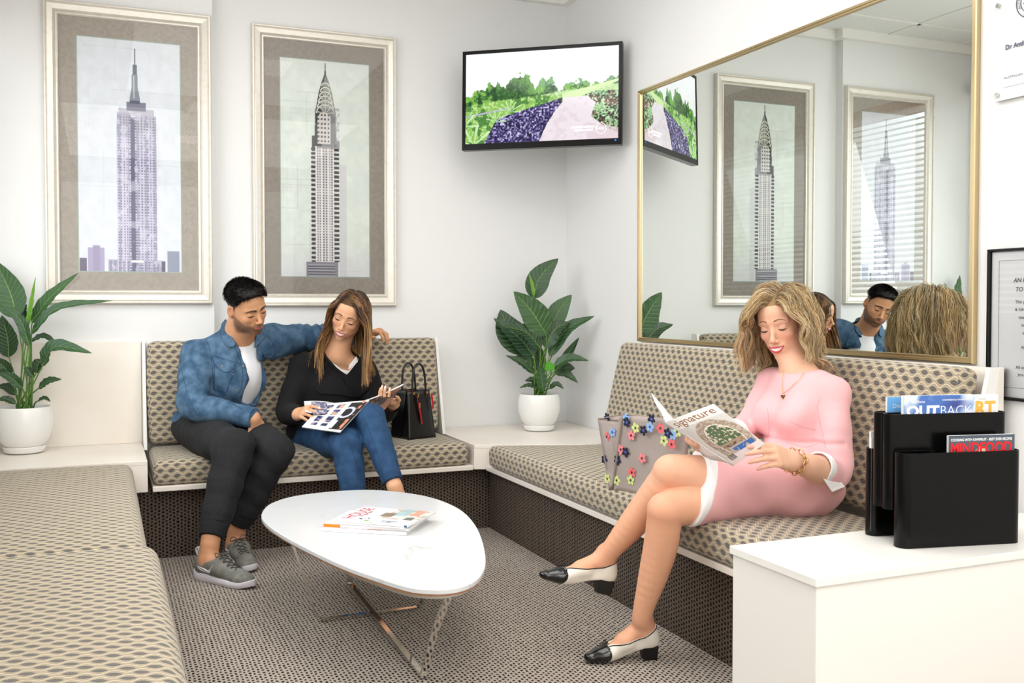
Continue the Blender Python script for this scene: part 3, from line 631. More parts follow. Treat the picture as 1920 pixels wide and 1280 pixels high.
u2 = [(.905, 3.80, zt), (.885, 3.74, .14), (.872, 3.70, .045), (.868, 3.685, .016), (.866, 3.66, zf+.004), (.856, 3.20, zf+.004), (.846, 2.72, zf+.004), (.846, 2.685, .016), (.848, 2.665, .045), (.858, 2.62, .15), (.885, 2.545, zt)]
bar(u1, 'cross_leg', (0, 1, 0)); bar(u2, 'cross_leg', (1, 0, 0))

# ================================================================== MAGAZINES
def closed_mag(label, o, u, v, w, h, t, cover, texts=(), group=None, spine=None, pages=M_PAPER, off=0, extra=None):
    """o = lower left of the back cover, u = reading direction, v = up the cover; lies along u, v, thick along u x v"""
    u, v = nrm(u), nrm(v); n = np.cross(u, v); o = np.asarray(o, float)
    T = thing('magazine', tuple(o+u*w/2+v*h*(0 if abs(v[2]) > .5 else .5)), label, 'magazine', group)
    mp = lambda X, Y, Z=0: o+np.multiply.outer(X, u)+np.multiply.outer(Y, v)+np.multiply.outer(Z, n)
    def bx(x0, y0, z0, x1, y1, z1): 
        return MB().add([mp(x, y, z) for z in (z0, z1) for x, y in ((x0, y0), (x1, y0), (x1, y1), (x0, y1))], [(0, 3, 2, 1), (4, 5, 6, 7), (0, 1, 5, 4), (1, 2, 6, 5), (2, 3, 7, 6), (3, 0, 4, 7)])
    bx(.001, .0008, .0006, w-.001, h-.0008, t-.0006).build('pages', pages, T)
    sp_ = bx(0, 0, 0, .0012, h, t); sp_.add([mp(x, y, z) for z in (0, .0006) for x, y in ((0, 0), (w, 0), (w, h), (0, h))], [(0, 3, 2, 1), (4, 5, 6, 7), (0, 1, 5, 4), (1, 2, 6, 5), (2, 3, 7, 6), (3, 0, 4, 7)])
    sp_.build('back_cover', spine or mat('glossy_white_cover', 'F0F0F0', .3), T)
    sheet('front_cover', lambda a, b_: mp(a*w, b_*h, np.full(len(a), t)), 60, 80, mat('glossy_cover', 'FFFFFF', .3, vcol='Col'), T, col=lambda a, b_: srgb(np.clip(cover(a, b_), 0, 1)))
    for i, (s, x, y, sz, colr, kw) in enumerate(texts):
        mb = MB(); kk = dict(kw); kk.setdefault('h', sz); text_on(mb, s, lambda X, Y, Z: mp(X, Y, t+Z), x*w, y*h, lift=.0005, **kk)
        mb.build(kk.pop('name', None) or 'cover_lettering', mat('ink_'+colr, colr, .4), T)
    if extra: extra(T, mp, t)
    return T
const = lambda h: (lambda a, b: np.outer(np.ones_like(a), H(h)))
# stack on the coffee table; spine is the long front edge, cover reads into the depth
f0, f1 = W(601, 996, Z=TZ), W(762, 1004, Z=TZ); ue = nrm(f1-f0); ve = np.cross((0, 0, 1), ue)
def c_bot(a, b):
    c = const('F4EEEE')(a, b); n = fbm(a*9, b*12, 2); c = put(c, ((a < .5) & (n > .5)).astype(float), H('F0B8C4'), .7); c = put(c, ((b < .45) & (a < .35) & (n > .4)).astype(float), H('C4574A'), .8); return c
def c_mid(a, b):
    c = const('F2F0EE')(a, b); n = fbm(a*8, b*9, 5); c = put(c, (n > .55)*.5, H('E9DCD4')); return c
def c_top(a, b):                        # b = up the cover, toward photo left
    c = const('F0F0EE')(a, b); n = fbm(a*12, b*14, 8)
    c = put(c, (b < .52)*1., H('E4E1DC')); c = put(c, ((b < .5) & (n > .52)).astype(float), H('B9A48C'), .7)
    c = put(c, ((a > .55) & (b < .42) & (b > .25)).astype(float), H('9CC3CC'), .7); c = put(c, ((a > .6) & (b < .22) & (b > .1)).astype(float), H('D9977C'), .8)
    c = put(c, ((a > .45) & (a < .7) & (b > .4) & (b < .56)).astype(float), H('7C6A55'), .8); c = put(c, ((a > .32) & (a < .5) & (b < .2) & (b > .08)).astype(float), H('3E4A46'), .7)
    c = put(c, ((a < .32) & (b < .48)).astype(float), H('EDECE9')); c = put(c, ((a > .08) & (a < .2) & (b < .4) & (b > .2) & (n > .45)).astype(float), H('7A8AA0'), .8)
    c = put(c, ((np.hypot(a-.22, (b-.66)) < .07) & (n > .42)).astype(float), H('3D5487')); c = put(c, (np.hypot(a-.10, b-.58) < .035).astype(float), H('7FAE5A'), .8)
    return c
gS = 'magazines stacked on the coffee table'
mo = lambda fx, fy, z, k=0: np.array((f0+ue*fx+ve*fy)[:2].tolist()+[z])
def rot(vec, deg): c, s = math.cos(math.radians(deg)), math.sin(math.radians(deg)); return np.array((vec[0]*c-vec[1]*s, vec[0]*s+vec[1]*c, 0))
Lm = np.linalg.norm(f1-f0)
def table_mag(label, fx, fy, z, deg, L, Wd, t, cov, texts, spine=None, extra=None):
    ua, va = rot(ve, deg), rot(-ue, deg)            # reading = into depth, up = toward left
    o = mo(fx, fy, z)-va*0; o = o+rot(ue, deg)*L     # lower left of the cover is the right end of the spine
    return closed_mag(label, o, ua, va, Wd, L, t, cov, texts, gS, spine, extra=extra)
M_SP = mat('glossy_white_cover', 'F0F0F0', .3)
table_mag('thick white-spined magazine at the bottom of the stack on the coffee table', 0, 0, TZ+.0005, 0, Lm, .225, .0125, c_bot, [('A House', .30, .86, .02, 'E68A98', {})])
table_mag('magazine with an orange spine tab, second from the bottom of the stack', .006, .012, TZ+.0135, -2, Lm, .22, .0095, c_mid, [('TALKING', .1, .90, .018, 'F09A70', {})],
          extra=lambda T, mp, t: MB().add([mp(-.0006, y, z) for y, z in ((Lm*.80, .0002), (Lm, .0002), (Lm, t), (Lm*.80, t))], [(0, 1, 2, 3)]).build('orange_tab', mat('orange_ink', 'F58A1E', .4), T))
table_mag('white magazine just under the home magazine on top of the stack', .020, .020, TZ+.0235, -6, Lm*.92, .215, .005, c_mid, [])
table_mag('home magazine with a pink-red HOUSE title on top of the stack', .030, .028, TZ+.029, -8, Lm*.93, .22, .006, c_top, [('HOUSE', .16, .80, .050, 'D2405A', {'w': .165, 'h': .042}), ('& garden', .35, .74, .016, 'D2405A', {})],
          extra=lambda T, mp, t: MB().add([mp(-.0006, y, z) for y, z in ((.002, .0005), (.012, .0005), (.012, t), (.002, t))], [(0, 1, 2, 3)]).build('blue_tab', mat('blue_ink', '2D5C8A', .4), T))

# ================================================================== MAGAZINE RACK
RO = W(1690, 1030, Z=cz); RE = W(1917, 1018, Z=cz); ru = nrm(RE-RO); rv = np.cross((0, 0, 1), ru); RW = np.linalg.norm(RE-RO)
rk = thing('magazine_rack', tuple(RO+ru*RW/2+rv*.085), 'glossy black plastic magazine rack with stepped pockets on the white cabinet', 'magazine rack')
def pocket(v0, dpt, z0, z1, x0=0., x1=None, lab=None):
    x1 = RW if x1 is None else x1; r = min(dpt*.48, .03); t = .0035
    def loop(ins):
        L = []; rr = r-ins
        for cx, cy, a0 in ((x1-r, v0+dpt-r, 0), (x0+r, v0+dpt-r, 90), (x0+r, v0+r, 180), (x1-r, v0+r, 270)):
            for a in np.linspace(a0, a0+90, 9): L.append((cx+rr*math.cos(math.radians(a)), cy+rr*math.sin(math.radians(a))))
        return L
    O, I = loop(0), loop(t); n = len(O); V = []
    for L, z in ((O, z0), (O, z1), (I, z1), (I, z0+t)): V += [RO+ru*x+rv*y+np.array((0, 0, z)) for x, y in L]
    F = [(q*n+i, q*n+(i+1) % n, (q+1)*n+(i+1) % n, (q+1)*n+i) for q in range(3) for i in range(n)]+[tuple(range(n))[::-1], tuple(range(3*n, 4*n))]
    MB().add(V, F).build('pocket', M_BLACKG, rk, bev=.0008)
pocket(0, .050, .0005, .232); pocket(.050, .042, .085, .322, -.004, RW-.004); pocket(.092, .042, .085, .322, -.004, RW-.004); pocket(.134, .042, .0005, .225)
def rack_mag(label, xa, wd, v0, ztop, t, cover, texts, group='magazines in the rack', hgt=.22, **kw):
    closed_mag(label, RO+ru*xa+rv*(v0+t)+np.array((0, 0, ztop-hgt-cz)), ru, (0, 0, 1), wd, hgt, t, cover, texts, group, **kw)
def xat(px, v0):                        # distance along the rack of a photo column, at pocket depth v0
    best = min(np.linspace(-.05, .5, 551), key=lambda s: abs(proj_x(RO+ru*s+rv*v0)-px)); return best
def proj_x(p): q = p-CC; return 960+FPX*(q@RT)/(q@FW)
def c_mind(a, b):
    c = const('4E5A68')(a, b); c = put(c, (b < .80)*1., H('8C99A2')); c = put(c, (np.hypot((a-.5)*.8, (b-.78)) < .09).astype(float), H('D9C6AE')); return c
def c_outb(a, b):
    n = fbm(a*3.2+1, b*4, 3); c = const('4A74BE')(a, b); c = put(c, np.clip((n-.42)*5, 0, 1), H('DCE6F2')); c = put(c, np.clip(1-np.hypot((a-.72)*1.1, (b-.9)*3)*4, 0, 1), H('3B3F86'), .9); return c
def c_blue(a, b): return put(const('6FAFE8')(a, b), np.clip((a-.2)*2, 0, 1), H('3F8AD0'))
xa = xat(1773, .02); wd = xat(1896, .02)-xa
rack_mag('food magazine with a red MiNDFOOD title in the low front pocket of the rack', xa, wd, .012, .757, .008, c_mind,
         [('MiNDFOOD', .03, .80, .02, 'E8121A', {'w': wd*.93, 'h': .026, 'bold': .03}), ('COOKING WITH KIWIFRUIT - BEST EVER RECIPES', .03, .937, .02, 'F5F5F5', {'w': wd*.93, 'h': .0062, 'bold': .03})])
xa = xat(1689, .06); wd = xat(1822, .06)-xa
rack_mag('travel magazine with a white OUTBACK title and cloudy sky cover in the rack', xa, wd, .055, .853, .010, c_outb,
         [('OUT', .04, .800, .02, 'FFFFFF', {'w': wd*.46, 'h': .024, 'bold': .045}), ('BACK', .52, .800, .02, 'F4F8FF', {'w': wd*.44, 'h': .024, 'bold': -.012}), ('R.M.', .08, .955, .02, 'FDFDFD', {'h': .0075, 'shear': .35}), ('Williams', .13, .925, .02, 'FFFFFF', {'h': .0070, 'shear': .35}),
          ('CONFERENCE OFFERS INSIDE', .54, .945, .02, 'F2F4FA', {'w': wd*.42, 'h': .0038, 'bold': .02})], hgt=.25)
xb = xat(1800, .075); wb = xat(1866, .075)-xb
rack_mag('magazine with large amber letters RT, behind the cloudy sky one in the rack', xb, wb, .070, .851, .006, const('F2F0EE'), [('RT', .36, .80, .02, 'F2B84A', {'w': wb*.56, 'h': .033, 'bold': .04}), ('MAGAZINE', .45, .95, .02, '8A8A8A', {'h': .0028})], hgt=.25)
xb = xat(1657, .11); wb = .17
rack_mag('pale blue brochure reading Disc, at the left behind the cloudy sky magazine', xb, wb, .100, .846, .008, c_blue, [('Discover', .09, .885, .02, 'E8F4FF', {'h': .011})], hgt=.24)
for i, (dx, zz, lab) in enumerate(((.004, .738, 'white magazine in the rear low pocket of the rack, the lower of two'), (.010, .752, 'white magazine in the rear low pocket of the rack, the taller of two'))):
    rack_mag(lab, dx, .2, .142+i*.012, zz, .009, const('F0F0F0'), [], hgt=.24)

# ================================================================== POTTED PLANTS
M_POT = mat('white_glaze', 'F2F1EE', .18, coat=.3); M_SOIL = mat('dark_soil', '2A2018', .95, bump=(80, .6, .004))
lm = bpy.data.materials.new('plant_leaf'); lm.use_nodes = True; nt = lm.node_tree; b = nt.nodes['Principled BSDF']
tcn = nt.nodes.new('ShaderNodeTexCoord'); sx = nt.nodes.new('ShaderNodeSeparateXYZ'); nt.links.new(tcn.outputs['UV'], sx.inputs[0])
uu, vv = S(nt, sx.outputs[0]), S(nt, sx.outputs[1]); at = nt.nodes.new('ShaderNodeAttribute'); at.attribute_name = 'Col'
side = (uu-.5).ab(); ribs = ((vv*70.0-side*22.0).sn()).step(.2, 1); midr = (side*-1.0+.028).step(0, .02)
cc_ = mixc(nt, ribs*.35, S(nt, at.outputs['Color']), '5E8A42'); cc_ = mixc(nt, midr*.6, cc_, '86AC58')
finish(nt, b, cc_, .36, ribs*.5+midr, .004, .5); b.inputs['Specular IOR Level'].default_value = .5; b.inputs['Subsurface Weight'].default_value = .0
def leaf(mid, wid, fold, face, colr, parent, name='leaf', ripple=.004, seed=0):
    """mid = midrib control points; face = direction the upper side looks"""
    M = np.array(spline(mid, 9)); n = len(M); T = np.gradient(M, axis=0); T /= np.linalg.norm(T, axis=1)[:, None]
    f = nrm(face); Sd = np.cross(T, f); Sd /= np.linalg.norm(Sd, axis=1)[:, None]+1e-9; N = np.cross(Sd, T); k = 11; t = np.linspace(0, 1, n)
    prof = np.sin(np.pi*np.clip(t, 0, 1)**.72)**.8*(1-.12*t); prof[0] = .03; prof[-1] = .0
    V = []; UV = []
    for i in range(n):
        for j in range(k):
            s = (j/(k-1)-.5)*2; ww = wid*prof[i]*.5
            V.append(M[i]+Sd[i]*s*ww*math.cos(fold)+N[i]*(abs(s)*ww*math.sin(fold)+ripple*prof[i]*math.sin(t[i]*34+seed+s*2)*abs(s)**1.5)); UV.append(((j/(k-1)), t[i]))
    o = obj(name, V, grid(n, k), lm, parent, True, uv=UV, col=np.outer(np.ones(len(V)), hexc(colr)))
    return o
A110 = np.array((1, 1, 0.))
def plant(label, base, R, leaves, name='potted_plant'):
    p = thing(name, tuple(base), label, 'potted plant', 'potted plants'); bx, by, bz = base
    pf = [(0, .004), (R*.66, .004), (R*.70, .010), (R*.74, .028), (R*.745, .032), (R*.71, .032), (0, .032)]
    MB().lathe(pf, (bx, by, bz)).build('saucer', M_POT, p, True)
    hh = R*1.72
    pf = [(0, .030), (R*.66, .030), (R*.72, .036), (R*.86, hh*.30), (R*.97, hh*.50), (R*1.0, hh*.66), (R*.985, hh*.82), (R*.93, hh*.97), (R*.915, hh), (R*.88, hh*.995), (R*.88, hh*.88)]
    MB().lathe(pf, (bx, by, bz)).build('pot', M_POT, p, True)
    MB().lathe([(0, hh*.90), (R*.5, hh*.905), (R*.89, hh*.89)], (bx, by, bz)).build('soil', M_SOIL, p, True)
    top = np.array((bx, by, bz+hh*.9)); dd = float((np.array(base)-CC)@FW)
    for i, (pts, wpx, off, colr, fold, fz) in enumerate(leaves):
        if len(pts) == 2: a, c = np.array(pts[0]), np.array(pts[1]); m_ = (a+c)/2+np.array((0, -abs(c[0]-a[0])*.10)); pts = [a, m_, c]
        offs = np.linspace(off[0], off[1], len(pts)); mid = [W(q[0], q[1], d=dd+o_) for q, o_ in zip(pts, offs)]
        mid = [np.array((min(q[0], XR-.05), min(q[1], YP-.07 if q[0] < .5 else YB-.06), q[2])) for q in mid]
        wid = wpx/FPX*dd*1.08; seed = i*1.7
        face = -FW*1.0+np.array((0, 0, fz))
        leaf(mid, wid, fold, face, colr, p, 'leaf', .0035, seed)
        root = top+np.array((math.cos(seed*2)*.03, math.sin(seed*2)*.03, -.01)); st = mid[0]
        MB().tube(spline([root, root*.45+st*.55+np.array((0, 0, .012)), st, mid[0]*.6+mid[1]*.4], 5), np.linspace(.0042, .0018, 16), 6).build('stem', mat('leaf_stem', '5F8A3A', .45), p, True)
    return p
D1, D2, D3, LT = '1E3A20', '27482A', '2E5229', '8DB84C'
plant('white-potted peace lily on the corner shelf beneath the television', W(1013, 807, Z=ZS)+np.array((.0, .015, 0)), .113, [
    ([(1000, 560), (1012, 520), (1047, 484)], 44, (0, .05), D2, .25, .1), ([(1001, 556), (998, 535), (991, 510)], 10, (-.02, -.02), LT, .9, .1),
    ([(1024, 628), (998, 585), (963, 546)], 52, (-.06, -.10), D3, .22, .3), ([(1034, 612), (1048, 582), (1072, 552)], 38, (-.01, .03), D3, .2, .2),
    ([(990, 662), (955, 620), (938, 580)], 56, (.02, .06), D1, .15, .3), ([(1000, 668), (975, 635), (925, 596)], 40, (-.03, .0), '203D2C', .2, .5), ([(1014, 655), (985, 622), (936, 611)], 30, (-.07, -.12), D1, .3, .7),
    ([(1030, 668), (1062, 618), (1120, 592)], 28, (-.03, -.06), D2, .3, .6), ([(1022, 652), (1040, 618), (1068, 604)], 34, (-.05, -.06), D1, .3, .5),
    ([(1038, 688), (1068, 672), (1104, 676)], 22, (-.05, -.10), D2, .3, .8), ([(1052, 684), (1066, 662), (1086, 632)], 18, (.02, .05), D2, .4, .2), ([(1002, 700), (978, 680), (948, 666)], 18, (-.06, -.10), D1, .35, .7),
    ([(1044, 700), (1062, 702), (1084, 718)], 20, (-.02, -.08), D1, .4, .8), ([(1040, 700), (1060, 690), (1078, 690)], 26, (.04, .06), D1, .2, .4), ([(1032, 696), (1030, 686), (1028, 676)], 19, (-.10, -.11), '4FA822', .2, .1),
    ([(1008, 728), (992, 722), (974, 727)], 10, (-.05, -.08), D1, .3, .8), ([(1010, 722), (998, 712), (984, 714)], 14, (0, .02), D1, .3, .6), ([(1030, 728), (1044, 720), (1057, 729)], 12, (-.05, -.08), D1, .3, .8),
    ([(1014, 700), (1012, 672), (1008, 640)], 24, (.02, .05), D2, .3, .1), ([(1018, 732), (1015, 705), (1010, 684)], 20, (-.08, -.08), D2, .3, .1), ([(998, 690), (985, 672), (965, 668)], 22, (.03, .06), D3, .3, .4),
    ([(1048, 640), (1058, 622), (1072, 625)], 12, (.06, .09), D1, .4, .6)])
plant('white-potted peace lily on the cream shelf, cut off by the left edge of the photo', W(46, 849, Y=4.775)*A110+np.array((0, 0, ZL)), .118, [
    ([(32, 596), (18, 545), (-8, 488)], 58, (0, .04), D3, .22, .2), ([(52, 620), (60, 575), (67, 518)], 15, (-.02, -.02), '74A83C', .9, .1), ([(60, 606), (92, 560), (148, 511)], 27, (0, -.03), D3, .35, .4),
    ([(58, 628), (108, 578), (213, 563)], 22, (-.03, -.06), D2, .35, .8), ([(58, 640), (84, 630), (114, 652)], 13, (.04, .08), D1, .3, .8), ([(80, 686), (104, 650), (173, 662)], 32, (-.05, -.10), D2, .35, .8),
    ([(17, 670), (14, 632), (4, 590)], 40, (.03, .05), D1, .15, .2), ([(55, 650), (38, 600), (-4, 568)], 20, (-.06, -.08), D2, .3, .5), ([(18, 704), (6, 686), (-20, 668)], 26, (-.02, -.05), D1, .3, .4),
    ([(42, 728), (20, 708), (-10, 698)], 20, (-.07, -.10), D2, .35, .7), ([(72, 728), (92, 714), (116, 711)], 17, (-.04, -.07), D2, .25, .6), ([(62, 708), (54, 694), (44, 690)], 14, (-.09, -.10), D1, .3, .5), ([(68, 700), (72, 682), (80, 676)], 24, (.03, .04), D1, .3, .4),
    ([(70, 752), (84, 746), (95, 753)], 9, (-.04, -.06), D1, .3, .8), ([(30, 756), (10, 748), (-12, 752)], 14, (-.06, -.09), D1, .3, .8), ([(30, 740), (14, 726), (-8, 724)], 18, (.02, .04), D1, .3, .6), ([(46, 600), (44, 585), (50, 570)], 16, (.05, .06), D1, .3, .2)])
# ================================================================== FIGURE MODELLING (implicit surfaces meshed once)
def smin(a, b, k):
    if k <= 0: return np.minimum(a, b)
    h = np.clip(.5+.5*(b-a)/k, 0, 1); return b*(1-h)+a*h-k*h*(1-h)
def smax(a, b, k): return -smin(-a, -b, k)
def f_cap(p, a, b, ra, rb, flat=None):
    a, b = np.asarray(a), np.asarray(b); ab = b-a; t = np.clip(((p-a)@ab)/(ab@ab+1e-12), 0, 1); w = p-a-t[:, None]*ab; r = ra+(rb-ra)*t
    if flat is None: return np.sqrt((w*w).sum(1))-r
    ax, q = flat; w = w+((w@ax)*(1/q-1))[:, None]*ax; return (np.sqrt((w*w).sum(1))-r)*min(1, q)
def f_ell(p, c, r, R=None):
    q = p-c
    if R is not None: q = q@R
    r = np.asarray(r); k0 = np.sqrt(((q/r)**2).sum(1)); k1 = np.sqrt(((q/(r*r))**2).sum(1))+1e-9; return k0*(k0-1)/k1
class Pr:
    def __init__(s, fn, k=.02): s.fn, s.k = fn, k
def cap(a, b, ra, rb, k=.02, flat=None):
    if flat is not None: flat = (nrm(flat[0]), flat[1])
    return Pr(lambda p: f_cap(p, a, b, ra, rb, flat), k)
def ell(c, r, R=None, k=.02): return Pr(lambda p: f_ell(p, np.asarray(c), r, R), k)
def chain(pts, rs, k=.02, flat=None):
    if len(pts) > 2 and max(rs) > .022:                    # limbs: smooth axis and taper
        q = np.array([np.append(np.asarray(p, float), r) for p, r in zip(pts, rs)]); q = np.array(spline(list(q), 4)); pts, rs, k = q[:, :3], q[:, 3], .004
    return [cap(pts[i], pts[i+1], rs[i], rs[i+1], k, flat) for i in range(len(pts)-1)]
class Fr:
    """local frame: o origin, R columns = local axes in the room, s scale"""
    def __init__(s, o, x, y, z, sc=1): s.o = np.asarray(o, float); s.R = np.stack([nrm(x), nrm(y), nrm(z)], 1); s.s = sc
    def w(s, p): return s.o+np.asarray(p, float)@s.R.T*s.s
    def l(s, p): return (p-s.o)@s.R/s.s
    def d(s, v): return np.asarray(v, float)@s.R.T
    def cap(s, a, b, ra, rb, k=.02, flat=None): return cap(s.w(a), s.w(b), ra*s.s, rb*s.s, k, None if flat is None else (s.d(flat[0]), flat[1]))
    def ell(s, c, r, k=.02): return ell(s.w(c), np.array(r)*s.s, s.R, k)
    def chain(s, pts, rs, k=.02, flat=None): return chain([s.w(p) for p in pts], [r*s.s for r in rs], k, None if flat is None else (s.d(flat[0]), flat[1]))
    def fn(s, f, k=.02): return Pr(lambda p: f(s.l(p))*s.s, k)
# an op is ('u', prims, k) union, ('s', prim, k) carve, ('i', prim, k) keep, ('w', fn) displacement
def field(ops, P):
    d = None
    for op in ops:
        if op[0] == 'u':
            g = None
            for q in op[1]:
                v = q.fn(P); g = v if g is None else smin(g, v, q.k)
            if g is None: continue
            d = g if d is None else smin(d, g, op[2])
        elif d is None: continue
        elif op[0] == 's': d = smax(d, -op[1].fn(P), op[2])
        elif op[0] == 'i': d = smax(d, op[1].fn(P), op[2])
        elif op[0] == 'w': d = d+op[1](P)
    return np.full(len(P), 1.) if d is None else d
def prune(ops, c, R):
    c = c[None]; vals = []; m = 1e9
    for op in ops:
        if op[0] == 'u':
            v = [float(q.fn(c)[0]) for q in op[1]]; vals.append(v); m = min([m]+v)
        else: vals.append(None)
    out = []
    for op, v in zip(ops, vals):
        if op[0] == 'u':
            keep = [q for q, x in zip(op[1], v) if x < m+2.2*R+.10]
            if keep: out.append(('u', keep, op[2]))
        elif op[0] in 's':
            if float(op[1].fn(c)[0]) < R*1.3+.03: out.append(op)
        else: out.append(op)
    return out
def mesh_sdf(ops, lo, hi, h, n=20):
    lo = np.asarray(lo, float); nb = np.ceil((np.asarray(hi)-lo)/(h*n)).astype(int)
    I = np.stack(np.meshgrid(*[np.arange(k) for k in nb], indexing='ij'), -1).reshape(-1, 3); Cn = lo+(I+.5)*h*n; R = h*n*.87
    act = []
    for s in range(0, len(Cn), 20000): act.append(np.abs(field(ops, Cn[s:s+20000])) < R*1.45+.012)
    I = I[np.concatenate(act)]; N = nb*n+4; KV = []; VV = []; QQ = []
    g = np.arange(n+1); G = np.stack(np.meshgrid(g, g, g, indexing='ij'), -1).reshape(-1, 3)
    corner = np.array([(i, j, k) for i in (0, 1) for j in (0, 1) for k in (0, 1)])
    edges = [(a, b) for a in range(8) for b in range(a+1, 8) if np.abs(corner[a]-corner[b]).sum() == 1]
    key = lambda q: ((q[..., 0]+1)*N[1]+(q[..., 1]+1))*N[2]+(q[..., 2]+1)
    for b in I:
        o = b*n; P = lo+(G+o)*h; sub = prune(ops, lo+(b+.5)*h*n, R); D = field(sub, P).reshape(n+1, n+1, n+1); Sg = D < 0
        if Sg.all() or not Sg.any(): continue
        cnt = sum(Sg[i:n+i, j:n+j, k:n+k].astype(np.int8) for i, j, k in corner); A = np.argwhere((cnt > 0) & (cnt < 8))
        cv = np.stack([D[A[:, 0]+i, A[:, 1]+j, A[:, 2]+k] for i, j, k in corner], 1); acc = np.zeros((len(A), 3)); num = np.zeros(len(A))
        for a, c in edges:
            va, vc = cv[:, a], cv[:, c]; m = (va < 0) != (vc < 0); t = np.where(m, va/(va-vc+1e-20), 0)
            acc += m[:, None]*(corner[a]+t[:, None]*(corner[c]-corner[a])); num += m
        KV.append(key(A+o)); VV.append(lo+(A+o+acc/num[:, None])*h)
        for ax in range(3):
            sl = [slice(0, n)]*3; s2 = [slice(0, n)]*3; s2[ax] = slice(1, n+1); a0, a1 = Sg[tuple(sl)], Sg[tuple(s2)]; E = np.argwhere(a0 != a1)
            if not len(E): continue
            fl = a0[E[:, 0], E[:, 1], E[:, 2]]; u, v = (ax+1) % 3, (ax+2) % 3; eu = np.zeros(3, int); eu[u] = 1; ev = np.zeros(3, int); ev[v] = 1; E = E+o
            q = np.stack([key(E-eu-ev), key(E-ev), key(E), key(E-eu)], 1); q[~fl] = q[~fl][:, ::-1]; QQ.append(q)
    K = np.concatenate(KV); V = np.concatenate(VV); Q = np.concatenate(QQ); s = np.argsort(K); Ks = K[s]
    ix = np.clip(np.searchsorted(Ks, Q), 0, len(Ks)-1); ok = (Ks[ix] == Q).all(1); F = s[ix[ok]]
    return V, F
def grad(ops, P, e=.0015):
    g = np.stack([field(ops, P+np.eye(3)[i]*e)-field(ops, P-np.eye(3)[i]*e) for i in range(3)], 1); return g/(np.linalg.norm(g, axis=1)[:, None]+1e-9)
def ontosurf(ops, P, off=0, it=6):
    P = np.array(P, float)
    for _ in range(it): P = P-grad(ops, P)*(field(ops, P)-off)[:, None]*.9
    return P
def raycast(ops, P, D, off=0, it=40, maxd=.35):
    """march from P along D to the surface"""
    P = np.array(P, float); D = np.broadcast_to(nrm(D) if np.ndim(D) == 1 else D, P.shape)
    for _ in range(it): P = P+D*np.clip((field(ops, P)-off)*.8, -.01, .03)[:, None]
    return P
def px_on(ops, px, d0, off=0):
    """photo positions marched onto a modelled surface, starting at depth d0"""
    P = np.array([W(x, y, d=d0) for x, y in px]); D = P-CC; D /= np.linalg.norm(D, axis=1)[:, None]; return raycast(ops, P, D, off)
def landed(ops, q, off=0): return np.abs(field(ops, q)-off) < .004
def px_line(ops, px, d0, off=0):
    q = px_on(ops, px, d0, off); g = q[landed(ops, q, off)]; return g if len(g) > 2 else q[:1].repeat(3, 0)+np.outer(range(3), (0, 0, .0005))
def skinmesh(name, ops, lo, hi, h, m, parent, colf=None, smooth=1):
    V, F = mesh_sdf(ops, lo, hi, h)
    for _ in range(smooth):                                # light smoothing along edges
        acc = np.zeros_like(V); cnt = np.zeros(len(V))
        for a in range(4):
            i, j = F[:, a], F[:, (a+1) % 4]; np.add.at(acc, i, V[j]); np.add.at(cnt, i, 1); np.add.at(acc, j, V[i]); np.add.at(cnt, j, 1)
        V = V*.5+.5*acc/np.maximum(cnt, 1)[:, None]
    return obj(name, V, F, m, parent, True, col=None if colf is None else colf(V))
def folds(amp, f1, f2, seed=0, ax=(1, 1, 1)):
    ax = np.array(ax, float)
    def fn(P):
        q = P*ax; a = np.sin(q[:, 0]*f1+2.1*np.sin(q[:, 1]*f2+seed)+q[:, 2]*f2*.7); b = np.sin(q[:, 2]*f1*1.3+1.7*np.sin(q[:, 0]*f2*1.1+seed*2)-q[:, 1]*f2); return amp*(a*b)
    return fn
def vn3(P, s):
    a = np.sin(P[:, 0]*s+1.3*np.sin(P[:, 1]*s*.7)); b = np.sin(P[:, 1]*s*1.1+1.7*np.sin(P[:, 2]*s*.8)); c = np.sin(P[:, 2]*s*.9+1.1*np.sin(P[:, 0]*s*.6+2)); return (a+b+c)/3
def poly2(P, poly):
    """signed distance to a polygon in 2d, negative inside"""
    poly = np.asarray(poly, float); n = len(poly); d = np.full(len(P), 1e9); s = np.ones(len(P))
    for i in range(n):
        a, b = poly[i], poly[i-1]; e = b-a; w = P-a; t = np.clip((w@e)/(e@e), 0, 1); q = w-t[:, None]*e; d = np.minimum(d, (q*q).sum(1))
        c = np.stack([P[:, 1] >= a[1], P[:, 1] < b[1], e[0]*w[:, 1] > e[1]*w[:, 0]]); s = np.where(c.all(0) | (~c).all(0), -s, s)
    return s*np.sqrt(d)
def px_prism(px, d, fwd, back=.02, front=.5):
    """prism through the outline seen in the photo at depth d, running along fwd (towards the front of the body)"""
    Q = np.array([W(x, y, d=d) for x, y in px]); f = nrm(fwd); c = Q.mean(0); a = nrm(np.cross(f, (0, 0, 1))); b = np.cross(a, f)
    V = -(c-CC); Q2 = []
    for q in Q:                                         # slide along the sight line onto the plane through c
        r = q-CC; t = ((c-CC)@f)/(r@f); q = CC+r*t; Q2.append(((q-c)@a, (q-c)@b))
    def fn(p):
        w = p-c; return np.maximum(poly2(np.stack([w@a, w@b], 1), Q2), np.maximum(-(w@f)-back, (w@f)-front))
    return Pr(fn)
def half(pt, n): pt = np.asarray(pt, float); n = nrm(n); return Pr(lambda p: (p-pt)@n)

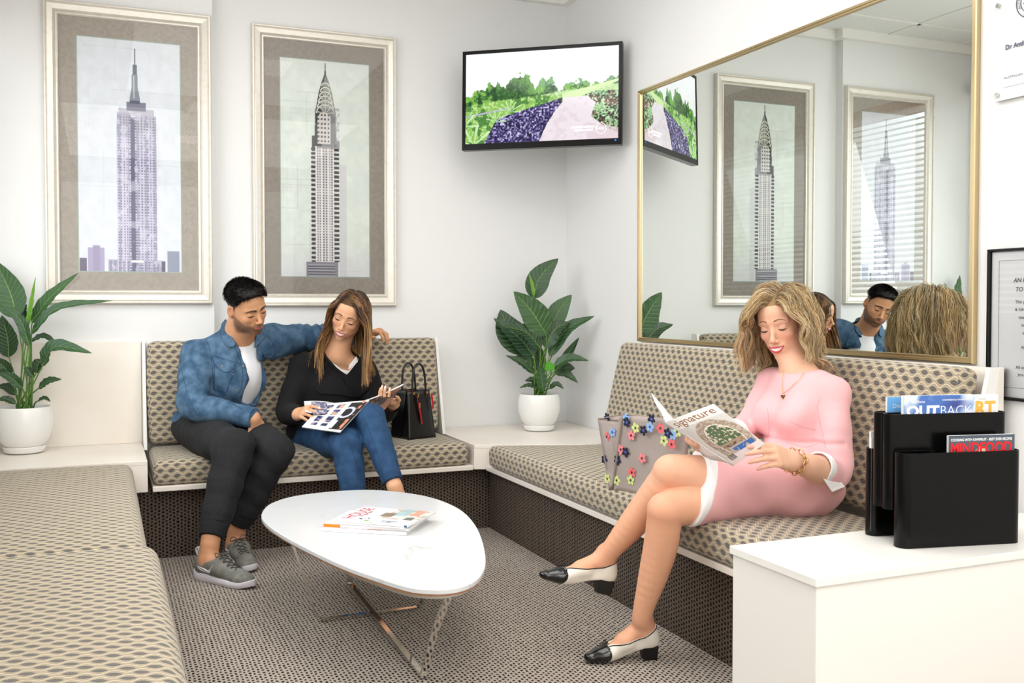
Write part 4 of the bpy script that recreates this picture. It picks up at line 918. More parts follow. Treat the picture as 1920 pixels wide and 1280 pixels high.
def head_frame(nose, d, yaw, pitch, roll, sc):
    y, p, r = map(math.radians, (yaw, pitch, roll)); f = RT*math.sin(y)*math.cos(p)-UP*math.sin(p)-FW*math.cos(y)*math.cos(p); f = nrm(f)
    u = nrm(UP-f*(UP@f)); x = np.cross(f, u)            # local x = f x u
    u2 = u*math.cos(r)-RT*0; side = np.cross(u, f)
    u = nrm(u*math.cos(r)+side*math.sin(r)*(-1 if side@RT > 0 else 1)); x = np.cross(f, u)
    o = W(*nose, d=d); F_ = Fr(o, x, f, u, sc); F_.o = o-F_.d((0, .1165, -.028))*sc; return F_
def head_field(smile=.5, mouth=1, male=0, lids=.0):
    e = f_ell
    def f(p):
        q = p.copy(); q[:, 0] = np.abs(q[:, 0]); c = lambda *a: np.array(a)
        d = e(p, c(0, -.018, .042), (.075, .095, .079))
        d = smin(d, e(p, c(0, .018, -.008), (.0655+.003*male, .072, .090)), .02)
        d = smin(d, e(p, c(0, .030, -.058), (.048+.008*male, .050, .044)), .022)
        d = smin(d, e(q, c(.046+.006*male, .000, -.050), (.014, .022, .022)), .025)
        d = smin(d, e(p, c(0, .072, -.092), (.020+.006*male, .016, .0160)), .018)
        d = smin(d, e(p, c(0, .046, .052), (.054, .042, .044)), .02)
        d = smin(d, e(q, c(.037, .060, -.020+.004*smile), (.021, .0175+.003*smile, .019)), .014)
        d = smin(d, f_cap(q, c(.010, .083, .031), c(.046, .068, .028), .009+.002*male, .008), .012)
        d = smin(d, e(p, c(0, .078, -.060), (.030, .017, .024)), .012)
        d = smax(d, -e(q, c(.032, .097, .009), (.0175, .0155, .0120)), .008)
        d = smin(d, e(q, c(.0320, .0735, .0075), (.0152, .0128, .0122)), .0035)
        d = smin(d, f_cap(p, c(0, .080, .024), c(0, .105, -.024), .0062+.001*male, .0082+.001*male), .010)
        d = smin(d, e(p, c(0, .1065, -.0275), (.0098, .0105, .0090)), .006)
        d = smin(d, e(q, c(.0115, .0985, -.0325), (.0070, .0085, .0065)), .004)
        d = smax(d, -e(q, c(.0060, .1030, -.0405), (.0032, .0045, .0040)), .002)
        sm = smile; cz = -.0575+.0080*sm; cx = .0225+.0050*sm; cy = .0870-.004*sm
        d = smin(d, f_cap(q, c(.003, .0965, -.0535), c(.014, .0945, -.0530+.0005*sm), .0042, .0040), .003)
        d = smin(d, f_cap(q, c(.014, .0945, -.0530+.0005*sm), c(cx, cy, cz), .0040, .0018), .003)
        d = smin(d, f_cap(q, c(0, .0955, -.0680-.001*mouth), c(.012, .0930, -.0665-.0005*mouth+.001*sm), .0050, .0046), .003)
        d = smin(d, f_cap(q, c(.012, .0930, -.0665+.001*sm), c(cx, cy, cz-.0006), .0046, .0018), .003)
        if mouth:
            w = cx-.0015; zz = -.0612+.0078*sm*np.clip(q[:, 0]/w, 0, 1)**2; m = np.sqrt(((q[:, 0]/w)**2)+(((p[:, 2]-zz)/(.0082*mouth))**2)+(((p[:, 1]-.098)/.0125)**2))-1; d = smax(d, -m*.0055, .0015)
        else:
            zz = -.0605+.0060*sm*np.clip(q[:, 0]/cx, 0, 1)**2; m = np.maximum(np.abs(p[:, 2]-zz)-.0008, np.maximum(.088-p[:, 1], q[:, 0]-cx)); d = smax(d, -m, .002)
        qe = q-c(.0775, -.012, .000); ce, se = math.cos(.38), math.sin(.38); qe = np.stack([qe[:, 0]*ce+qe[:, 1]*se, -qe[:, 0]*se+qe[:, 1]*ce, qe[:, 2]], 1); ea = e(qe, c(0, 0, 0), (.0080, .0195, .0315)); ea = smax(ea, -e(qe, c(.0080, .002, .004), (.0070, .0120, .0190)), .003)
        return smin(d, ea, .006)
    return f
def lid_line(H_, sd, zoff=-.0065, w=.0135, drop=.0035):
    """closed lash line over the eye ball, local points"""
    t = np.linspace(-1, 1, 13); x = .032+t*w; z = .0075+zoff+(t**2)*drop; return np.stack([x*sd, np.full(13, .12), z], 1)
def on_face(ops, H_, pts, off=.0003):
    P = H_.w(pts); P = raycast(ops, P, -H_.R[:, 1], off); return P
def brow_pts(sd, x0=.012, x1=.050, z0=.030, arch=.007, z1=.028):
    t = np.linspace(0, 1, 12); x = x0+(x1-x0)*t; z = z0+(z1-z0)*t+arch*np.sin(np.pi*np.clip(t*.85+.1, 0, 1)); return np.stack([x*sd, np.full(12, .12), z], 1)
def hand(F_, curls, spread=(8, 2, -4, -10), thumb=((.024, .016, .008), (.046, .044, .018), (.054, .072, .026), (.052, .094, .032)), nails=None, fat=1.0, lens=1.0):
    """F_: x toward the thumb, y along the fingers, z out of the palm"""
    palm = []; M = [(.027, .086, .0), (.009, .091, -.002), (-.010, .087, -.001), (-.027, .078, .002)]
    for i, m in enumerate(M): palm.append(F_.cap((m[0]*.55, .006, 0), m, .0135*fat, .0105*fat, .016))
    palm.append(F_.cap((.020, .020, .008), (.030, .050, .008), .013, .010, .014)); palm.append(F_.cap((-.018, .015, .006), (-.024, .050, .005), .012, .010, .014))
    grp = [('u', palm, .02)]; LEN = [(.041, .025, .021), (.045, .028, .022), (.042, .026, .022), (.033, .019, .019)]
    for i, m in enumerate(M):
        a = 0; p = np.array(m); pts = [p]; sp = math.radians(spread[i])
        for L, c in zip(LEN[i], curls[i]):
            a += math.radians(c); dr = np.array((math.sin(sp)*math.cos(a), math.cos(sp)*math.cos(a), math.sin(a))); p = p+dr*L*lens; pts.append(p)
        r = np.array((.0092, .0083, .0073, .0058))*fat*(.90 if i == 3 else 1); grp.append(('u', F_.chain(pts, r, .004), .005))
        if nails is not None:
            up = np.array((0, math.sin(a), -math.cos(a))); nails.append((F_.w(pts[3]-.3*(pts[3]-pts[2])+up*.004), F_.d(up), F_.s))
    grp.append(('u', F_.chain(thumb, (.0125*fat, .0108*fat, .0092*fat, .0070*fat), .006), .010)); return grp
def paint_nails(c, V, nails, colr):
    for p, n, s in nails:
        q = V-p; m = (np.linalg.norm(q, axis=1) < .0062*s) & ((q@n) > -.0005); c[m] = colr
    return c
def strands(P, r, colr, k=3, tip=.35):
    """P: (n strands, m points, 3) -> tubes"""
    n, m, _ = P.shape; T = np.gradient(P, axis=1); T /= np.linalg.norm(T, axis=2)[..., None]+1e-9
    a = np.cross(T, np.array((.3, .5, .81))); a /= np.linalg.norm(a, axis=2)[..., None]+1e-9; b = np.cross(T, a); t = np.linspace(0, 1, m)
    rr = np.broadcast_to(np.asarray(r).reshape(-1, 1), (n, 1))*(1-(1-tip)*t**2)[None]; V = []
    for j in range(k):
        q = 2*math.pi*j/k; V.append(P+(a*math.cos(q)+b*math.sin(q))*rr[..., None])
    V = np.stack(V, 2).reshape(-1, 3); base = (np.arange(n)[:, None, None]*m+np.arange(m-1)[None, :, None])*k+np.arange(k)[None, None]
    nx = (np.arange(n)[:, None, None]*m+np.arange(m-1)[None, :, None])*k+(np.arange(k)[None, None]+1) % k
    F = np.stack([base, nx, nx+k, base+k], -1).reshape(-1, 4)
    c = np.repeat(np.asarray(colr), m*k, axis=0) if np.ndim(colr) == 2 and len(colr) == n else np.asarray(colr).reshape(n, m, 3).repeat(k, axis=1).reshape(-1, 3)
    return V, F, c
def off_face(H_, P):
    L = H_.l(P.reshape(-1, 3)).reshape(P.shape); return ~((L[..., 1] > .035) & (np.abs(L[..., 0]) < .060) & (L[..., 2] < .062) & (L[..., 2] > -.16)).any(1)
def locks(R_, P, ncl, rg, amt, f_lo, f_hi, a_lo, a_hi, length, side=0):
    """gathers strands into wavy locks"""
    n, m, _ = P.shape; gi = rg.choice(n, ncl, replace=False); sg = np.broadcast_to(side, (n,))*.1; cl = np.argmin(((R_[:, None]-R_[gi][None])**2).sum(-1)+(sg[:, None]-sg[gi][None])**2, 1); g = P[gi][cl]; t = np.linspace(0, 1, m)[None, :, None]
    P = P+(g-P)*(amt*np.clip(t*1.6, 0, 1)); f = rg.uniform(f_lo, f_hi, ncl)[cl][:, None]; ph = (rg.uniform(0, 6.28, ncl)[cl]+rg.normal(0, .25, n))[:, None]; a = (rg.uniform(a_lo, a_hi, ncl)[cl]*rg.uniform(.8, 1.2, n))[:, None]
    s = t[..., 0]*length; w = np.stack([np.sin(s*f+ph), np.cos(s*f*.93+ph*1.4), .3*np.sin(s*f*1.5+ph)], -1)
    return P+w*(a*np.clip(t[..., 0]*2.4, 0, 1))[..., None], cl
def grow(roots, dirs, ops, steps, ds, grav=.12, off=.003, wave=None, stiff=.0, target=None):
    """strands fall from their roots, sliding over the body"""
    n = len(roots); P = [roots]; d = dirs/np.linalg.norm(dirs, axis=1)[:, None]; p = roots.copy(); off = np.broadcast_to(off, (n,))
    for i in range(steps):
        g = np.broadcast_to(np.array((0, 0, -1.)), d.shape); gw = np.broadcast_to(grav, (n,))[:, None]
        d = d*(1-gw)+g*gw
        if target is not None: d = d+target(p, i)
        d /= np.linalg.norm(d, axis=1)[:, None]+1e-9; q = p+d*ds
        v = field(ops, q); m = v < off
        if m.any():
            G = grad(ops, q[m]); q[m] += G*(off[m]-v[m])[:, None]; d[m] = (q[m]-p[m])
        d /= np.linalg.norm(d, axis=1)[:, None]+1e-9; p = q; P.append(p)
    P = np.stack(P, 1)
    if wave is not None: P = P+wave(P)
    return P
M_SKIN = {}
def skin_mat(name): return mat(name, 'E0B090', .48, vcol='Col', sss=.12, spec=.35, bump=(220, .06, .0006))
def foot_fr(heel, toe, up=(0, 0, 1), sc=1.0):
    y = nrm(np.asarray(toe)-heel); x = nrm(np.cross(y, up)); z = np.cross(x, y); return Fr(heel, x, y, z, sc)
# ================================================================== WOMAN IN PINK
def comp(prims, k=.02, planes=(), kp=.002):
    def fn(P):
        g = None
        for q in prims: v = q.fn(P); g = v if g is None else smin(g, v, q.k)
        for pl in planes: g = smax(g, pl.fn(P), kp)
        return g
    return Pr(fn, k)
def mkhand(wrist, yd, zd, thumbdir, sc=.9):
    y = nrm(yd); z = np.asarray(zd, float); z = nrm(z-y*(z@y)); x = np.cross(y, z); x = x if x@np.asarray(thumbdir) > 0 else -x
    return Fr(wrist, x, y, z, sc)
A_ = np.array
def hairline(L, yo=0.):
    """scalp region test in head coordinates"""
    y, z, x = L[:, 1]-yo, L[:, 2], np.abs(L[:, 0])
    return z > np.interp(y, [-.12, -.03, -.005, .02, .045, .07, .10], [-.055, -.050, -.012, .035, .068, .084, .096])-.010*np.clip((.045-x)/.045, 0, 1)*0
def scalp_roots(H_, n, rng, pred):
    out = []
    while sum(len(o) for o in out) < n:
        v = rng.normal(size=(4*n, 3)); v /= np.linalg.norm(v, axis=1)[:, None]; L = A_((0, -.018, .042))+v*A_((.0752, .0952, .0792)); L = L[pred(L)]; out.append(L)
    return np.concatenate(out)[:n]
M_LASH = mat('dark_lash', '1A1210', .6); M_TEETH = mat('teeth', 'F6F2EA', .25); M_BROWB = mat('soft_brow', '8A6248', .8); M_BROWD = mat('dark_brow', '3A271E', .8)
def face_parts(H_, ops, P_, browm, lashw=.0011, brow=(.012, .050, .030, .007, .028), browr=.0016, teeth=True, smile=.7, lz=-.0065, lipc='CF4B5A'):
    for sd in (-1, 1):
        q = on_face(ops, H_, lid_line(H_, sd, lz), .0006); MB().tube(q, np.sin(np.linspace(.3, math.pi-.3, 13))*lashw*2.1*H_.s, 6).build('eyelashes', M_LASH, P_, True)
        q = on_face(ops, H_, brow_pts(sd, *brow), .0002); t_ = np.linspace(0, 1, 12); MB().tube(q, (1.15-.8*t_**1.5)*browr*H_.s*1.35, 6).build('eyebrow', browm, P_, True)
    cx = .0230+.0055*smile; cz = -.0580+.0085*smile; t = np.linspace(-1, 1, 21); a = 1-np.abs(t)**2.2; lm = mat('lips_'+lipc, lipc, .35); op = 1 if teeth else 0
    for z0, r0, dz, nm in ((-.0545 if op else -.0585, .0030, .0010, 'upper_lip'), (-.0706 if op else -.0655, .0036, -.0004, 'lower_lip')):
        z = cz+(z0-cz)*a; z = z+(dz*np.exp(-((np.abs(t)-.22)/.16)**2) if dz > 0 else 0); y = .0980-.0068*t*t-(.0012 if dz < 0 else 0)
        P = H_.w(np.stack([t*cx, y, z], 1)); MB().tube(P, (.0010+(r0-.0010)*a**.8)*H_.s*(1 if op else .85), 8).build(nm, lm, P_, True)
    if teeth:
        def tf(u, v):
            t = (u-.5)*2; x = t*(cx-.0025); zt = -.0552+(cz+.0562)*t*t*.85; z = zt-.0125*v*(1-.55*t*t); y = .0968-.0070*t*t+.0006*np.abs(np.sin(u*math.pi*8)); return H_.w(np.stack([x, y, z], 1))
        sheet('teeth', tf, 60, 6, M_TEETH, P_, thick=.001)
def trim(P, ln, steps, zend):
    below = P[:, :, 2] < np.asarray(zend)[:, None]; first = np.where(below.any(1), below.argmax(1), steps); ln = np.minimum(ln, np.maximum(first, 4)/steps)
    idx = np.linspace(0, 1, steps+1)[None]*ln[:, None]*steps; i0 = np.clip(idx.astype(int), 0, steps-1); fr = (idx-i0)[..., None]
    return np.take_along_axis(P, i0[..., None], 1)*(1-fr)+np.take_along_axis(P, i0[..., None]+1, 1)*fr

def build_blonde():
    rng = np.random.default_rng(3)
    H_ = head_frame((1447, 641), 3.17, -37, 17, 7, .96)
    P_ = thing('person', (1.95, 2.49, ZS+.01), 'woman with wavy blonde hair in a pink dress sitting cross-legged, reading a magazine, facing left', 'person')
    hL, kL, aL = W(1474, 905, d=3.04), W(1258, 886, d=2.97), W(1133, 1048, d=3.08)
    hR, kR, aR = W(1455, 903, d=3.17), W(1247, 957, d=2.90), W(1203, 1160, d=2.965)
    sL, eL, wL = W(1560, 738, d=3.10), W(1566, 885, d=2.98), W(1484, 863, d=2.80)
    sR, eR, wR = W(1450, 722, d=3.32), W(1405, 800, d=3.28), W(1322, 838, d=3.02)
    neckb = W(1497, 697, d=3.20); chB, waB, pvB = W(1503, 768, d=3.18), W(1497, 850, d=3.14), W(1492, 905, d=3.11); q85, q90 = chB*1., chB*1.; hb = H_.w((0, -.028, -.045))
    FLo, FLt = W(1143, 1116, d=3.08), W(1008, 1086, d=3.03); FRo, FRt = W(1231, 1233, Z=0), W(1094, 1243, Z=0)
    fL = foot_fr(FLo, FLt, (.25, .1, 1), np.linalg.norm(FLt-FLo)/.238); fR = foot_fr(FRo, FRt, (0, 0, 1), np.linalg.norm(FRt-FRo)/.238)
    def foot(F_, g=0, k=.018):
        return [F_.cap((0, .040, .125), (0, .036, .085), .029+g, .029+g, k), F_.ell((0, .030, .068), (.027+g, .033+g, .030+g), k), F_.cap((0, .045, .105), (0, .105, .064), .029+g, .027+g, k, ((0, 0, 1), .9)),
                F_.cap((0, .105, .056), (.002, .170, .026), .030+g, .026+g, k, ((0, 0, 1), .72)), F_.cap((.002, .170, .024), (.0, .212, .018), .0285+g, .020+g, k, ((0, 0, 1), .62))]
    calf = lambda k_, a_, b: chain([k_, k_*.70+a_*.30+b*.7, k_*.42+a_*.58+b*.5, a_*.85+k_*.15, a_], [.050, .0505, .0435, .032, .0285], .05)
    nails = []
    hf = mkhand(wL, W(1422, 841, d=2.69)-wL, FW*.8-UP*.45+RT*.1, UP, .93)
    hr = mkhand(wR, W(1292, 826, d=2.96)-wR, -FW*.3+UP*.9, -FW, .86)
    skull = H_.fn(head_field(.8, 1), .02)
    arms = [('u', chain([sL, eL, wL], [.043, .036, .0255], .03), .03), ('u', chain([eL*.6+wL*.4, eL*.35+wL*.65], [.037, .032], .02), .02)]+hand(hf, [(18, 22, 12), (22, 28, 14), (28, 30, 14), (34, 30, 14)], (2, 0, -2, -4), nails=nails, fat=1.05, thumb=((.020, .016, .010), (.034, .044, .030), (.036, .070, .042), (.034, .092, .046))) \
        + [('u', chain([sR, eR, wR], [.043, .036, .026], .03), .03)]+hand(hr, [(45, 50, 30), (48, 52, 30), (50, 55, 30), (52, 55, 30)], fat=.95)
    ops = [('u', [skull, cap(hb, neckb, .047*H_.s, .050, .03), cap(H_.w((0, -.01, -.09)), neckb+A_((-.02, 0, .01)), .030, .036, .025)], .03),
           ('u', [ell(chB, (.085, .130, .12)), ell(waB, (.08, .11, .12)), ell(pvB, (.11, .14, .09)),
                  cap(neckb+A_((.01, 0, -.005)), sL, .036, .042, .03), cap(neckb+A_((.01, 0, -.005)), sR, .036, .042, .03)], .035)]+arms+[
           ('u', chain([hR, kR], [.078, .054], .03)+calf(kR, aR, A_((.016, .0, 0))), .03), ('u', foot(fR), .018),
           ('u', chain([hL, kL], [.078, .056], .03)+calf(kL, aL, A_((.014, .012, -.008))), .006), ('u', foot(fL), .018)]
    knees = (kL, kR)
    def colf(V):
        L = H_.l(V); c = np.tile(hexc('E8B598'), (len(V), 1)); n = vn3(V, 60)*.5+vn3(V, 140)*.5; c *= (1+.035*n)[:, None]
        def add(m, h): nonlocal c; c = c*(1-m[:, None])+hexc(h)*m[:, None]
        z = V[:, 2]
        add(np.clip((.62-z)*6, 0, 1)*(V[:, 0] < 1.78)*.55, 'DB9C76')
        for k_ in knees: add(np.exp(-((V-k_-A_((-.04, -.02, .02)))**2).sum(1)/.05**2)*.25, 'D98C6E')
        H1 = (L[:, 2] > -.13) & (np.abs(L[:, 0]) < .10) & (np.abs(L[:, 1]) < .14)
        q = L.copy(); q[:, 0] = np.abs(q[:, 0])
        add(H1*np.exp(-((q-A_((.040, .075, -.022)))**2).sum(1)/.020**2)*.35, 'E88F80'); add(H1*np.exp(-((L-A_((0, .115, -.03)))**2).sum(1)/.010**2)*.25, 'E08A78')
        lip = 0*((np.abs(np.hypot(q[:, 0]/.0262, (L[:, 2]+.0608-.0075*(q[:, 0]/.026)**2)/.0118))) < 1)&(L[:, 1] > .082)&H1; add(lip*.35, 'D9808A')
        inn = (H1 & (np.hypot(q[:, 0]/.021, (L[:, 2]+.0605-.0065*(q[:, 0]/.024)**2)/.0045) < 1) & (L[:, 1] < .0905) & (L[:, 1] > .07)); add(inn*1., '4A1512')
        add(H1*(L[:, 1] > .06)*np.exp(-((q[:, 0]-.032)/.014)**2-((L[:, 2]-.013)/.008)**2)*.30, 'B98578')
        add(H1*hairline(L)*(L[:, 2] > -.06)*1., '94734C')
        return paint_nails(c, V, nails, hexc('EDA9A0'))
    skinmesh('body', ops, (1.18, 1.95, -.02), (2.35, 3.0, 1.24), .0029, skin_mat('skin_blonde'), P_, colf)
    face_parts(H_, ops, P_, M_BROWB, .0011, (.013, .050, .033, .008, .028), .0015, True, .8, lipc='C9485A')
    # dress
    slL = comp(chain([sL, (sL+eL)/2+A_((.0, -.004, 0)), eL, eL*.62+wL*.38], [.053, .051, .048, .045], .03), .03, [half(eL*.62+wL*.38, wL-eL)])
    slR = comp(chain([sR, eR, eR*.6+wR*.4], [.056, .050, .044], .03), .03, [half(eR*.62+wR*.38, wR-eR)])
    hem_p, hem_n = W(1312, 905, d=2.95), A_((-.93, .10, .30))
    dress = [('u', [ell(chB+A_((0, 0, .005)), (.102, .155, .140), k=.04), ell(waB, (.098, .132, .12), k=.05), ell(pvB, (.135, .165, .112), k=.05), ell(pvB+A_((-.085, 0, .02)), (.10, .13, .07), k=.05),
                    ell(chB+A_((-.082, -.075, -.022)), (.060, .062, .062), k=.035), ell(chB+A_((-.082, .055, -.020)), (.060, .062, .062), k=.035),
                    cap(neckb+A_((.01, 0, -.02)), sL, .042, .054, .03), cap(neckb+A_((.01, 0, -.02)), sR, .042, .054, .03)], .04),
             ('u', chain([hL, kL*.8+hL*.2, kL*1.0], [.092, .076, .070], .03)+chain([hR, kR*.85+hR*.15+A_((0, 0, .01))], [.090, .074], .05)+[cap((hL+hR)/2+A_((0, 0, -.02)), (kL+kR)/2*.7+(hL+hR)/2*.3, .085, .07, .05)], .05),
             ('i', half(neckb+A_((0, 0, .006)), (-.10, .0, 1)), .004), ('u', [slL, slR], .02),
             ('s', comp([cap(wL, eL*.45+wL*.55, .036, .036)], .01), .002), ('i', half(hem_p, hem_n), .003),
             ('w', folds(.0030, 40, 9, 1, (1, 1.2, 1))), ('w', lambda P: .005*np.exp(-((P[:, 2]-.655-.05*(P[:, 0]-2.05))/.007)**2)*(P[:, 0] > 1.86)*(P[:, 0] < 2.08))]
    M_PINK = mat('pink_crepe', 'F0B5B8', .75, bump=(500, .12, .0006), sheen=.2)
    M_WHT = mat('white_trim_fabric', 'F6F4F4', .7)
    M_D = dress[:-2]
    skinmesh('dress', dress+[('i', Pr(lambda P: (P-hem_p)@nrm(hem_n)+.020), .002)], (1.5, 2.0, .39), (2.32, 2.98, .96), .004, M_PINK, P_)
    hb_ops = [o for o in dress]; hb_ops.append(('i', Pr(lambda P: -((P-hem_p)@nrm(hem_n))-.0235), .002)); hb_ops.append(('w', lambda P: np.full(len(P), -.0012)))
    skinmesh('hem_band', hb_ops, (1.5, 2.2, .39), (1.80, 2.80, .70), .0035, M_WHT, P_)
    for n_, (e_, w_) in enumerate(((eL, wL), (eR, wR))):
        ax = nrm(w_-e_); c0 = e_*.64+w_*.36
        cf = [('u', [cap(c0-ax*.05, c0+ax*.05, .0485, .0475)], .01), ('s', cap(c0-ax*.1, c0+ax*.1, .0425, .0415), .001), ('i', half(c0+ax*.018, ax), .001), ('i', half(c0-ax*.014, -ax), .001)]
        skinmesh('cuff', cf, c0-.09, c0+.09, .003, M_WHT, P_)
    mb = MB(); tri = [c0*0+q for q in (W(1541, 893, d=2.86), W(1560, 922, d=2.88), W(1584, 912, d=2.92), W(1570, 893, d=2.92))]
    mb.prism(tri, FW*.003); mb.build('cuff_point', M_WHT, P_)
    for pts, d0 in (([(1438, 765), (1440, 775), (1442, 800), (1441, 818)], 2.7), ([(1472, 828), (1510, 838), (1536, 830)], 2.7), ([(1480, 790), (1505, 800), (1530, 806)], 2.7), ([(1538, 745), (1532, 765), (1540, 800), (1548, 840)], 2.7)):
        q = px_on(dress, [tuple(v) for v in np.array(spline([A_((x, y, 0.)) for x, y in pts], 6))[:, :2]], d0, .0002); MB().tube(q, .0006, 5).build('seam', mat('pink_seam', 'DE9CA0', .8), P_, True)
    # shoes
    top = lambda y: np.interp(y, [-.01, .01, .05, .10, .150, .164, .168], [.112, .104, .080, .066, .057, .052, .3])
    patent = mat('black_patent', '080808', .08, coat=.6); cream = mat('ivory_leather', 'EFE9DC', .35); blk = mat('black_piping', '0C0C0C', .4)
    for F_ in (fL, fR):
        sh = [('u', foot(F_, .0042), .01), ('u', [F_.cap((0, .02, .055), (0, .06, .048), .025, .024, .012), F_.cap((0, .06, .046), (0, .15, .018), .022, .018, .012)], .012), ('i', F_.fn(lambda L: L[:, 2]-top(L[:, 1])), .0015), ('i', F_.fn(lambda L: np.interp(L[:, 1], [0, .05, .08, .12, .16, .2, .24], [.042, .040, .032, .014, .002, .001, .006])-L[:, 2]), .002)]
        toe = lambda L: L[:, 1]-(.158+.010*(1-(L[:, 0]/.03)**2)+(.03-L[:, 2])*.25*0)
        lo = np.minimum(F_.o, F_.w((0, .24, 0)))-.12; hi = np.maximum(F_.o, F_.w((0, .24, 0)))+.16
        so = skinmesh('shoe', sh+[('i', F_.fn(toe), .0008)], lo, hi, .0026, cream, P_)
        skinmesh('toe_cap', sh+[('i', F_.fn(lambda L: -toe(L)), .0008), ('w', lambda P: np.full(len(P), -.0004))], lo, hi, .0026, patent, so)
        hl = F_.R; q = [F_.w((x, y, 0)) for x, y in ((-.021, .004), (.021, .004), (.021, .046), (-.021, .046))]; t_ = [F_.w((x, y, .046)) for x, y in ((-.025, .000), (.025, .000), (.025, .056), (-.025, .056))]
        MB().add(q+t_, [(0, 3, 2, 1), (4, 5, 6, 7), (0, 1, 5, 4), (1, 2, 6, 5), (2, 3, 7, 6), (3, 0, 4, 7)]).build('heel', blk, so, bev=.004)
        ys = np.linspace(-.004, .160, 26)
        for sd in (-1, 1):
            L = np.stack([np.full(26, sd*.06), ys, top(ys)-.001], 1); q = raycast(sh[:2], F_.w(L), -F_.R[:, 0]*sd, .0002); q = q[np.linalg.norm(q-F_.w(L), axis=1) < .09*F_.s]; MB().tube(q, .0017, 6).build('piping', blk, so, True)
        L = np.stack([np.linspace(-.026, .026, 13), .160+.006*(1-np.linspace(-1, 1, 13)**2), np.full(13, .10)], 1); q = raycast(sh[:2], F_.w(L), -F_.R[:, 2], .0002); MB().tube(q, .0017, 6).build('piping', blk, so, True)
        bc = raycast(sh[:2], F_.w([(0, .167, .1)]), -F_.R[:, 2], .002)[0]; bw = MB()
        for sd in (-1, 1):
            bw.tube([bc+F_.d((sd*.016*math.sin(t), .004*math.sin(2*t), .002+.007*(1-math.cos(t))*.5)) for t in np.linspace(0, math.pi, 8)]+[bc+F_.d((sd*.010*math.sin(t), -.010*math.sin(t*1.0), .001)) for t in np.linspace(math.pi, .2, 6)], .0011, 5)
            bw.tube([bc, bc+F_.d((sd*.008, .010, -.001)), bc+F_.d((sd*.012, .018, -.004))], .0010, 5)
        bw.build('bow', blk, so)
    # necklace, bracelet, rings
    nk = [('u', ops[0][1]+ops[1][1]+dress[0][1], .02)]
    pts = [(1470, 697), (1467, 715), (1466, 733)]; q1 = px_on(nk, [tuple(v[:2]) for v in spline([A_((x, y, 0.)) for x, y in ((1470, 694), (1466, 715), (1468, 738))], 6)], 2.75, .0015)
    q2 = px_on(nk, [tuple(v[:2]) for v in spline([A_((x, y, 0.)) for x, y in ((1468, 738), (1487, 722), (1508, 698))], 6)], 2.75, .0015)
    nl = MB().tube(np.concatenate([q1, q2]), .0009, 5).build('necklace', M_GOLDJ, P_, True); pc_ = q1[-1]
    t = np.linspace(0, 2*math.pi, 24, endpoint=False); hx = .0085*np.sin(t)**3; hy = (.0068*np.cos(t)-.0026*np.cos(2*t)-.001*np.cos(3*t))*1.1
    MB().prism([pc_+RT*a_+UP*(b_-.009)-FW*.003 for a_, b_ in zip(hx, hy)], -FW*.003).build('heart_pendant', M_GOLDJ, nl, bev=.0008)
    ax = nrm(wL-eL); u_ = nrm(np.cross(ax, (0, 0, 1))); v_ = np.cross(ax, u_); bc = wL-ax*.018
    br = None
    for i in range(15):
        a_ = i/15*2*math.pi; R_ = .0335; ctr = bc+(u_*math.cos(a_)+v_*math.sin(a_))*R_+ax*.004*math.sin(a_*3); tn_ = -u_*math.sin(a_)+v_*math.cos(a_); nn = ax if i % 2 else nrm(u_*math.cos(a_)+v_*math.sin(a_))
        ring = [ctr+tn_*.0095*math.cos(b_)+nn*.0062*math.sin(b_) for b_ in np.linspace(0, 2*math.pi, 13)]
        if br is None: br = MB()
        br.tube(ring, .0017, 6)
    br.build('bracelet', M_GOLDJ, P_, True)
    for px in ((1446, 862), (1449, 876)):
        c_ = px_on(ops, [px], 2.5, -.0075)[0]; fy = hf.R[:, 1]; fx = hf.R[:, 0]; fz = hf.R[:, 2]
        r_ = MB().tube([c_+(fx*math.cos(b_)+fz*math.sin(b_))*.0088 for b_ in np.linspace(0, 2*math.pi, 17)], .0012, 6)
        s0 = c_-fz*.0095; r_.lathe([(0, -.003), (.003, -.001), (.0034, .001), (.0, .003)], tuple(s0), 8); r_.build('ring', mat('silver_jewellery', 'E4DFD8', .12, 1), P_, True)
    # hair
    def hairset(n, seed, part, steps, ds, offr, grav, wav, tones, rootc, rad, P0):
        rg = np.random.default_rng(seed); R_ = scalp_roots(H_, n, rg, hairline); R_ = R_[R_[:, 2] > -.045]; n = len(R_)
        side = np.where(R_[:, 0] > part, 1., -1.); near = np.exp(-((R_[:, 0]-part)/.045)**2)*(R_[:, 2] > .05)
        D = np.stack([side*(.28+.45*near), -.25*np.ones(n)+.10*near-.3*(R_[:, 1] < -.03)+rg.normal(0, .08, n), -.1+.25*near+rg.normal(0, .06, n)], 1)
        front = (R_[:, 1] > .045)
        D[front, 1] += .25; roots = H_.w(R_); d = H_.d(D)
        return rg, R_, side, roots, d, n
    rg, R_, side, roots, d, n = hairset(7600, 5, -.012, 0, 0, 0, 0, 0, 0, 0, 0, 0)
    cops = [ops[0], ops[1], ('u', dress[0][1]+[slL, slR], .03)]
    lay = rg.uniform(.001, .021, n)
    def tgt(p, i):
        L = H_.l(p); m = (L[:, 1] > .006)*(np.abs(L[:, 0]) < .090)*(L[:, 2] < .075)*(L[:, 2] > -.13); v = np.stack([side*.42*m, -.32*m, 0*m], 1); return H_.d(v)
    wv_ph = rg.uniform(0, 6.28, n)*.35+np.round(rg.uniform(0, 14, n)+R_[:, 0]*40+R_[:, 2]*30)*1.3; wf_ = rg.uniform(48, 66, n); wa = rg.uniform(.004, .0105, n)
    cl = rg.normal(size=(n, 3))
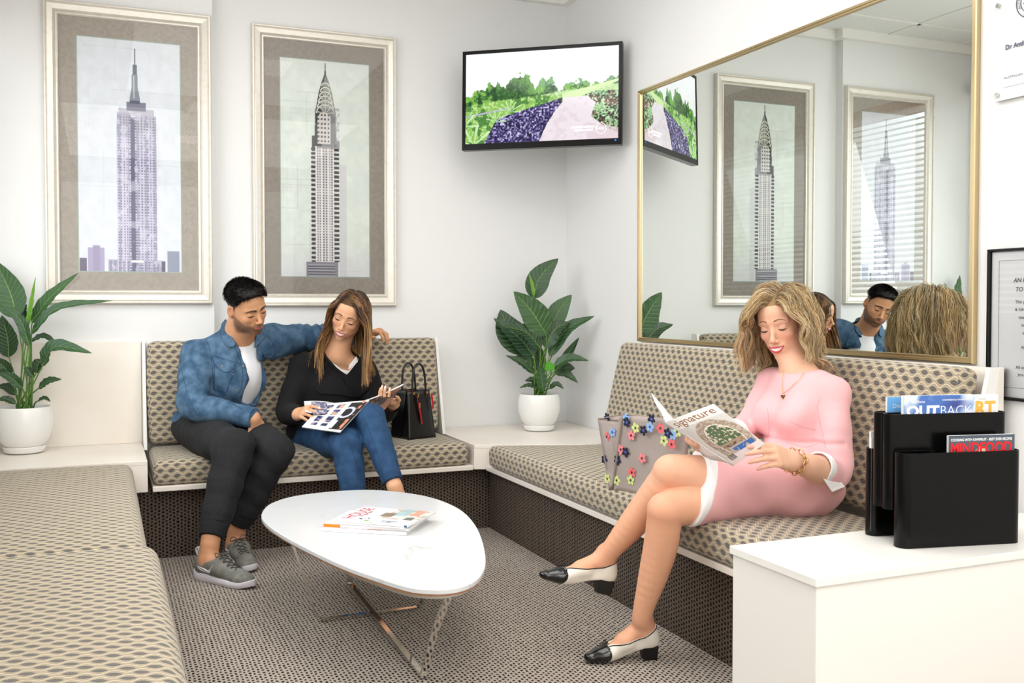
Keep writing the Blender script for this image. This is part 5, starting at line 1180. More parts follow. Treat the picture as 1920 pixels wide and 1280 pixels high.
    def wave(P):
        m_ = P.shape[1]; t = np.linspace(0, 1, m_)[None]*1.0; s_ = t*.27; e1 = np.stack([np.sin(s_*wf_[:, None]+wv_ph[:, None]), np.cos(s_*wf_[:, None]*.9+wv_ph[:, None]*1.3), .25*np.sin(s_*wf_[:, None]*1.7)], -1)
        return e1*(wa[:, None]*np.clip(t*2.2, 0, 1))[..., None]
    steps = 24
    Pn = grow(roots, d, cops, steps, .0115, rg.uniform(.24, .36, n), lay, None, target=tgt); Pn, cl_ = locks(R_, Pn, 230, rg, .72, 52, 74, .004, .0090, .27, side)
    ln = rg.uniform(.72, 1.0, n)                      # trim
    Pn = trim(Pn, ln, steps, .878+rg.normal(0, .028, n))
    tones = np.array([hexc(h) for h in ('D6B684', 'EAD6AE', 'A5845A', 'C6A273', 'F0E3C6', '8A6C48', 'DCC196')]); cs_ = tones[rg.choice(7, n, p=[.22, .17, .15, .18, .08, .1, .1])]*(.72+.5*rg.random(230))[cl_][:, None]
    t = np.linspace(0, 1, steps+1)[None, :, None]; cc = cs_[:, None]*(1-np.exp(-t*9)*.55)+hexc('5E452E')*np.exp(-t*9)*.55
    ok = off_face(H_, Pn); V, F, c = strands(Pn[ok], rg.uniform(.0005, .0010, n)[ok], cc[ok]); obj('hair', V, F, mat('hair_blonde', 'C9A878', .42, vcol='Col', spec=.4), P_, True, col=c)
    return P_, ops, dress, H_
BL = build_blonde()

# ---- magazine held by the woman in pink
def held_magazine():
    sT, sB = W(1248, 791, d=2.99), W(1376, 872, d=2.81); rT, rB = W(1338, 757, d=2.84), W(1434, 832, d=2.71); lT, lB = W(1221, 735, d=3.12), W(1318, 852, d=2.97)
    T = thing('magazine', tuple((sT+sB)/2), 'open magazine titled signature held by the woman in pink', 'magazine')
    nrm_f = nrm(np.cross(rT-sT, sB-sT)); nrm_f = nrm_f if nrm_f@FW < 0 else -nrm_f
    def surf(a, b, off=0):            # a: spine -> free edge, b: bottom -> top
        a = np.asarray(a)[:, None]; b = np.asarray(b)[:, None]; bow = .014*np.sin(np.pi*a**.8)*(.45+.55*b)
        p = (sB*(1-a)+rB*a)*(1-b)+(sT*(1-a)+rT*a)*b; return p+nrm_f*(bow-off)
    def left(a, b, off=0):
        a = np.asarray(a)[:, None]; b = np.asarray(b)[:, None]; p = (sB*(1-a)+lB*a)*(1-b)+(sT*(1-a)+lT*a)*b; nl = nrm(np.cross(lT-sT, sB-sT)); nl = nl if nl@FW < 0 else -nl
        return p+nl*(.004*np.sin(np.pi*a*2)-off)
    def cov(a, b):
        n = fbm(a*30, b*40, 4); c = const('DAD6D1')(a, b); x, y = a, b*1.35
        c = put(c, (y > 1.08)*1., H('F2EFEA')); cx, cy = .56, .36; el = np.hypot((x-cx)/.44, (y-cy-.08)/.62); c = put(c, ((y < 1.06) & (el < 1.35))*.6, H('C4BEB6'), .6)
        w1 = (el < 1.0)*1.; c = put(c, w1, H('A08C7C')); c = put(c, w1*(n > .5), H('C9B6A6'), .8); w2 = (np.hypot((x-cx)/.30, (y-cy-.10)/.45) < 1)*1.
        c = put(c, w2, H('EFE8DE')); w3 = (np.hypot((x-cx)/.285, (y-cy-.10)/.43) < 1)*1.; c = put(c, w3, H('56694A')); c = put(c, w3*(n > .55), H('D9C9B4')); c = put(c, w3*(y < .42), H('A98E78')); c = put(c, w3*(y < .36)*(n > .5), H('5A5048'))
        c = put(c, ((y < .30) & (x > .35) & (x < .8))*1., H('B9A59C')); c = put(c, ((y < .27) & (y > .1) & (x > .42))*(fbm(a*8, b*8, 2) > .48), H('3F68A8'))
        c = put(c, (y < .16)*1., H('E3D3CE')); return c
    pg = M_PAPER
    sheet('pages', lambda a, b: surf(a*.992, b, .0022), 24, 12, pg, T, thick=.0035); sheet('pages', lambda a, b: left(a*.99, b, .002), 12, 8, pg, T, thick=.0035)
    gl = mat('glossy_cover', 'FFFFFF', .3, vcol='Col')
    sheet('front_cover', lambda a, b: surf(a, b, 0), 90, 110, gl, T, col=lambda a, b: srgb(np.clip(cov(a, b), 0, 1)))
    def lc(a, b): n = fbm(a*6, b*8, 2); c = const('C9CBC8')(a, b); c = put(c, (b < .55)*1., H('6A5A42')); c = put(c, (b < .5)*(n > .5), H('3A3A30')); c = put(c, ((b < .2) & (n < .6))*1., H('3C6CB4')); return srgb(np.clip(c, 0, 1))
    sheet('back_cover', lambda a, b: left(a, b, .0045), 40, 60, gl, T, col=lc)
    wd_, ht_ = np.linalg.norm(rT-sT), np.linalg.norm(sT-sB)
    mpc = lambda X, Y, Z=0: surf(np.atleast_1d(X)/wd_, np.atleast_1d(Y)/ht_, 0)+nrm_f*np.reshape(np.atleast_1d(Z), (-1, 1))
    text_on(MB(), 'signature', mpc, wd_*.08, ht_*.838, w=wd_*.84, h=.036, lift=.0008).build('cover_lettering', mat('ink_brown', '9A6238', .4), T)
    text_on(MB(), 'MAGAZINE', mpc, wd_*.62, ht_*.815, h=.0035, lift=.0008, space=1.6).build('cover_lettering', mat('ink_warm_grey', 'C2A692', .4), T)
    bc = MB()
    for i in range(14):
        if (i*7) % 5 == 3: continue
        x = wd_*(.12+i*.0135); ww = wd_*(.004+.003*((i*5) % 3)); bc.add(mpc(A_([x, x+ww, x+ww, x]), A_([.015, .015, .036, .036]), A_([.0009]*4)), [(0, 1, 2, 3)])
    bc.build('barcode', mat('ink_black', '141414', .5), T)
held_magazine()
# ================================================================== THE COUPLE
def patch(name, ops, poly, d0, m, parent, off=.003, step=1.0, th=.002, tube_m=None):
    """cloth piece lying on a modelled surface, outline read off the photo"""
    poly = np.array(poly, float); lo, hi = poly.min(0)-step, poly.max(0)+step; nx, ny = [int(v)+2 for v in (hi-lo)/step]
    X, Y = np.meshgrid(lo[0]+np.arange(nx)*step, lo[1]+np.arange(ny)*step, indexing='ij'); G = np.stack([X.ravel(), Y.ravel()], 1); s = poly2(G, poly)
    near = (s > 0) & (s < step*1.2); e = .2; gx = (poly2(G+(e, 0), poly)-poly2(G-(e, 0), poly))/(2*e); gy = (poly2(G+(0, e), poly)-poly2(G-(0, e), poly))/(2*e); G[near] -= (np.stack([gx, gy], 1)*s[:, None])[near]
    ok = (s < step*1.2); P = px_on(ops, G[ok], d0, off); ix = -np.ones(len(G), int); ix[ok] = np.arange(ok.sum()); F = ix[grid(nx, ny)]; F = F[(F >= 0).all(1)]; good = landed(ops, P, off); F = F[good[F].all(1)]
    if len(F): dd = np.linalg.norm(P[F]-P[np.roll(F, 1, axis=1)], axis=2).max(1); F = F[dd < .03]
    lab = np.arange(len(P))
    while True:                                          # keep the largest connected piece
        mn = lab[F].min(1); l2 = lab.copy(); np.minimum.at(l2, F.ravel(), np.repeat(mn, 4)); l2 = l2[l2]
        if (l2 == lab).all(): break
        lab = l2
    fl = lab[F[:, 0]]; best = np.bincount(fl).argmax(); F = F[fl == best]; us = np.unique(F); rm = np.full(len(P), -1); rm[us] = np.arange(len(us)); P = P[us]; F = rm[F]
    o = obj(name, P, F, m, parent, True); s_ = o.modifiers.new('solid', 'SOLIDIFY'); s_.thickness = th; s_.offset = 0
    if tube_m:
        t = []; n = len(poly)
        for i in range(n):
            for q in np.linspace(0, 1, 8, endpoint=False): t.append(poly[i]*(1-q)+poly[(i+1) % n]*q)
        q = px_line(ops, t+[t[0]], d0, off+.001); MB().tube(q, .0009, 5).build('stitching', tube_m, o, True)
    return o
def line_on(ops, pts, d0, r, m, parent, name='seam', off=.0005, n=6):
    q = px_line(ops, [tuple(v[:2]) for v in spline([A_((x, y, 0.)) for x, y in pts], n)], d0, off); return MB().tube(q, r, 5).build(name, m, parent, True)
M_DENIM = mat('faded_denim', '2F4D69', .85, noise=(22, '5B7A95', .38, .74), bump=(420, .25, .0008)); M_DENIMD = mat('denim_stitch', '27405C', .8); M_DENIML = mat('denim_pale_edge', '8FACC6', .8)
M_TEE = mat('white_tee', 'F1F2F6', .85, bump=(30, .1, .003)); M_PANTS = mat('charcoal_wool', '17171A', .9, noise=(300, '2C2C30', .5, .7), bump=(400, .2, .0008))
M_JEANS = mat('blue_jeans', '1D3D60', .85, noise=(24, '2D5379', .4, .8), bump=(450, .25, .0007)); M_JKT = mat('black_boucle', '0C0B0C', .95, noise=(350, '1C1A1B', .5, .7), bump=(380, .4, .0015))
def sneaker(P_, F_, g_up, g_sole, label=None):
    e = lambda *a: F_.ell(*a)
    up = [F_.ell((0, .032, .055), (.036, .040, .045), .02), F_.cap((0, .04, .065), (0, .12, .062), .036, .038, .025), F_.cap((0, .12, .055), (.002, .20, .036), .040, .036, .025, ((0, 0, 1), .85)), F_.ell((.002, .235, .030), (.040, .048, .026), .02)]
    tp = lambda y: np.interp(y, [-.02, .0, .04, .08, .12, .14, .16, .2], [.110, .104, .082, .080, .100, .112, .2, .3])
    ops = [('u', up, .02), ('i', F_.fn(lambda L: L[:, 2]-tp(L[:, 1])), .003), ('i', F_.fn(lambda L: .012-L[:, 2]), .003)]
    lo = np.minimum(F_.o, F_.w((0, .29, 0)))-.10; hi = np.maximum(F_.o, F_.w((0, .29, 0)))+.15
    so = skinmesh('shoe', ops, lo, hi, .0032, g_up, P_)
    wdt = lambda y: np.interp(y, [-.016, -.005, .02, .08, .14, .20, .25, .28, .296], [.004, .026, .035, .034, .038, .044, .040, .026, .003]); htop = lambda y: np.interp(y, [-.016, .03, .15, .25, .296], [.042, .034, .026, .026, .036])
    ys = np.concatenate([np.linspace(-.016, .0, 6), np.linspace(.02, .25, 18), np.linspace(.26, .296, 8)]); V = []; n = len(ys); xc = lambda y: .002*np.clip((y-.1)*10, 0, 1)
    zb = lambda y: .012*np.clip((y-.22)/.07, 0, 1)**1.5
    sec = lambda y: [(-wdt(y)*.92, zb(y)), (-wdt(y)*1.04, (zb(y)+htop(y))*.5), (-wdt(y)*.97, htop(y)), (wdt(y)*.97, htop(y)), (wdt(y)*1.04, (zb(y)+htop(y))*.5), (wdt(y)*.92, zb(y))]
    for y in ys: V += [F_.w((x+xc(y), y, z)) for x, z in sec(y)]
    F = [(i*6+j, i*6+(j+1) % 6, (i+1)*6+(j+1) % 6, (i+1)*6+j) for i in range(n-1) for j in range(6)]+[tuple(range(6)), tuple(range((n-1)*6, n*6))[::-1]]
    o = MB().add(V, F).build('sole', g_sole, so, True); m_ = o.modifiers.new('bevel', 'BEVEL'); m_.width = .002; m_.segments = 2
    lace = mat('grey_lace', '4C4A46', .8); O2 = ops[:1]
    def ontop(pts, off=.002): return raycast(O2, F_.w([(x, y, .16) for x, y in pts]), -F_.R[:, 2], off)
    lm_ = MB()
    for i in range(5):
        y = .125+i*.019; w_ = .022-.001*i; lm_.tube(ontop([(x, y+.012*(x/w_)) for x in np.linspace(-w_, w_, 8)]), .0018, 5); lm_.tube(ontop([(x, y-.012*(x/w_)) for x in np.linspace(-w_, w_, 8)]), .0018, 5)
    c0 = ontop([(0, .122)])[0]
    for sd in (-1, 1):
        lm_.tube(spline([c0, c0+F_.d((sd*.022, -.012, .012)), c0+F_.d((sd*.036, .012, .002)), c0+F_.d((sd*.016, .016, .006)), c0], 6), .0017, 5); lm_.tube(spline([c0, c0+F_.d((sd*.018, .030, .004)), c0+F_.d((sd*.034, .050, -.014))], 6), .0017, 5)
    lm_.build('laces', lace, so, True)
    for sd in (-1, 1):                                  # side tick
        oc = [(.035, .062), (.055, .044), (.085, .036), (.110, .050), (.122, .078), (.108, .060), (.088, .053), (.062, .057)]
        S_ = np.array(spline([A_((a_, b_, 0)) for a_, b_ in oc+[oc[0]]], 4))[:-1]; q = raycast(O2, F_.w(np.stack([np.full(len(S_), sd*.09), S_[:, 0], S_[:, 1]], 1)), -F_.R[:, 0]*sd, .0012)
        MB().add(q, [tuple(range(len(q)))]).build('side_tick', mat('silver_white', 'E9E8EC', .4), so)
    MB().tube(spline([F_.w((0, -.006, .090)), F_.w((0, -.014, .112)), F_.w((0, -.004, .120)), F_.w((0, .006, .104))], 6), 1, 4, True, (F_.R[:, 0], .006, .0015)).build('heel_tab', mat('silver_white', 'E9E8EC', .4), so)
    return so
def build_man():
    H_ = head_frame((491, 606), 4.33, 52, 24, 20, .98)
    P_ = thing('person', (.46, 4.9, ZS+.01), 'man with short dark hair in a denim jacket and black trousers, arm along the backrest', 'person')
    hR, kR = W(362, 803, d=4.46), W(438, 842, d=4.06)
    hL, kL = W(428, 800, d=4.52), W(514, 846, d=4.14)
    sR, eR, wR = W(370, 668, d=4.44), W(366, 762, d=4.28), W(474, 783, d=4.20)
    sL, eL, wL = W(505, 640, d=4.60), W(596, 632, d=4.78), W(688, 628, d=4.90)
    nb = W(440, 640, d=4.50); hb = H_.w((0, -.030, -.04)); ch = W(432, 705, d=4.52); wa = W(407, 762, d=4.53); pv = W(395, 797, d=4.52)
    fR = foot_fr(W(374, 1083, Z=0), W(492, 1107, Z=0), (0, 0, 1), 1.02); fL = foot_fr(W(440, 1044, Z=0), W(490, 1092, Z=0), (-.12, .05, 1), 1.0); aR, aL = fR.w((0, .048, .115)), fL.w((0, .048, .115))
    chf = nrm(-FW*.80+RT*.55-UP*.25); side = nrm(sL-sR)
    hl = mkhand(wL, W(707, 621, d=4.86)-wL, -UP+FW*.1, -FW, 1.0); hr = mkhand(wR, RT*.40-UP*.75+FW*.45, FW*.4-UP*.3-RT*.6, -FW, .95)
    arms = [('u', chain([sR, eR, wR], [.052, .043, .030], .03), .03)]+hand(hr, [(25, 25, 15)]*4)+[('u', chain([sL, eL, wL], [.05, .042, .029], .03), .03)]+hand(hl, [(28, 45, 25), (38, 48, 28), (44, 46, 28), (50, 44, 28)], spread=(12, 4, -4, -12))
    ank = lambda k_, a_, f_: chain([k_, k_*.5+a_*.5, k_*.12+a_*.88, f_.w((0, .045, .06))], [.055, .048, .038, .037], .03)
    ops = [('u', [H_.fn(head_field(.35, 0, 1), .02), cap(hb, nb, .057, .062, .03), cap(H_.w((0, -.01, -.08)), nb, .045, .055, .03)], .03),
           ('u', [ell(ch, (.13, .11, .15)), ell(wa, (.11, .10, .10)), ell(pv, (.13, .12, .10)), cap(nb, sR, .04, .05, .04), cap(nb, sL, .04, .05, .04)], .04)]+arms+[
           ('u', chain([hR, kR], [.08, .055], .03)+ank(kR, aR, fR), .03), ('u', chain([hL, kL], [.08, .055], .03)+ank(kL, aL, fL), .02), ('u', [fR.cap((0, .045, .07), (0, .15, .05), .036, .03)], .02), ('u', [fL.cap((0, .045, .07), (0, .15, .05), .036, .03)], .02)]
    def colf(V):
        L = H_.l(V); c = np.tile(hexc('D09A74'), (len(V), 1)); n = vn3(V, 70)*.5+vn3(V, 190)*.5; c *= (1+.05*n)[:, None]; q = L.copy(); q[:, 0] = np.abs(q[:, 0])
        def add(m, h): nonlocal c; m = np.clip(m, 0, 1); c = c*(1-m[:, None])+hexc(h)*m[:, None]
        H1 = (L[:, 2] > -.125) & (q[:, 0] < .1) & (np.abs(L[:, 1]) < .14); f2 = vn3(V, 900)*.5+.5
        lo_ = np.clip((np.interp(L[:, 1], [.0, .03, .06, .09, .11], [-.005, -.020, -.040, -.043, -.040])-L[:, 2])/.012, 0, 1)*H1*np.clip((L[:, 1]+.012)/.02, 0, 1)*np.clip((L[:, 2]+.118-.0)/.018, 0, 1); add(lo_*.80*(.75+.25*f2), '3A2820')
        add(H1*(np.abs(L[:, 2]+.046) < .006)*(q[:, 0] < .026)*(L[:, 1] > .08)*.5, '3E2A20')
        lip = 0*(np.hypot(q[:, 0]/.025, (L[:, 2]+.0605-.004*(q[:, 0]/.026)**2)/.0100) < 1)&(L[:, 1] > .084)&H1; add(lip*.3, 'B5695C')
        add(H1*np.exp(-((q-A_((.040, .072, -.018)))**2).sum(1)/.02**2)*.25, 'C97F62'); add(H1*np.exp(-((q-A_((.078, -.008, 0)))**2).sum(1)/.03**2)*.35, 'C8735C')
        add(H1*(q[:, 0] < .0735)*hairline(L, .0)*np.clip((L[:, 2]+.03)/.05, 0, 1)*.95, '241B18'); add(H1*(q[:, 0] < .0735)*hairline(L, .006)*np.clip((L[:, 2]+.06)/.04, 0, 1)*.5, '3A2C26')
        add((V[:, 2] < .22)*.25, 'B97A58'); return c
    skinmesh('body', ops, (.02, 3.55, -.01), (1.45, 5.1, 1.34), .0036, skin_mat('skin_man'), P_, colf)
    face_parts(H_, ops, P_, M_BROWD, .0012, (.012, .052, .0285, .004, .025), .0030, False, .35, lipc='B5695C')
    # hair
    rg = np.random.default_rng(11)
    hp = lambda L: hairline(L, .0) & (L[:, 2] > .004)
    cap_ops = [('u', [H_.ell((0, -.015, .048), (.0785, .0985, .083), .02), H_.ell((0, .030, .088), (.058, .058, .036), .025)], .02), ('i', H_.fn(lambda L: (np.interp(L[:, 1], [-.12, -.05, -.005, .02, .045, .062, .10], [-.018, -.006, .018, .045, .075, .090, .098])-L[:, 2])*.8), .008), ('w', lambda P: .0018*vn3(P, 260)+.0014*vn3(P, 120))]
    cp = H_.w((0, 0, .05)); ho = skinmesh('hair', cap_ops, cp-.17, cp+.17, .0032, mat('hair_dark', '14100F', .5, bump=(180, .6, .003)), P_, None, 1)
    R_ = scalp_roots(H_, 3000, rg, lambda L: hp(L) & (L[:, 2] > .045)); D = np.stack([R_[:, 0]*2+rg.normal(0, .2, 3000), .9+rg.normal(0, .15, 3000), .12+.35*(R_[:, 1] > .03)+rg.normal(0, .1, 3000)], 1)
    Pn = grow(H_.w(R_*A_((1.0, 1.0, 1.02))+A_((0, .0, .004))), H_.d(D), cap_ops[:1], 6, .0034, .12, rg.uniform(.0003, .0018, 3000)); V, F, c = strands(Pn, .0008, np.tile(hexc('17110F'), (3000, 1))*rg.uniform(.5, 1.5, (3000, 1)), 3, .3)
    obj('hair_tuft', V, F, mat('hair_strand_dark', '14100F', .65, vcol='Col', spec=.2), ho, True, col=c)
    # trousers
    dn = nrm(aR-kR)
    tr = [('u', [ell(pv+UP*-.01, (.145, .135, .09), k=.05)]+chain([hR, hR*.5+kR*.5+A_((0, 0, .002)), kR], [.092, .092, .082], .03)+chain([hL, hL*.5+kL*.5, kL], [.100, .096, .082], .03), .05),
          ('u', chain([kR, kR*.55+aR*.45, kR*.15+aR*.85], [.083, .068, .056], .03), .02), ('u', chain([kL, kL*.55+aL*.45, kL*.15+aL*.85], [.081, .066, .055], .03), .008), ('w', folds(.0050, 36, 12, 2)),
          ('i', Pr(lambda P: (.425-P[:, 2])*(P[:, 1] > 4.45)-1.*(P[:, 1] <= 4.45)), .004)]
    eR_, eL_ = kR*.24+aR*.76, kL*.24+aL*.76
    cut = comp([cap(eR_, eR_+nrm(aR-kR)*.4, .10, .10)], planes=[half(eR_, kR-aR)]); cut2 = comp([cap(eL_, eL_+nrm(aL-kL)*.4, .10, .10)], planes=[half(eL_, kL-aL)])
    to = skinmesh('trousers', tr+[('s', cut, .003), ('s', cut2, .003)], (.05, 3.7, .08), (1.0, 5.08, .66), .0042, M_PANTS, P_)
    for e_, a_, k_ in ((eR_, aR, kR), (eL_, aL, kL)):
        ax = nrm(a_-k_); cf = [('u', [cap(e_-ax*.03, e_+ax*.004, .059, .056)], .02), ('u', [cap(e_+ax*.004, e_+ax*.06, .0515, .0485)], .008), ('w', lambda P, e_=e_, ax=ax: .0013*np.sin(30*np.arctan2((P-e_)@nrm(np.cross(ax, (0, 1, .1))), (P-e_)@np.cross(ax, nrm(np.cross(ax, (0, 1, .1))))))), ('i', half(e_+ax*.052, ax), .006)]
        skinmesh('trouser_cuff', cf, e_-.12, e_+.12, .0034, M_PANTS, to)
    # t-shirt and jacket
    tee = [('u', [ell(ch, (.142, .122, .165), k=.05), ell(wa, (.130, .118, .12), k=.05), ell(pv+UP*.01, (.138, .120, .07), k=.05), cap(nb-UP*.01, sR, .052, .055, .04), cap(nb-UP*.01, sL, .052, .055, .04), ell(ch+chf*.05+UP*.04, (.10, .10, .09), k=.05)], .04),
           ('i', half(W(452, 634, d=4.40), nrm(UP*.8+chf*.6)), .004), ('w', folds(.003, 26, 10, 4))]
    skinmesh('t_shirt', tee, (.2, 4.45, .42), (.95, 5.1, 1.0), .0045, M_TEE, P_)
    slv = [('u', chain([sR, (sR+eR)/2+A_((-.008, 0, 0)), eR, eR*.45+wR*.55, wR*.93+eR*.07], [.074, .073, .066, .052, .044], .03), .04), ('u', chain([sL, eL, eL*.3+wL*.7, wL*.96+eL*.04], [.078, .060, .048, .042], .03), .04)]
    cd_ = nrm(hb-nb); jk = [('u', [ell(ch, (.158, .135, .175), k=.06), ell(wa, (.148, .132, .13), k=.05), ell(pv+UP*.030, (.172, .150, .078), k=.05), cap(nb-UP*.002, sR, .064, .066, .05), cap(nb-UP*.002, sL, .064, .066, .05), ell(ch+chf*.05+UP*.02, (.112, .105, .11), k=.05), comp([cap(nb-cd_*.02, nb+cd_*.09, .088, .078)], planes=[half(nb+cd_*.052, cd_+chf*.35)])], .04),
          ('s', comp([cap(hb, nb, .066, .068, .01)]), .006),
          ('s', px_prism([(430, 612), (434, 640), (442, 655), (458, 682), (460, 712), (452, 738), (446, 756), (455, 766), (474, 765), (486, 748), (494, 724), (488, 697), (476, 668), (470, 640), (476, 612)], 4.36, nrm(-FW+RT*.1), .20, .6), .006)]+slv+[
          ('w', folds(.0065, 38, 12, 3, (1, 1, .8))), ('w', lambda P: .004*np.sin(((P-eL)@nrm(wL-eL))*150)*np.exp(-(((P-eL)@nrm(wL-eL))/.12)**2)*(P[:, 0] > .82))]
    jo = skinmesh('denim_jacket', jk, (.12, 4.15, .40), (1.32, 5.12, 1.05), .0040, M_DENIM, P_)
    DN = M_DENIM
    patch('collar', jk, [(423, 598), (416, 606), (412, 622), (419, 640), (428, 650), (437, 651), (442, 645), (436, 634), (429, 618), (426, 606)], 4.2, DN, jo, .009, 1, .004, M_DENIMD)
    patch('collar', jk, [(470, 630), (478, 628), (492, 622), (497, 632), (490, 640), (477, 652), (473, 642)], 4.2, DN, jo, .007, 1, .004, M_DENIMD)
    patch('pocket_flap', jk, [(397, 668), (440, 681), (440, 689), (430, 697), (419, 697), (403, 684)], 4.0, DN, jo, .003, 1, .003, M_DENIMD); patch('pocket', jk, [(402, 684), (440, 692), (424, 735), (402, 730)], 4.0, DN, jo, .0012, 1, .0015, M_DENIMD)
    patch('pocket_flap', jk, [(492, 662), (512, 650), (516, 660), (508, 672), (498, 672)], 4.0, DN, jo, .003, 1, .003, M_DENIMD)
    patch('placket', jk, [(440, 648), (447, 650), (462, 682), (463, 712), (455, 738), (449, 752), (441, 748), (452, 730), (456, 708), (454, 684)], 4.1, DN, jo, .0015, 1, .002, M_DENIMD)
    patch('waistband', jk, [(468, 757), (484, 745), (497, 735), (500, 744), (488, 756), (472, 768)], 4.1, DN, jo, .002, 1, .003, M_DENIMD)
    for pts in ([(372, 618), (384, 632), (393, 655), (398, 690), (400, 730)], [(397, 666), (420, 672), (456, 684)], [(500, 628), (512, 645), (516, 668)], [(340, 690), (352, 740), (368, 775)], [(380, 730), (420, 748), (470, 776)]): line_on(jk, pts, 4.0, .0010, M_DENIMD, jo)
    for x, y in ((444, 731), (456, 686), (417, 686)):
        q = px_on(jk, [(x, y)], 4.0, .003)[0]; MB().tube([q, q-FW*.003], .0055, 12).build('button', mat('pewter_button', '8D8C8A', .35, 1), jo)
    ax = nrm(wR-eR); c0 = wR*.95+eR*.05
    skinmesh('sleeve_cuff', [('u', [cap(c0-ax*.012, c0+ax*.012, .048, .046)], .01), ('i', half(c0+ax*.022, ax), .002), ('i', half(c0-ax*.03, -ax), .002)], c0-.08, c0+.08, .0035, DN, jo)
    M_SH = mat('grey_suede', '77766F', .9, noise=(40, '8D8C85', .4, .7), bump=(300, .2, .0008)); M_SO = mat('pale_sole', 'E4DEE6', .6)
    sneaker(P_, fR, M_SH, M_SO); sneaker(P_, fL, M_SH, M_SO)
build_man()

def build_brunette():
    H_ = head_frame((638, 618), 4.46, -8, 22, -22, .95)
    P_ = thing('person', (.98, 4.9, ZS+.01), 'woman with long highlighted brown hair in a black jacket and jeans, reading beside the man', 'person')
    nb = W(631, 664, d=4.62); hb = H_.w((0, -.028, -.045))
    sR, eR, wR = W(568, 690, d=4.64), W(541, 768, d=4.56), W(558, 776, d=4.38); sL, eL, wL = W(680, 694, d=4.66), W(714, 768, d=4.68), W(738, 757, d=4.50)
    ch = W(625, 728, d=4.70); wa = W(620, 778, d=4.70); pv = W(610, 806, d=4.68)
    hR, kR, aR = W(585, 818, d=4.62), W(650, 832, d=4.22), W(668, 960, d=4.15); hL, kL, aL = W(640, 813, d=4.64), W(694, 784, d=4.26), W(740, 912, d=4.12)
    fR = foot_fr(W(668, 1030, Z=0), W(676, 1085, Z=0)+A_((0, .0, 0)), (0, 0, 1), .9); fLo = aL+A_((.0, .03, -.06)); fL = foot_fr(fLo, fLo+A_((.12, -.18, -.08)), (.3, -.3, 1), .9)
    nails = []; chf = nrm(-FW*.93+UP*-.05-RT*.08)
    hr = mkhand(wR, W(573, 771, d=4.30)-wR, FW*.75-UP*.5+RT*.1, UP, .92); hl = mkhand(wL, W(722, 750, d=4.42)-wL, FW*.3+UP*.75, -FW*.2+UP*.2-RT*0, .92)
    hl = mkhand(wL, W(722, 752, d=4.42)-wL, -FW*.25+UP*.9, -FW-UP*.2, .92)
    arms = [('u', chain([sR, eR, wR], [.042, .035, .025], .03), .03)]+hand(hr, [(12, 28, 14), (18, 34, 16), (24, 36, 18), (30, 36, 18)], nails=nails, thumb=((.020, .016, .010), (.036, .040, .022), (.040, .066, .030), (.036, .088, .034)))+[('u', chain([sL, eL, wL], [.042, .035, .025], .03), .03)]+hand(hl, [(30, 35, 20), (32, 38, 20), (36, 38, 20), (40, 38, 20)], nails=nails)
    def ft(F_): return [F_.cap((0, .04, .11), (0, .035, .05), .03, .03), F_.cap((0, .05, .08), (0, .16, .03), .032, .028), F_.cap((0, .16, .03), (0, .21, .02), .028, .018)]
    ops = [('u', [H_.fn(head_field(.75, 1), .02), cap(hb, nb, .046, .050, .03), cap(H_.w((0, -.01, -.09)), nb, .030, .04, .03)], .03),
           ('u', [ell(ch, (.115, .10, .13)), ell(wa, (.10, .09, .10)), ell(pv, (.13, .12, .09)), cap(nb, sR, .034, .04, .04), cap(nb, sL, .034, .04, .04), ell(ch+chf*.045+UP*.06, (.09, .07, .07))], .04)]+arms+[
           ('u', chain([hR, kR], [.065, .048], .03)+chain([kR, kR*.5+aR*.5, aR, fR.w((0, .04, .1))], [.048, .044, .033, .03], .03), .03), ('u', ft(fR), .02), ('u', chain([hL, kL], [.065, .048], .03)+chain([kL, kL*.55+aL*.45, aL], [.048, .042, .031], .03), .01), ('u', chain([aL, aL-UP*.07+RT*.025, aL-UP*.13+RT*.05-FW*.02, aL-UP*.19+RT*.065-FW*.05], [.031, .031, .028, .016], .02), .01)]
    def colf(V):
        L = H_.l(V); c = np.tile(hexc('DDA883'), (len(V), 1)); n = vn3(V, 70)*.5+vn3(V, 150)*.5; c *= (1+.03*n)[:, None]; q = L.copy(); q[:, 0] = np.abs(q[:, 0])
        def add(m, h): nonlocal c; m = np.clip(m, 0, 1); c = c*(1-m[:, None])+hexc(h)*m[:, None]
        H1 = (L[:, 2] > -.13) & (q[:, 0] < .1) & (np.abs(L[:, 1]) < .14)
        add(H1*np.exp(-((q-A_((.040, .075, -.022)))**2).sum(1)/.020**2)*.30, 'D98670')
        add(0*((np.hypot(q[:, 0]/.0255, (L[:, 2]+.0608-.0072*(q[:, 0]/.026)**2)/.0115) < 1)&(L[:, 1] > .082)&H1)*.8, 'C0605C')
        add((H1 & (np.hypot(q[:, 0]/.021, (L[:, 2]+.0605-.0065*(q[:, 0]/.024)**2)/.0045) < 1) & (L[:, 1] < .0905) & (L[:, 1] > .07))*1., '4A1512')
        add(H1*(L[:, 1] > .06)*np.exp(-((q[:, 0]-.032)/.014)**2-((L[:, 2]-.013)/.008)**2)*.40, 'A8765F'); add(H1*hairline(L)*1., '50381F')
        return paint_nails(c, V, nails, hexc('F4E4E0'))
    skinmesh('body', ops, (.68, 3.6, -.02), (1.5, 5.1, 1.24), .0034, skin_mat('skin_brunette'), P_, colf)
    face_parts(H_, ops, P_, M_BROWD, .0013, (.013, .050, .030, .007, .026), .0018, True, .75, lipc='B85C5A')
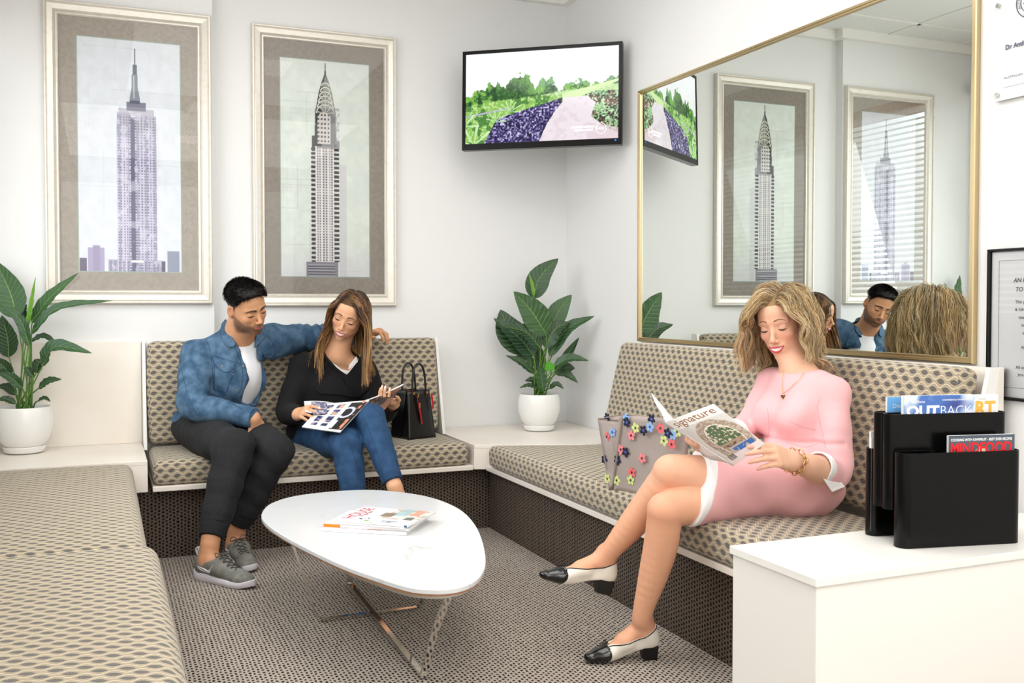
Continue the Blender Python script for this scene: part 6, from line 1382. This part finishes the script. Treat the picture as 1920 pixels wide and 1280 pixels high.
    # jeans
    jn = [('u', [ell(pv-UP*.01, (.155, .14, .09), k=.04)]+chain([hR, kR], [.092, .068], .03)+[], .03), ('u', chain([hL, kL], [.092, .068], .03), .02), ('u', chain([kR, kR*.5+aR*.5, aR], [.066, .058, .044], .03), .02), ('u', chain([kL, kL*.55+aL*.45, aL*.97+kL*.03], [.066, .056, .042], .03), .006),
          ('w', folds(.0022, 46, 16, 5)), ('i', Pr(lambda P: (.427-P[:, 2])*(P[:, 1] > 4.42)-1.*(P[:, 1] <= 4.42)), .004)]
    cu = aL*.93+kL*.07; ct_ = comp([cap(cu, cu+nrm(aL-kL)*.3, .08, .08)], planes=[half(cu, kL-aL)]); cu2 = aR; ct2 = comp([cap(cu2, cu2+nrm(aR-kR)*.3, .08, .08)], planes=[half(cu2, kR-aR)])
    jo = skinmesh('jeans', jn+[('s', ct_, .002), ('s', ct2, .002)], (.75, 3.85, .12), (1.4, 5.1, .68), .0038, M_JEANS, P_)
    sd_ = nrm(np.cross(aL-kL, FW))
    for pts in ([(652, 822), (662, 850), (668, 880), (668, 915)], [(681, 775), (690, 800), (708, 850), (722, 905)]): line_on(jn, pts, 4.0, .0009, M_DENIMD, jo)
    M_SHO = mat('black_flat_shoe', '121212', .4)
    for F_ in (fR,):
        lo = np.minimum(F_.o, F_.w((0, .24, 0)))-.1; hi = np.maximum(F_.o, F_.w((0, .24, 0)))+.12
        skinmesh('shoe', [('u', [F_.ell((0, .032, .035), (.033, .04, .034)), F_.cap((0, .05, .03), (0, .15, .026), .030, .034), F_.ell((0, .20, .02), (.034, .04, .02))], .02), ('i', F_.fn(lambda L: L[:, 2]-.062), .003), ('i', F_.fn(lambda L: -L[:, 2]), .003)], lo, hi, .004, M_SHO, P_)
    # blouse and jacket
    bl_ = [('u', [ell(ch, (.128, .105, .15), k=.05), cap(nb-UP*.008, sR, .044, .045, .04), cap(nb-UP*.008, sL, .044, .045, .04), ell(ch+chf*.05+UP*.05, (.105, .080, .085), k=.04)], .04), ('s', px_prism([(606, 636), (602, 655), (612, 680), (628, 697), (640, 701), (650, 690), (660, 672), (662, 636)], 4.48, chf, .25, .5), .003)]
    skinmesh('blouse', bl_, (.75, 4.5, .5), (1.35, 5.1, .96), .0040, mat('white_blouse', 'F3F1EF', .7), P_)
    jk = [('u', [ell(ch, (.145, .120, .155), k=.05), ell(wa, (.138, .118, .12), k=.05), ell(pv+A_((-.02, -.0, .0)), (.165, .135, .085), k=.05), cap(nb-UP*.010, sR, .056, .056, .05), cap(nb-UP*.010, sL, .056, .056, .05), ell(ch+chf*.05+UP*.015, (.122, .092, .095), k=.05)], .05),
          ('s', px_prism([(588, 620), (590, 650), (603, 672), (620, 692), (638, 708), (650, 700), (665, 684), (672, 668), (678, 620)], 4.48, chf, .25, .5), .006), ('u', chain([sR, eR, wR*.9+eR*.1], [.060, .056, .040], .03), .04), ('u', chain([sL, eL, wL*.88+eL*.12], [.060, .056, .042], .03), .04),
          ('w', folds(.0038, 26, 11, 6))]
    jo = skinmesh('black_jacket', jk, (.66, 4.35, .40), (1.45, 5.1, .98), .0042, M_JKT, P_)
    patch('lapel', jk, [(588, 655), (600, 672), (620, 692), (640, 709), (652, 728), (662, 745), (640, 740), (600, 738), (590, 728), (586, 712), (590, 700), (580, 680)], 4.2, M_JKT, jo, .006, 1, .004)
    patch('lapel', jk, [(678, 664), (690, 680), (694, 705), (690, 730), (676, 742), (662, 746), (652, 728), (644, 708), (655, 698), (668, 682)], 4.2, M_JKT, jo, .004, 1, .004)
    patch('blouse_collar', bl_+[('u', jk[0][1], .02)], [(655, 684), (668, 668), (671, 678), (660, 688), (653, 693)], 4.2, mat('white_blouse', 'F3F1EF', .7), P_, .012, .8, .003)
    # hair
    rg = np.random.default_rng(21); n = 5000; R_ = scalp_roots(H_, n, rg, lambda L: hairline(L) & (L[:, 2] > -.02)); part = .012; sd = np.where(R_[:, 0] > part, 1., -1.)
    near = np.exp(-((R_[:, 0]-part)/.03)**2)*(R_[:, 2] > .05); D = np.stack([sd*(.30+.35*near), -.25*np.ones(n)+.15*near, -.25+.35*near], 1)+rg.normal(0, .04, (n, 3)); frt = (R_[:, 1] > .03)
    cops = [ops[0], ops[1], ('u', jk[0][1]+jk[2][1]+jk[3][1], .03)]
    def tgt(p, i):
        L = H_.l(p); m = (L[:, 1] > .008)*(np.abs(L[:, 0]) < .084)*(L[:, 2] < .072)*(L[:, 2] > -.13); v = H_.d(np.stack([sd*.6*m, -.25*m, 0*m], 1))
        m2 = (L[:, 2] < -.05)*(i > 10); return v+(m2*frt_all)[:, None]*(-FW*.10)
    frt_all = (R_[:, 1] > -.035)*1.
    ph = np.round(rg.uniform(0, 9, n))*1.1; wa_ = rg.uniform(.002, .006, n)
    def wave(P): t = np.linspace(0, 1, P.shape[1])[None]; e1 = np.stack([np.sin(t*9+ph[:, None]), np.cos(t*7+ph[:, None]), 0*t+0*ph[:, None]], -1); return e1*(wa_[:, None]*t**1.5*1.8)[..., None]
    st = 31; Pn = grow(H_.w(R_), H_.d(D), cops, st, .0118, rg.uniform(.38, .55, n), rg.uniform(.0005, .009, n), None, target=tgt); Pn, cl_ = locks(R_, Pn, 200, rg, .6, 16, 26, .001, .0045, .37, sd); ln = rg.uniform(.80, 1, n)
    Pn = trim(Pn, ln, st, .735+rg.normal(0, .025, n))
    t = np.linspace(0, 1, st+1)[None, :, None]; hi = np.where(rg.random(n) < .6, rg.choice(4, 200, p=[.35, .3, .2, .15])[cl_], rg.choice(4, n, p=[.35, .3, .2, .15])); ends = np.array([hexc(h) for h in ('7A5232', 'B3824C', 'D6AE78', '4C3220')])[hi]; rt = np.array([hexc(h) for h in ('3E2A1C', '5E4028', '9A6E42', '33221A')])[hi]
    k_ = np.clip(t*1.9-.15, 0, 1); cc = rt[:, None]*(1-k_)+ends[:, None]*k_; ok = off_face(H_, Pn); V, F, c = strands(Pn[ok], rg.uniform(.0009, .0015, n)[ok], cc[ok]); obj('hair', V, F, mat('hair_brown', '6B4A30', .36, vcol='Col', spec=.5), P_, True, col=c)
    # magazine on her lap
    T = thing('magazine', tuple(W(640, 780, d=4.30)), 'open magazine held on the lap of the woman in black', 'magazine')
    def bil(q, bow, nv):
        A, B, C_, D_ = [W(x, y, d=d) for x, y, d in q]
        def f(a, b): a, b = np.asarray(a)[:, None], np.asarray(b)[:, None]; return (A*(1-a)+B*a)*(1-b)+(D_*(1-a)+C_*a)*b+nv*(bow*np.sin(np.pi*a))
        return f
    gl = mat('glossy_cover', 'FFFFFF', .3, vcol='Col')
    def pg1(a, b):
        c = const('F0F0F2')(a, b); n = fbm(a*14, b*16, 3)
        for x0 in (.14, .40): m = ((a > x0) & (a < x0+.16) & (b > .12) & (b < .92) & (np.abs((b*4) % 1-.5) < .42)); c = put(c, m*1., H('5D6FA8')); c = put(c, m*(n > .52), H('2A2F4E')); c = put(c, m*(n < .4), H('C9A48A'))
        c = put(c, (a > .66)*(b > .06)*(b < .96)*1., H('1C1B1E')); r = np.hypot((a-.74)*1.2, (b-.62)); c = put(c, (np.abs(r-.16) < .03)*1., H('C9CCE8')); c = put(c, ((a > .66)&(a<.72)&(b<.35)&(b>.1))*1., H('E4E4E6'))
        c = put(c, ((a > .88)&(a < .95)&(n > .5))*1., H('D98A6A')); return srgb(np.clip(c, 0, 1))
    q1 = [(566, 800, 4.22), (637, 810, 4.14), (692, 750, 4.24), (606, 757, 4.36)]
    MB_ = bil(q1, -.004, FW); sheet('pages', lambda a, b: MB_(a, b)+FW*.004-UP*.002, 16, 16, M_PAPER, T, thick=.006); sheet('open_page', MB_, 70, 60, gl, T, col=pg1)
    def pg2(a, b): n = fbm(a*8, b*6, 7); c = const('B8B4C2')(a, b); c = put(c, (n > .5)*1., H('6C6A86')); c = put(c, (a < .2)*1., H('DAD8D8')); c = put(c, (n < .36)*1., H('4A3A34')); c = put(c, (b > .95)*1., H('F2F2F2')); return srgb(np.clip(c, 0, 1))
    f2_ = bil([(572, 772, 4.28), (640, 772, 4.28), (640, 758, 4.38), (570, 752, 4.38)], .018, -UP*.4-FW); f2 = lambda a, b: f2_(a, b)+UP*(.016*np.sin(np.pi*np.clip(np.asarray(a)*1.0, 0, 1))*np.asarray(b))[:, None]; sheet('turning_page', f2, 50, 30, gl, T, col=pg2, thick=.001)
    def pg3(a, b): n = fbm(a*10, b*5, 9); c = const('6E4A3A')(a, b); c = put(c, (n > .5)*1., H('2E2A2C')); c = put(c, (a < .25)*1., H('E9E9EA')); c = put(c, ((a < .2)&(n > .5))*1., H('E3A24A')); c = put(c, (b > .93)*1., H('F4F4F4')); return srgb(np.clip(c, 0, 1))
    f3 = bil([(660, 762, 4.26), (722, 768, 4.32), (757, 719, 4.44), (640, 762, 4.38)], -.012, UP); sheet('right_page', f3, 60, 30, gl, T, col=pg3, thick=.002)
build_brunette()
# ================================================================== BAGS
def build_handbag():
    o = W(766, 827, Z=.425); ph = math.radians(46); r0, f0_ = nrm((RT[0], RT[1], 0)), nrm((FW[0], FW[1], 0)); x = r0*math.cos(ph)+f0_*math.sin(ph); y = -r0*math.sin(ph)+f0_*math.cos(ph); z = A_((0, 0, 1.))
    T = thing('handbag', tuple(o+x*.08+y*.06), 'structured black leather handbag standing on the back bench cushion', 'bag'); w_, dp, h_ = .175, .135, .236
    L = lambda a, b, c: o+x*a+y*b+z*c
    n = 14; V = []; per = []
    for i in range(n+1):
        t = i/n; zz = .002+t*h_; ww = w_*(1-.20*t); dd = dp*(1-.30*t); x0 = (w_-ww)*.25; y0 = (dp-dd)*.5; gi = .030*t**.8+.006; ring = []
        for s in np.linspace(0, 1, 9)[:-1]: ring.append((x0+ww*s, y0+.004*math.sin(math.pi*s)*-1))
        for s in np.linspace(0, 1, 13)[:-1]: ring.append((x0+ww-gi*(1-abs(2*s-1))**1.2*1.2, y0+dd*s))
        for s in np.linspace(0, 1, 9)[:-1]: ring.append((x0+ww*(1-s), y0+dd))
        for s in np.linspace(0, 1, 13)[:-1]: ring.append((x0+gi*(1-abs(2*s-1))**1.2*1.2, y0+dd*(1-s)))
        per.append(ring); V += [L(a, b, zz) for a, b in ring]
    k = len(per[0]); F = [(i*k+j, i*k+(j+1) % k, (i+1)*k+(j+1) % k, (i+1)*k+j) for i in range(n) for j in range(k)]+[tuple(range(k))[::-1]]
    lea = mat('black_leather', '0C0B0C', .32, bump=(260, .25, .0008), coat=.1); b_ = MB().add(V, F).build('body', lea, T, True)
    s_ = b_.modifiers.new('solid', 'SOLIDIFY'); s_.thickness = .003; s_.offset = -1
    red = mat('red_lining', 'B3121C', .7); top = per[-1]; V = []; 
    for zz, q in ((h_-.001, .97), (h_-.05, .8)):
        cx, cy = np.mean([p[0] for p in top]), np.mean([p[1] for p in top]); V += [L(cx+(a-cx)*q, cy+(b-cy)*q, zz) for a, b in top]
    MB().add(V, [(j, (j+1) % k, k+(j+1) % k, k+j) for j in range(k)]+[tuple(range(k, 2*k))]).build('lining', red, T, True)
    for yy in (.018, dp-.040):
        pts = [L(.038, yy, h_*.80), L(.040, yy, h_+.01), L(.046, yy+.002, h_+.085), L(.062, yy+.004, h_+.120), L(.082, yy+.004, h_+.130), L(.104, yy+.004, h_+.118), L(.118, yy+.002, h_+.080), L(.124, yy, h_+.01), L(.126, yy, h_*.80)]
        MB().tube(spline(pts, 8), .0052, 10).build('handle', lea, T, True)
    hw = mat('gold_hardware', 'D8B070', .2, 1)
    for a in (.040, .124): q = L(a, .012, h_*.955); MB().tube([q, q-y*.006], .006, 12).build('stud', hw, T)
    tg = MB(); q0 = L(.052, .004, h_*.90)
    for dx in (0, .012): tg.prism([q0+x*dx-y*.004, q0+x*(dx+.009)-y*.004, q0+x*(dx+.022)-y*.008-z*(.10+dx*2), q0+x*(dx+.014)-y*.008-z*(.10+dx*2)], -y*.0015)
    tg.build('tassel_strap', lea, T); tr = MB(); tr.prism([q0+x*.010-y*.009-z*.06, q0+x*.018-y*.009-z*.06, q0+x*.030-y*.011-z*.135, q0+x*.023-y*.011-z*.138], -y*.0015); tr.prism([q0+x*-.002-y*.006-z*.0, q0+x*.001-y*.006-z*.0, q0+x*.014-y*.008-z*.075, q0+x*.011-y*.008-z*.075], -y*.0015); tr.build('tassel_trim', red, T)
    MB().box((-.004, -.001, -.012), (.004, .003, .012), np.stack([x, y, z], 1), q0-y*.012-z*.045+x*.012).box((-.004, -.001, -.01), (.004, .003, .01), np.stack([x, y, z], 1), q0-y*.009+z*.004+x*.006).build('buckle', hw, T)
    MB().prism([L(.138, -.001, h_*.93), L(.150, -.001, h_*.93), L(.158, -.004, h_*.62), L(.150, -.004, h_*.60)], -y*.002).build('side_strap', red, T)
build_handbag()
def build_tote():
    fb = W(1149, 916, Z=.425); ft_ = W(1168, 777, d=3.42); rb_ = W(1278, 922, d=3.22); rb_[2] = .425; rt_ = W(1292, 788, d=3.24); lb = W(1142, 902, d=3.50); lb[2] = .425; lt = W(1121, 785, d=3.55)
    bb = rb_+(lb-fb)*1.1; bt = rt_+(lt-ft_)*.9
    T = thing('tote_bag', tuple((fb+rb_+lb+bb)/4), 'taupe fabric tote bag printed with small flowers on the right bench', 'bag')
    cor = [(fb, ft_), (rb_, rt_), (bb, bt), (lb, lt)]; V = []; F = []; nu, nv = 14, 16
    for q in range(4):
        (a0, a1), (b0, b1) = cor[q], cor[(q+1) % 4]; nn = nrm(np.cross(b0-a0, a1-a0)); o_ = len(V)
        for i in range(nu+1):
            for j in range(nv+1):
                u, v = i/nu, j/nv; p = (a0*(1-u)+b0*u)*(1-v)+(a1*(1-u)+b1*u)*v
                bow = .008*math.sin(math.pi*u)*(1-v*.6) if q in (0, 2) else -.028*math.sin(math.pi*u)*v**1.2+.004*math.sin(9*v+3*u)*math.sin(math.pi*u); V.append(p+nn*bow)
        F += [(o_+i*(nv+1)+j, o_+(i+1)*(nv+1)+j, o_+(i+1)*(nv+1)+j+1, o_+i*(nv+1)+j+1) for i in range(nu) for j in range(nv)]
    F.append((0, nu*(nv+1), 2*(nu+1)*(nv+1), 3*(nu+1)*(nv+1)))
    M_T = mat('taupe_fabric', 'A79A93', .6, bump=(300, .2, .0006), noise=(5, '998C86', .4, .7)); b_ = MB().add(V, F).build('body', M_T, T, True); s_ = b_.modifiers.new('solid', 'SOLIDIFY'); s_.thickness = .002; s_.offset = -1
    trim = mat('taupe_trim', '8F7E74', .55)
    MB().tube([fb+(ft_-fb)*t for t in np.linspace(0, 1.02, 12)], .0048, 8).build('piping', trim, T, True); MB().tube([rb_+(rt_-rb_)*t for t in np.linspace(0, 1.02, 12)], .0048, 8).build('piping', trim, T, True)
    MB().tube([ft_, rt_, bt, lt, ft_], .0022, 6).build('rim', trim, T)
    cols = {'n': ('17182E', '4A63C8'), 's': ('8FB6EA', '2A3A60'), 'c': ('EE6C70', '1C1418'), 'p': ('F08A90', '1C1418'), 'l': ('D3DE8C', '23281A')}
    fl = [(700, 315, 'l'), (640, 420, 'p'), (905, 300, 's'), (815, 350, 'n'), (925, 190, 'n'), (1050, 320, 'c'), (1215, 410, 's'), (1150, 390, 'n'), (1100, 495, 'l'), (1205, 545, 'c'), (1280, 370, 'l'), (560, 180, 's'), (575, 235, 'n'), (560, 655, 'n'), (490, 620, 'p'), (655, 940, 'c'), (640, 1050, 'l'), (430, 1055, 'l'), (440, 770, 'n'), (800, 740, 'p'), (330, 380, 's'), (255, 445, 'c'), (245, 765, 'n'), (300, 1030, 'l'), (240, 172, 'n')]
    mats = []; V = []; F = []; MI = []
    for cidx in 'nsc pl'.replace(' ', ''):
        for h_ in cols[cidx]: mats.append(mat('print_'+h_, h_, .6))
    key = {c: i*2 for i, c in enumerate('nscpl')}
    def onpanel(px, py, side):
        a0, a1 = (fb, ft_) if not side else (fb, ft_); b0 = rb_ if not side else lb; nn = nrm(np.cross(b0-a0, a1-a0)); r = FW+(px-960)/FPX*RT+(618-py)/FPX*UP; t = ((a0-CC)@nn)/(r@nn); return CC+r*t, (nn if nn@FW < 0 else -nn)
    for qi, (X_, Y_, c_) in enumerate(fl):
        px, py = 1100+X_/7.53, 760+Y_/7.53; side = X_ < 345; ctr, nn = onpanel(px, py, side); lift = .0105 if not side else -.010
        if not side:
            uu = np.clip(((ctr-fb)@nrm(rb_-fb))/np.linalg.norm(rb_-fb), 0, 1); vv_ = np.clip((ctr[2]-.425)/.27, 0, 1); lift = .008*math.sin(math.pi*uu)*(1-vv_*.6)+.0006
        else:
            uu = .4; vv_ = np.clip((ctr[2]-.425)/.27, 0, 1); lift = -.022*vv_**1.2+.005
        e1 = nrm(np.cross(nn, (0, 0, 1))); e2 = np.cross(nn, e1); R_ = .0110 if not side else .0098
        V = []; F = []; MI = []
        for p_ in range(5):
            a_ = p_*2*math.pi/5+qi; c2 = ctr+nn*(lift+.0002*qi/25)+(e1*math.cos(a_)+e2*math.sin(a_))*R_; o_ = len(V)
            for s in range(10): b2 = s*2*math.pi/10; rr = .0080*math.cos(b2); r2 = .0066*math.sin(b2); V.append(c2+(e1*math.cos(a_)+e2*math.sin(a_))*rr+(-e1*math.sin(a_)+e2*math.cos(a_))*r2)
            F.append(tuple(range(o_, o_+10))); MI.append(0)
        o_ = len(V)
        for s in range(16): b2 = s*2*math.pi/16; rr = .0074 if s % 2 else .0026; V.append(ctr+nn*(lift+.0007)+(e1*math.cos(b2)+e2*math.sin(b2))*rr)
        F.append(tuple(range(o_, o_+16))); MI.append(1)
        obj('printed_flower', V, F, mats[key[c_]:key[c_]+2], T, midx=MI)
build_tote()
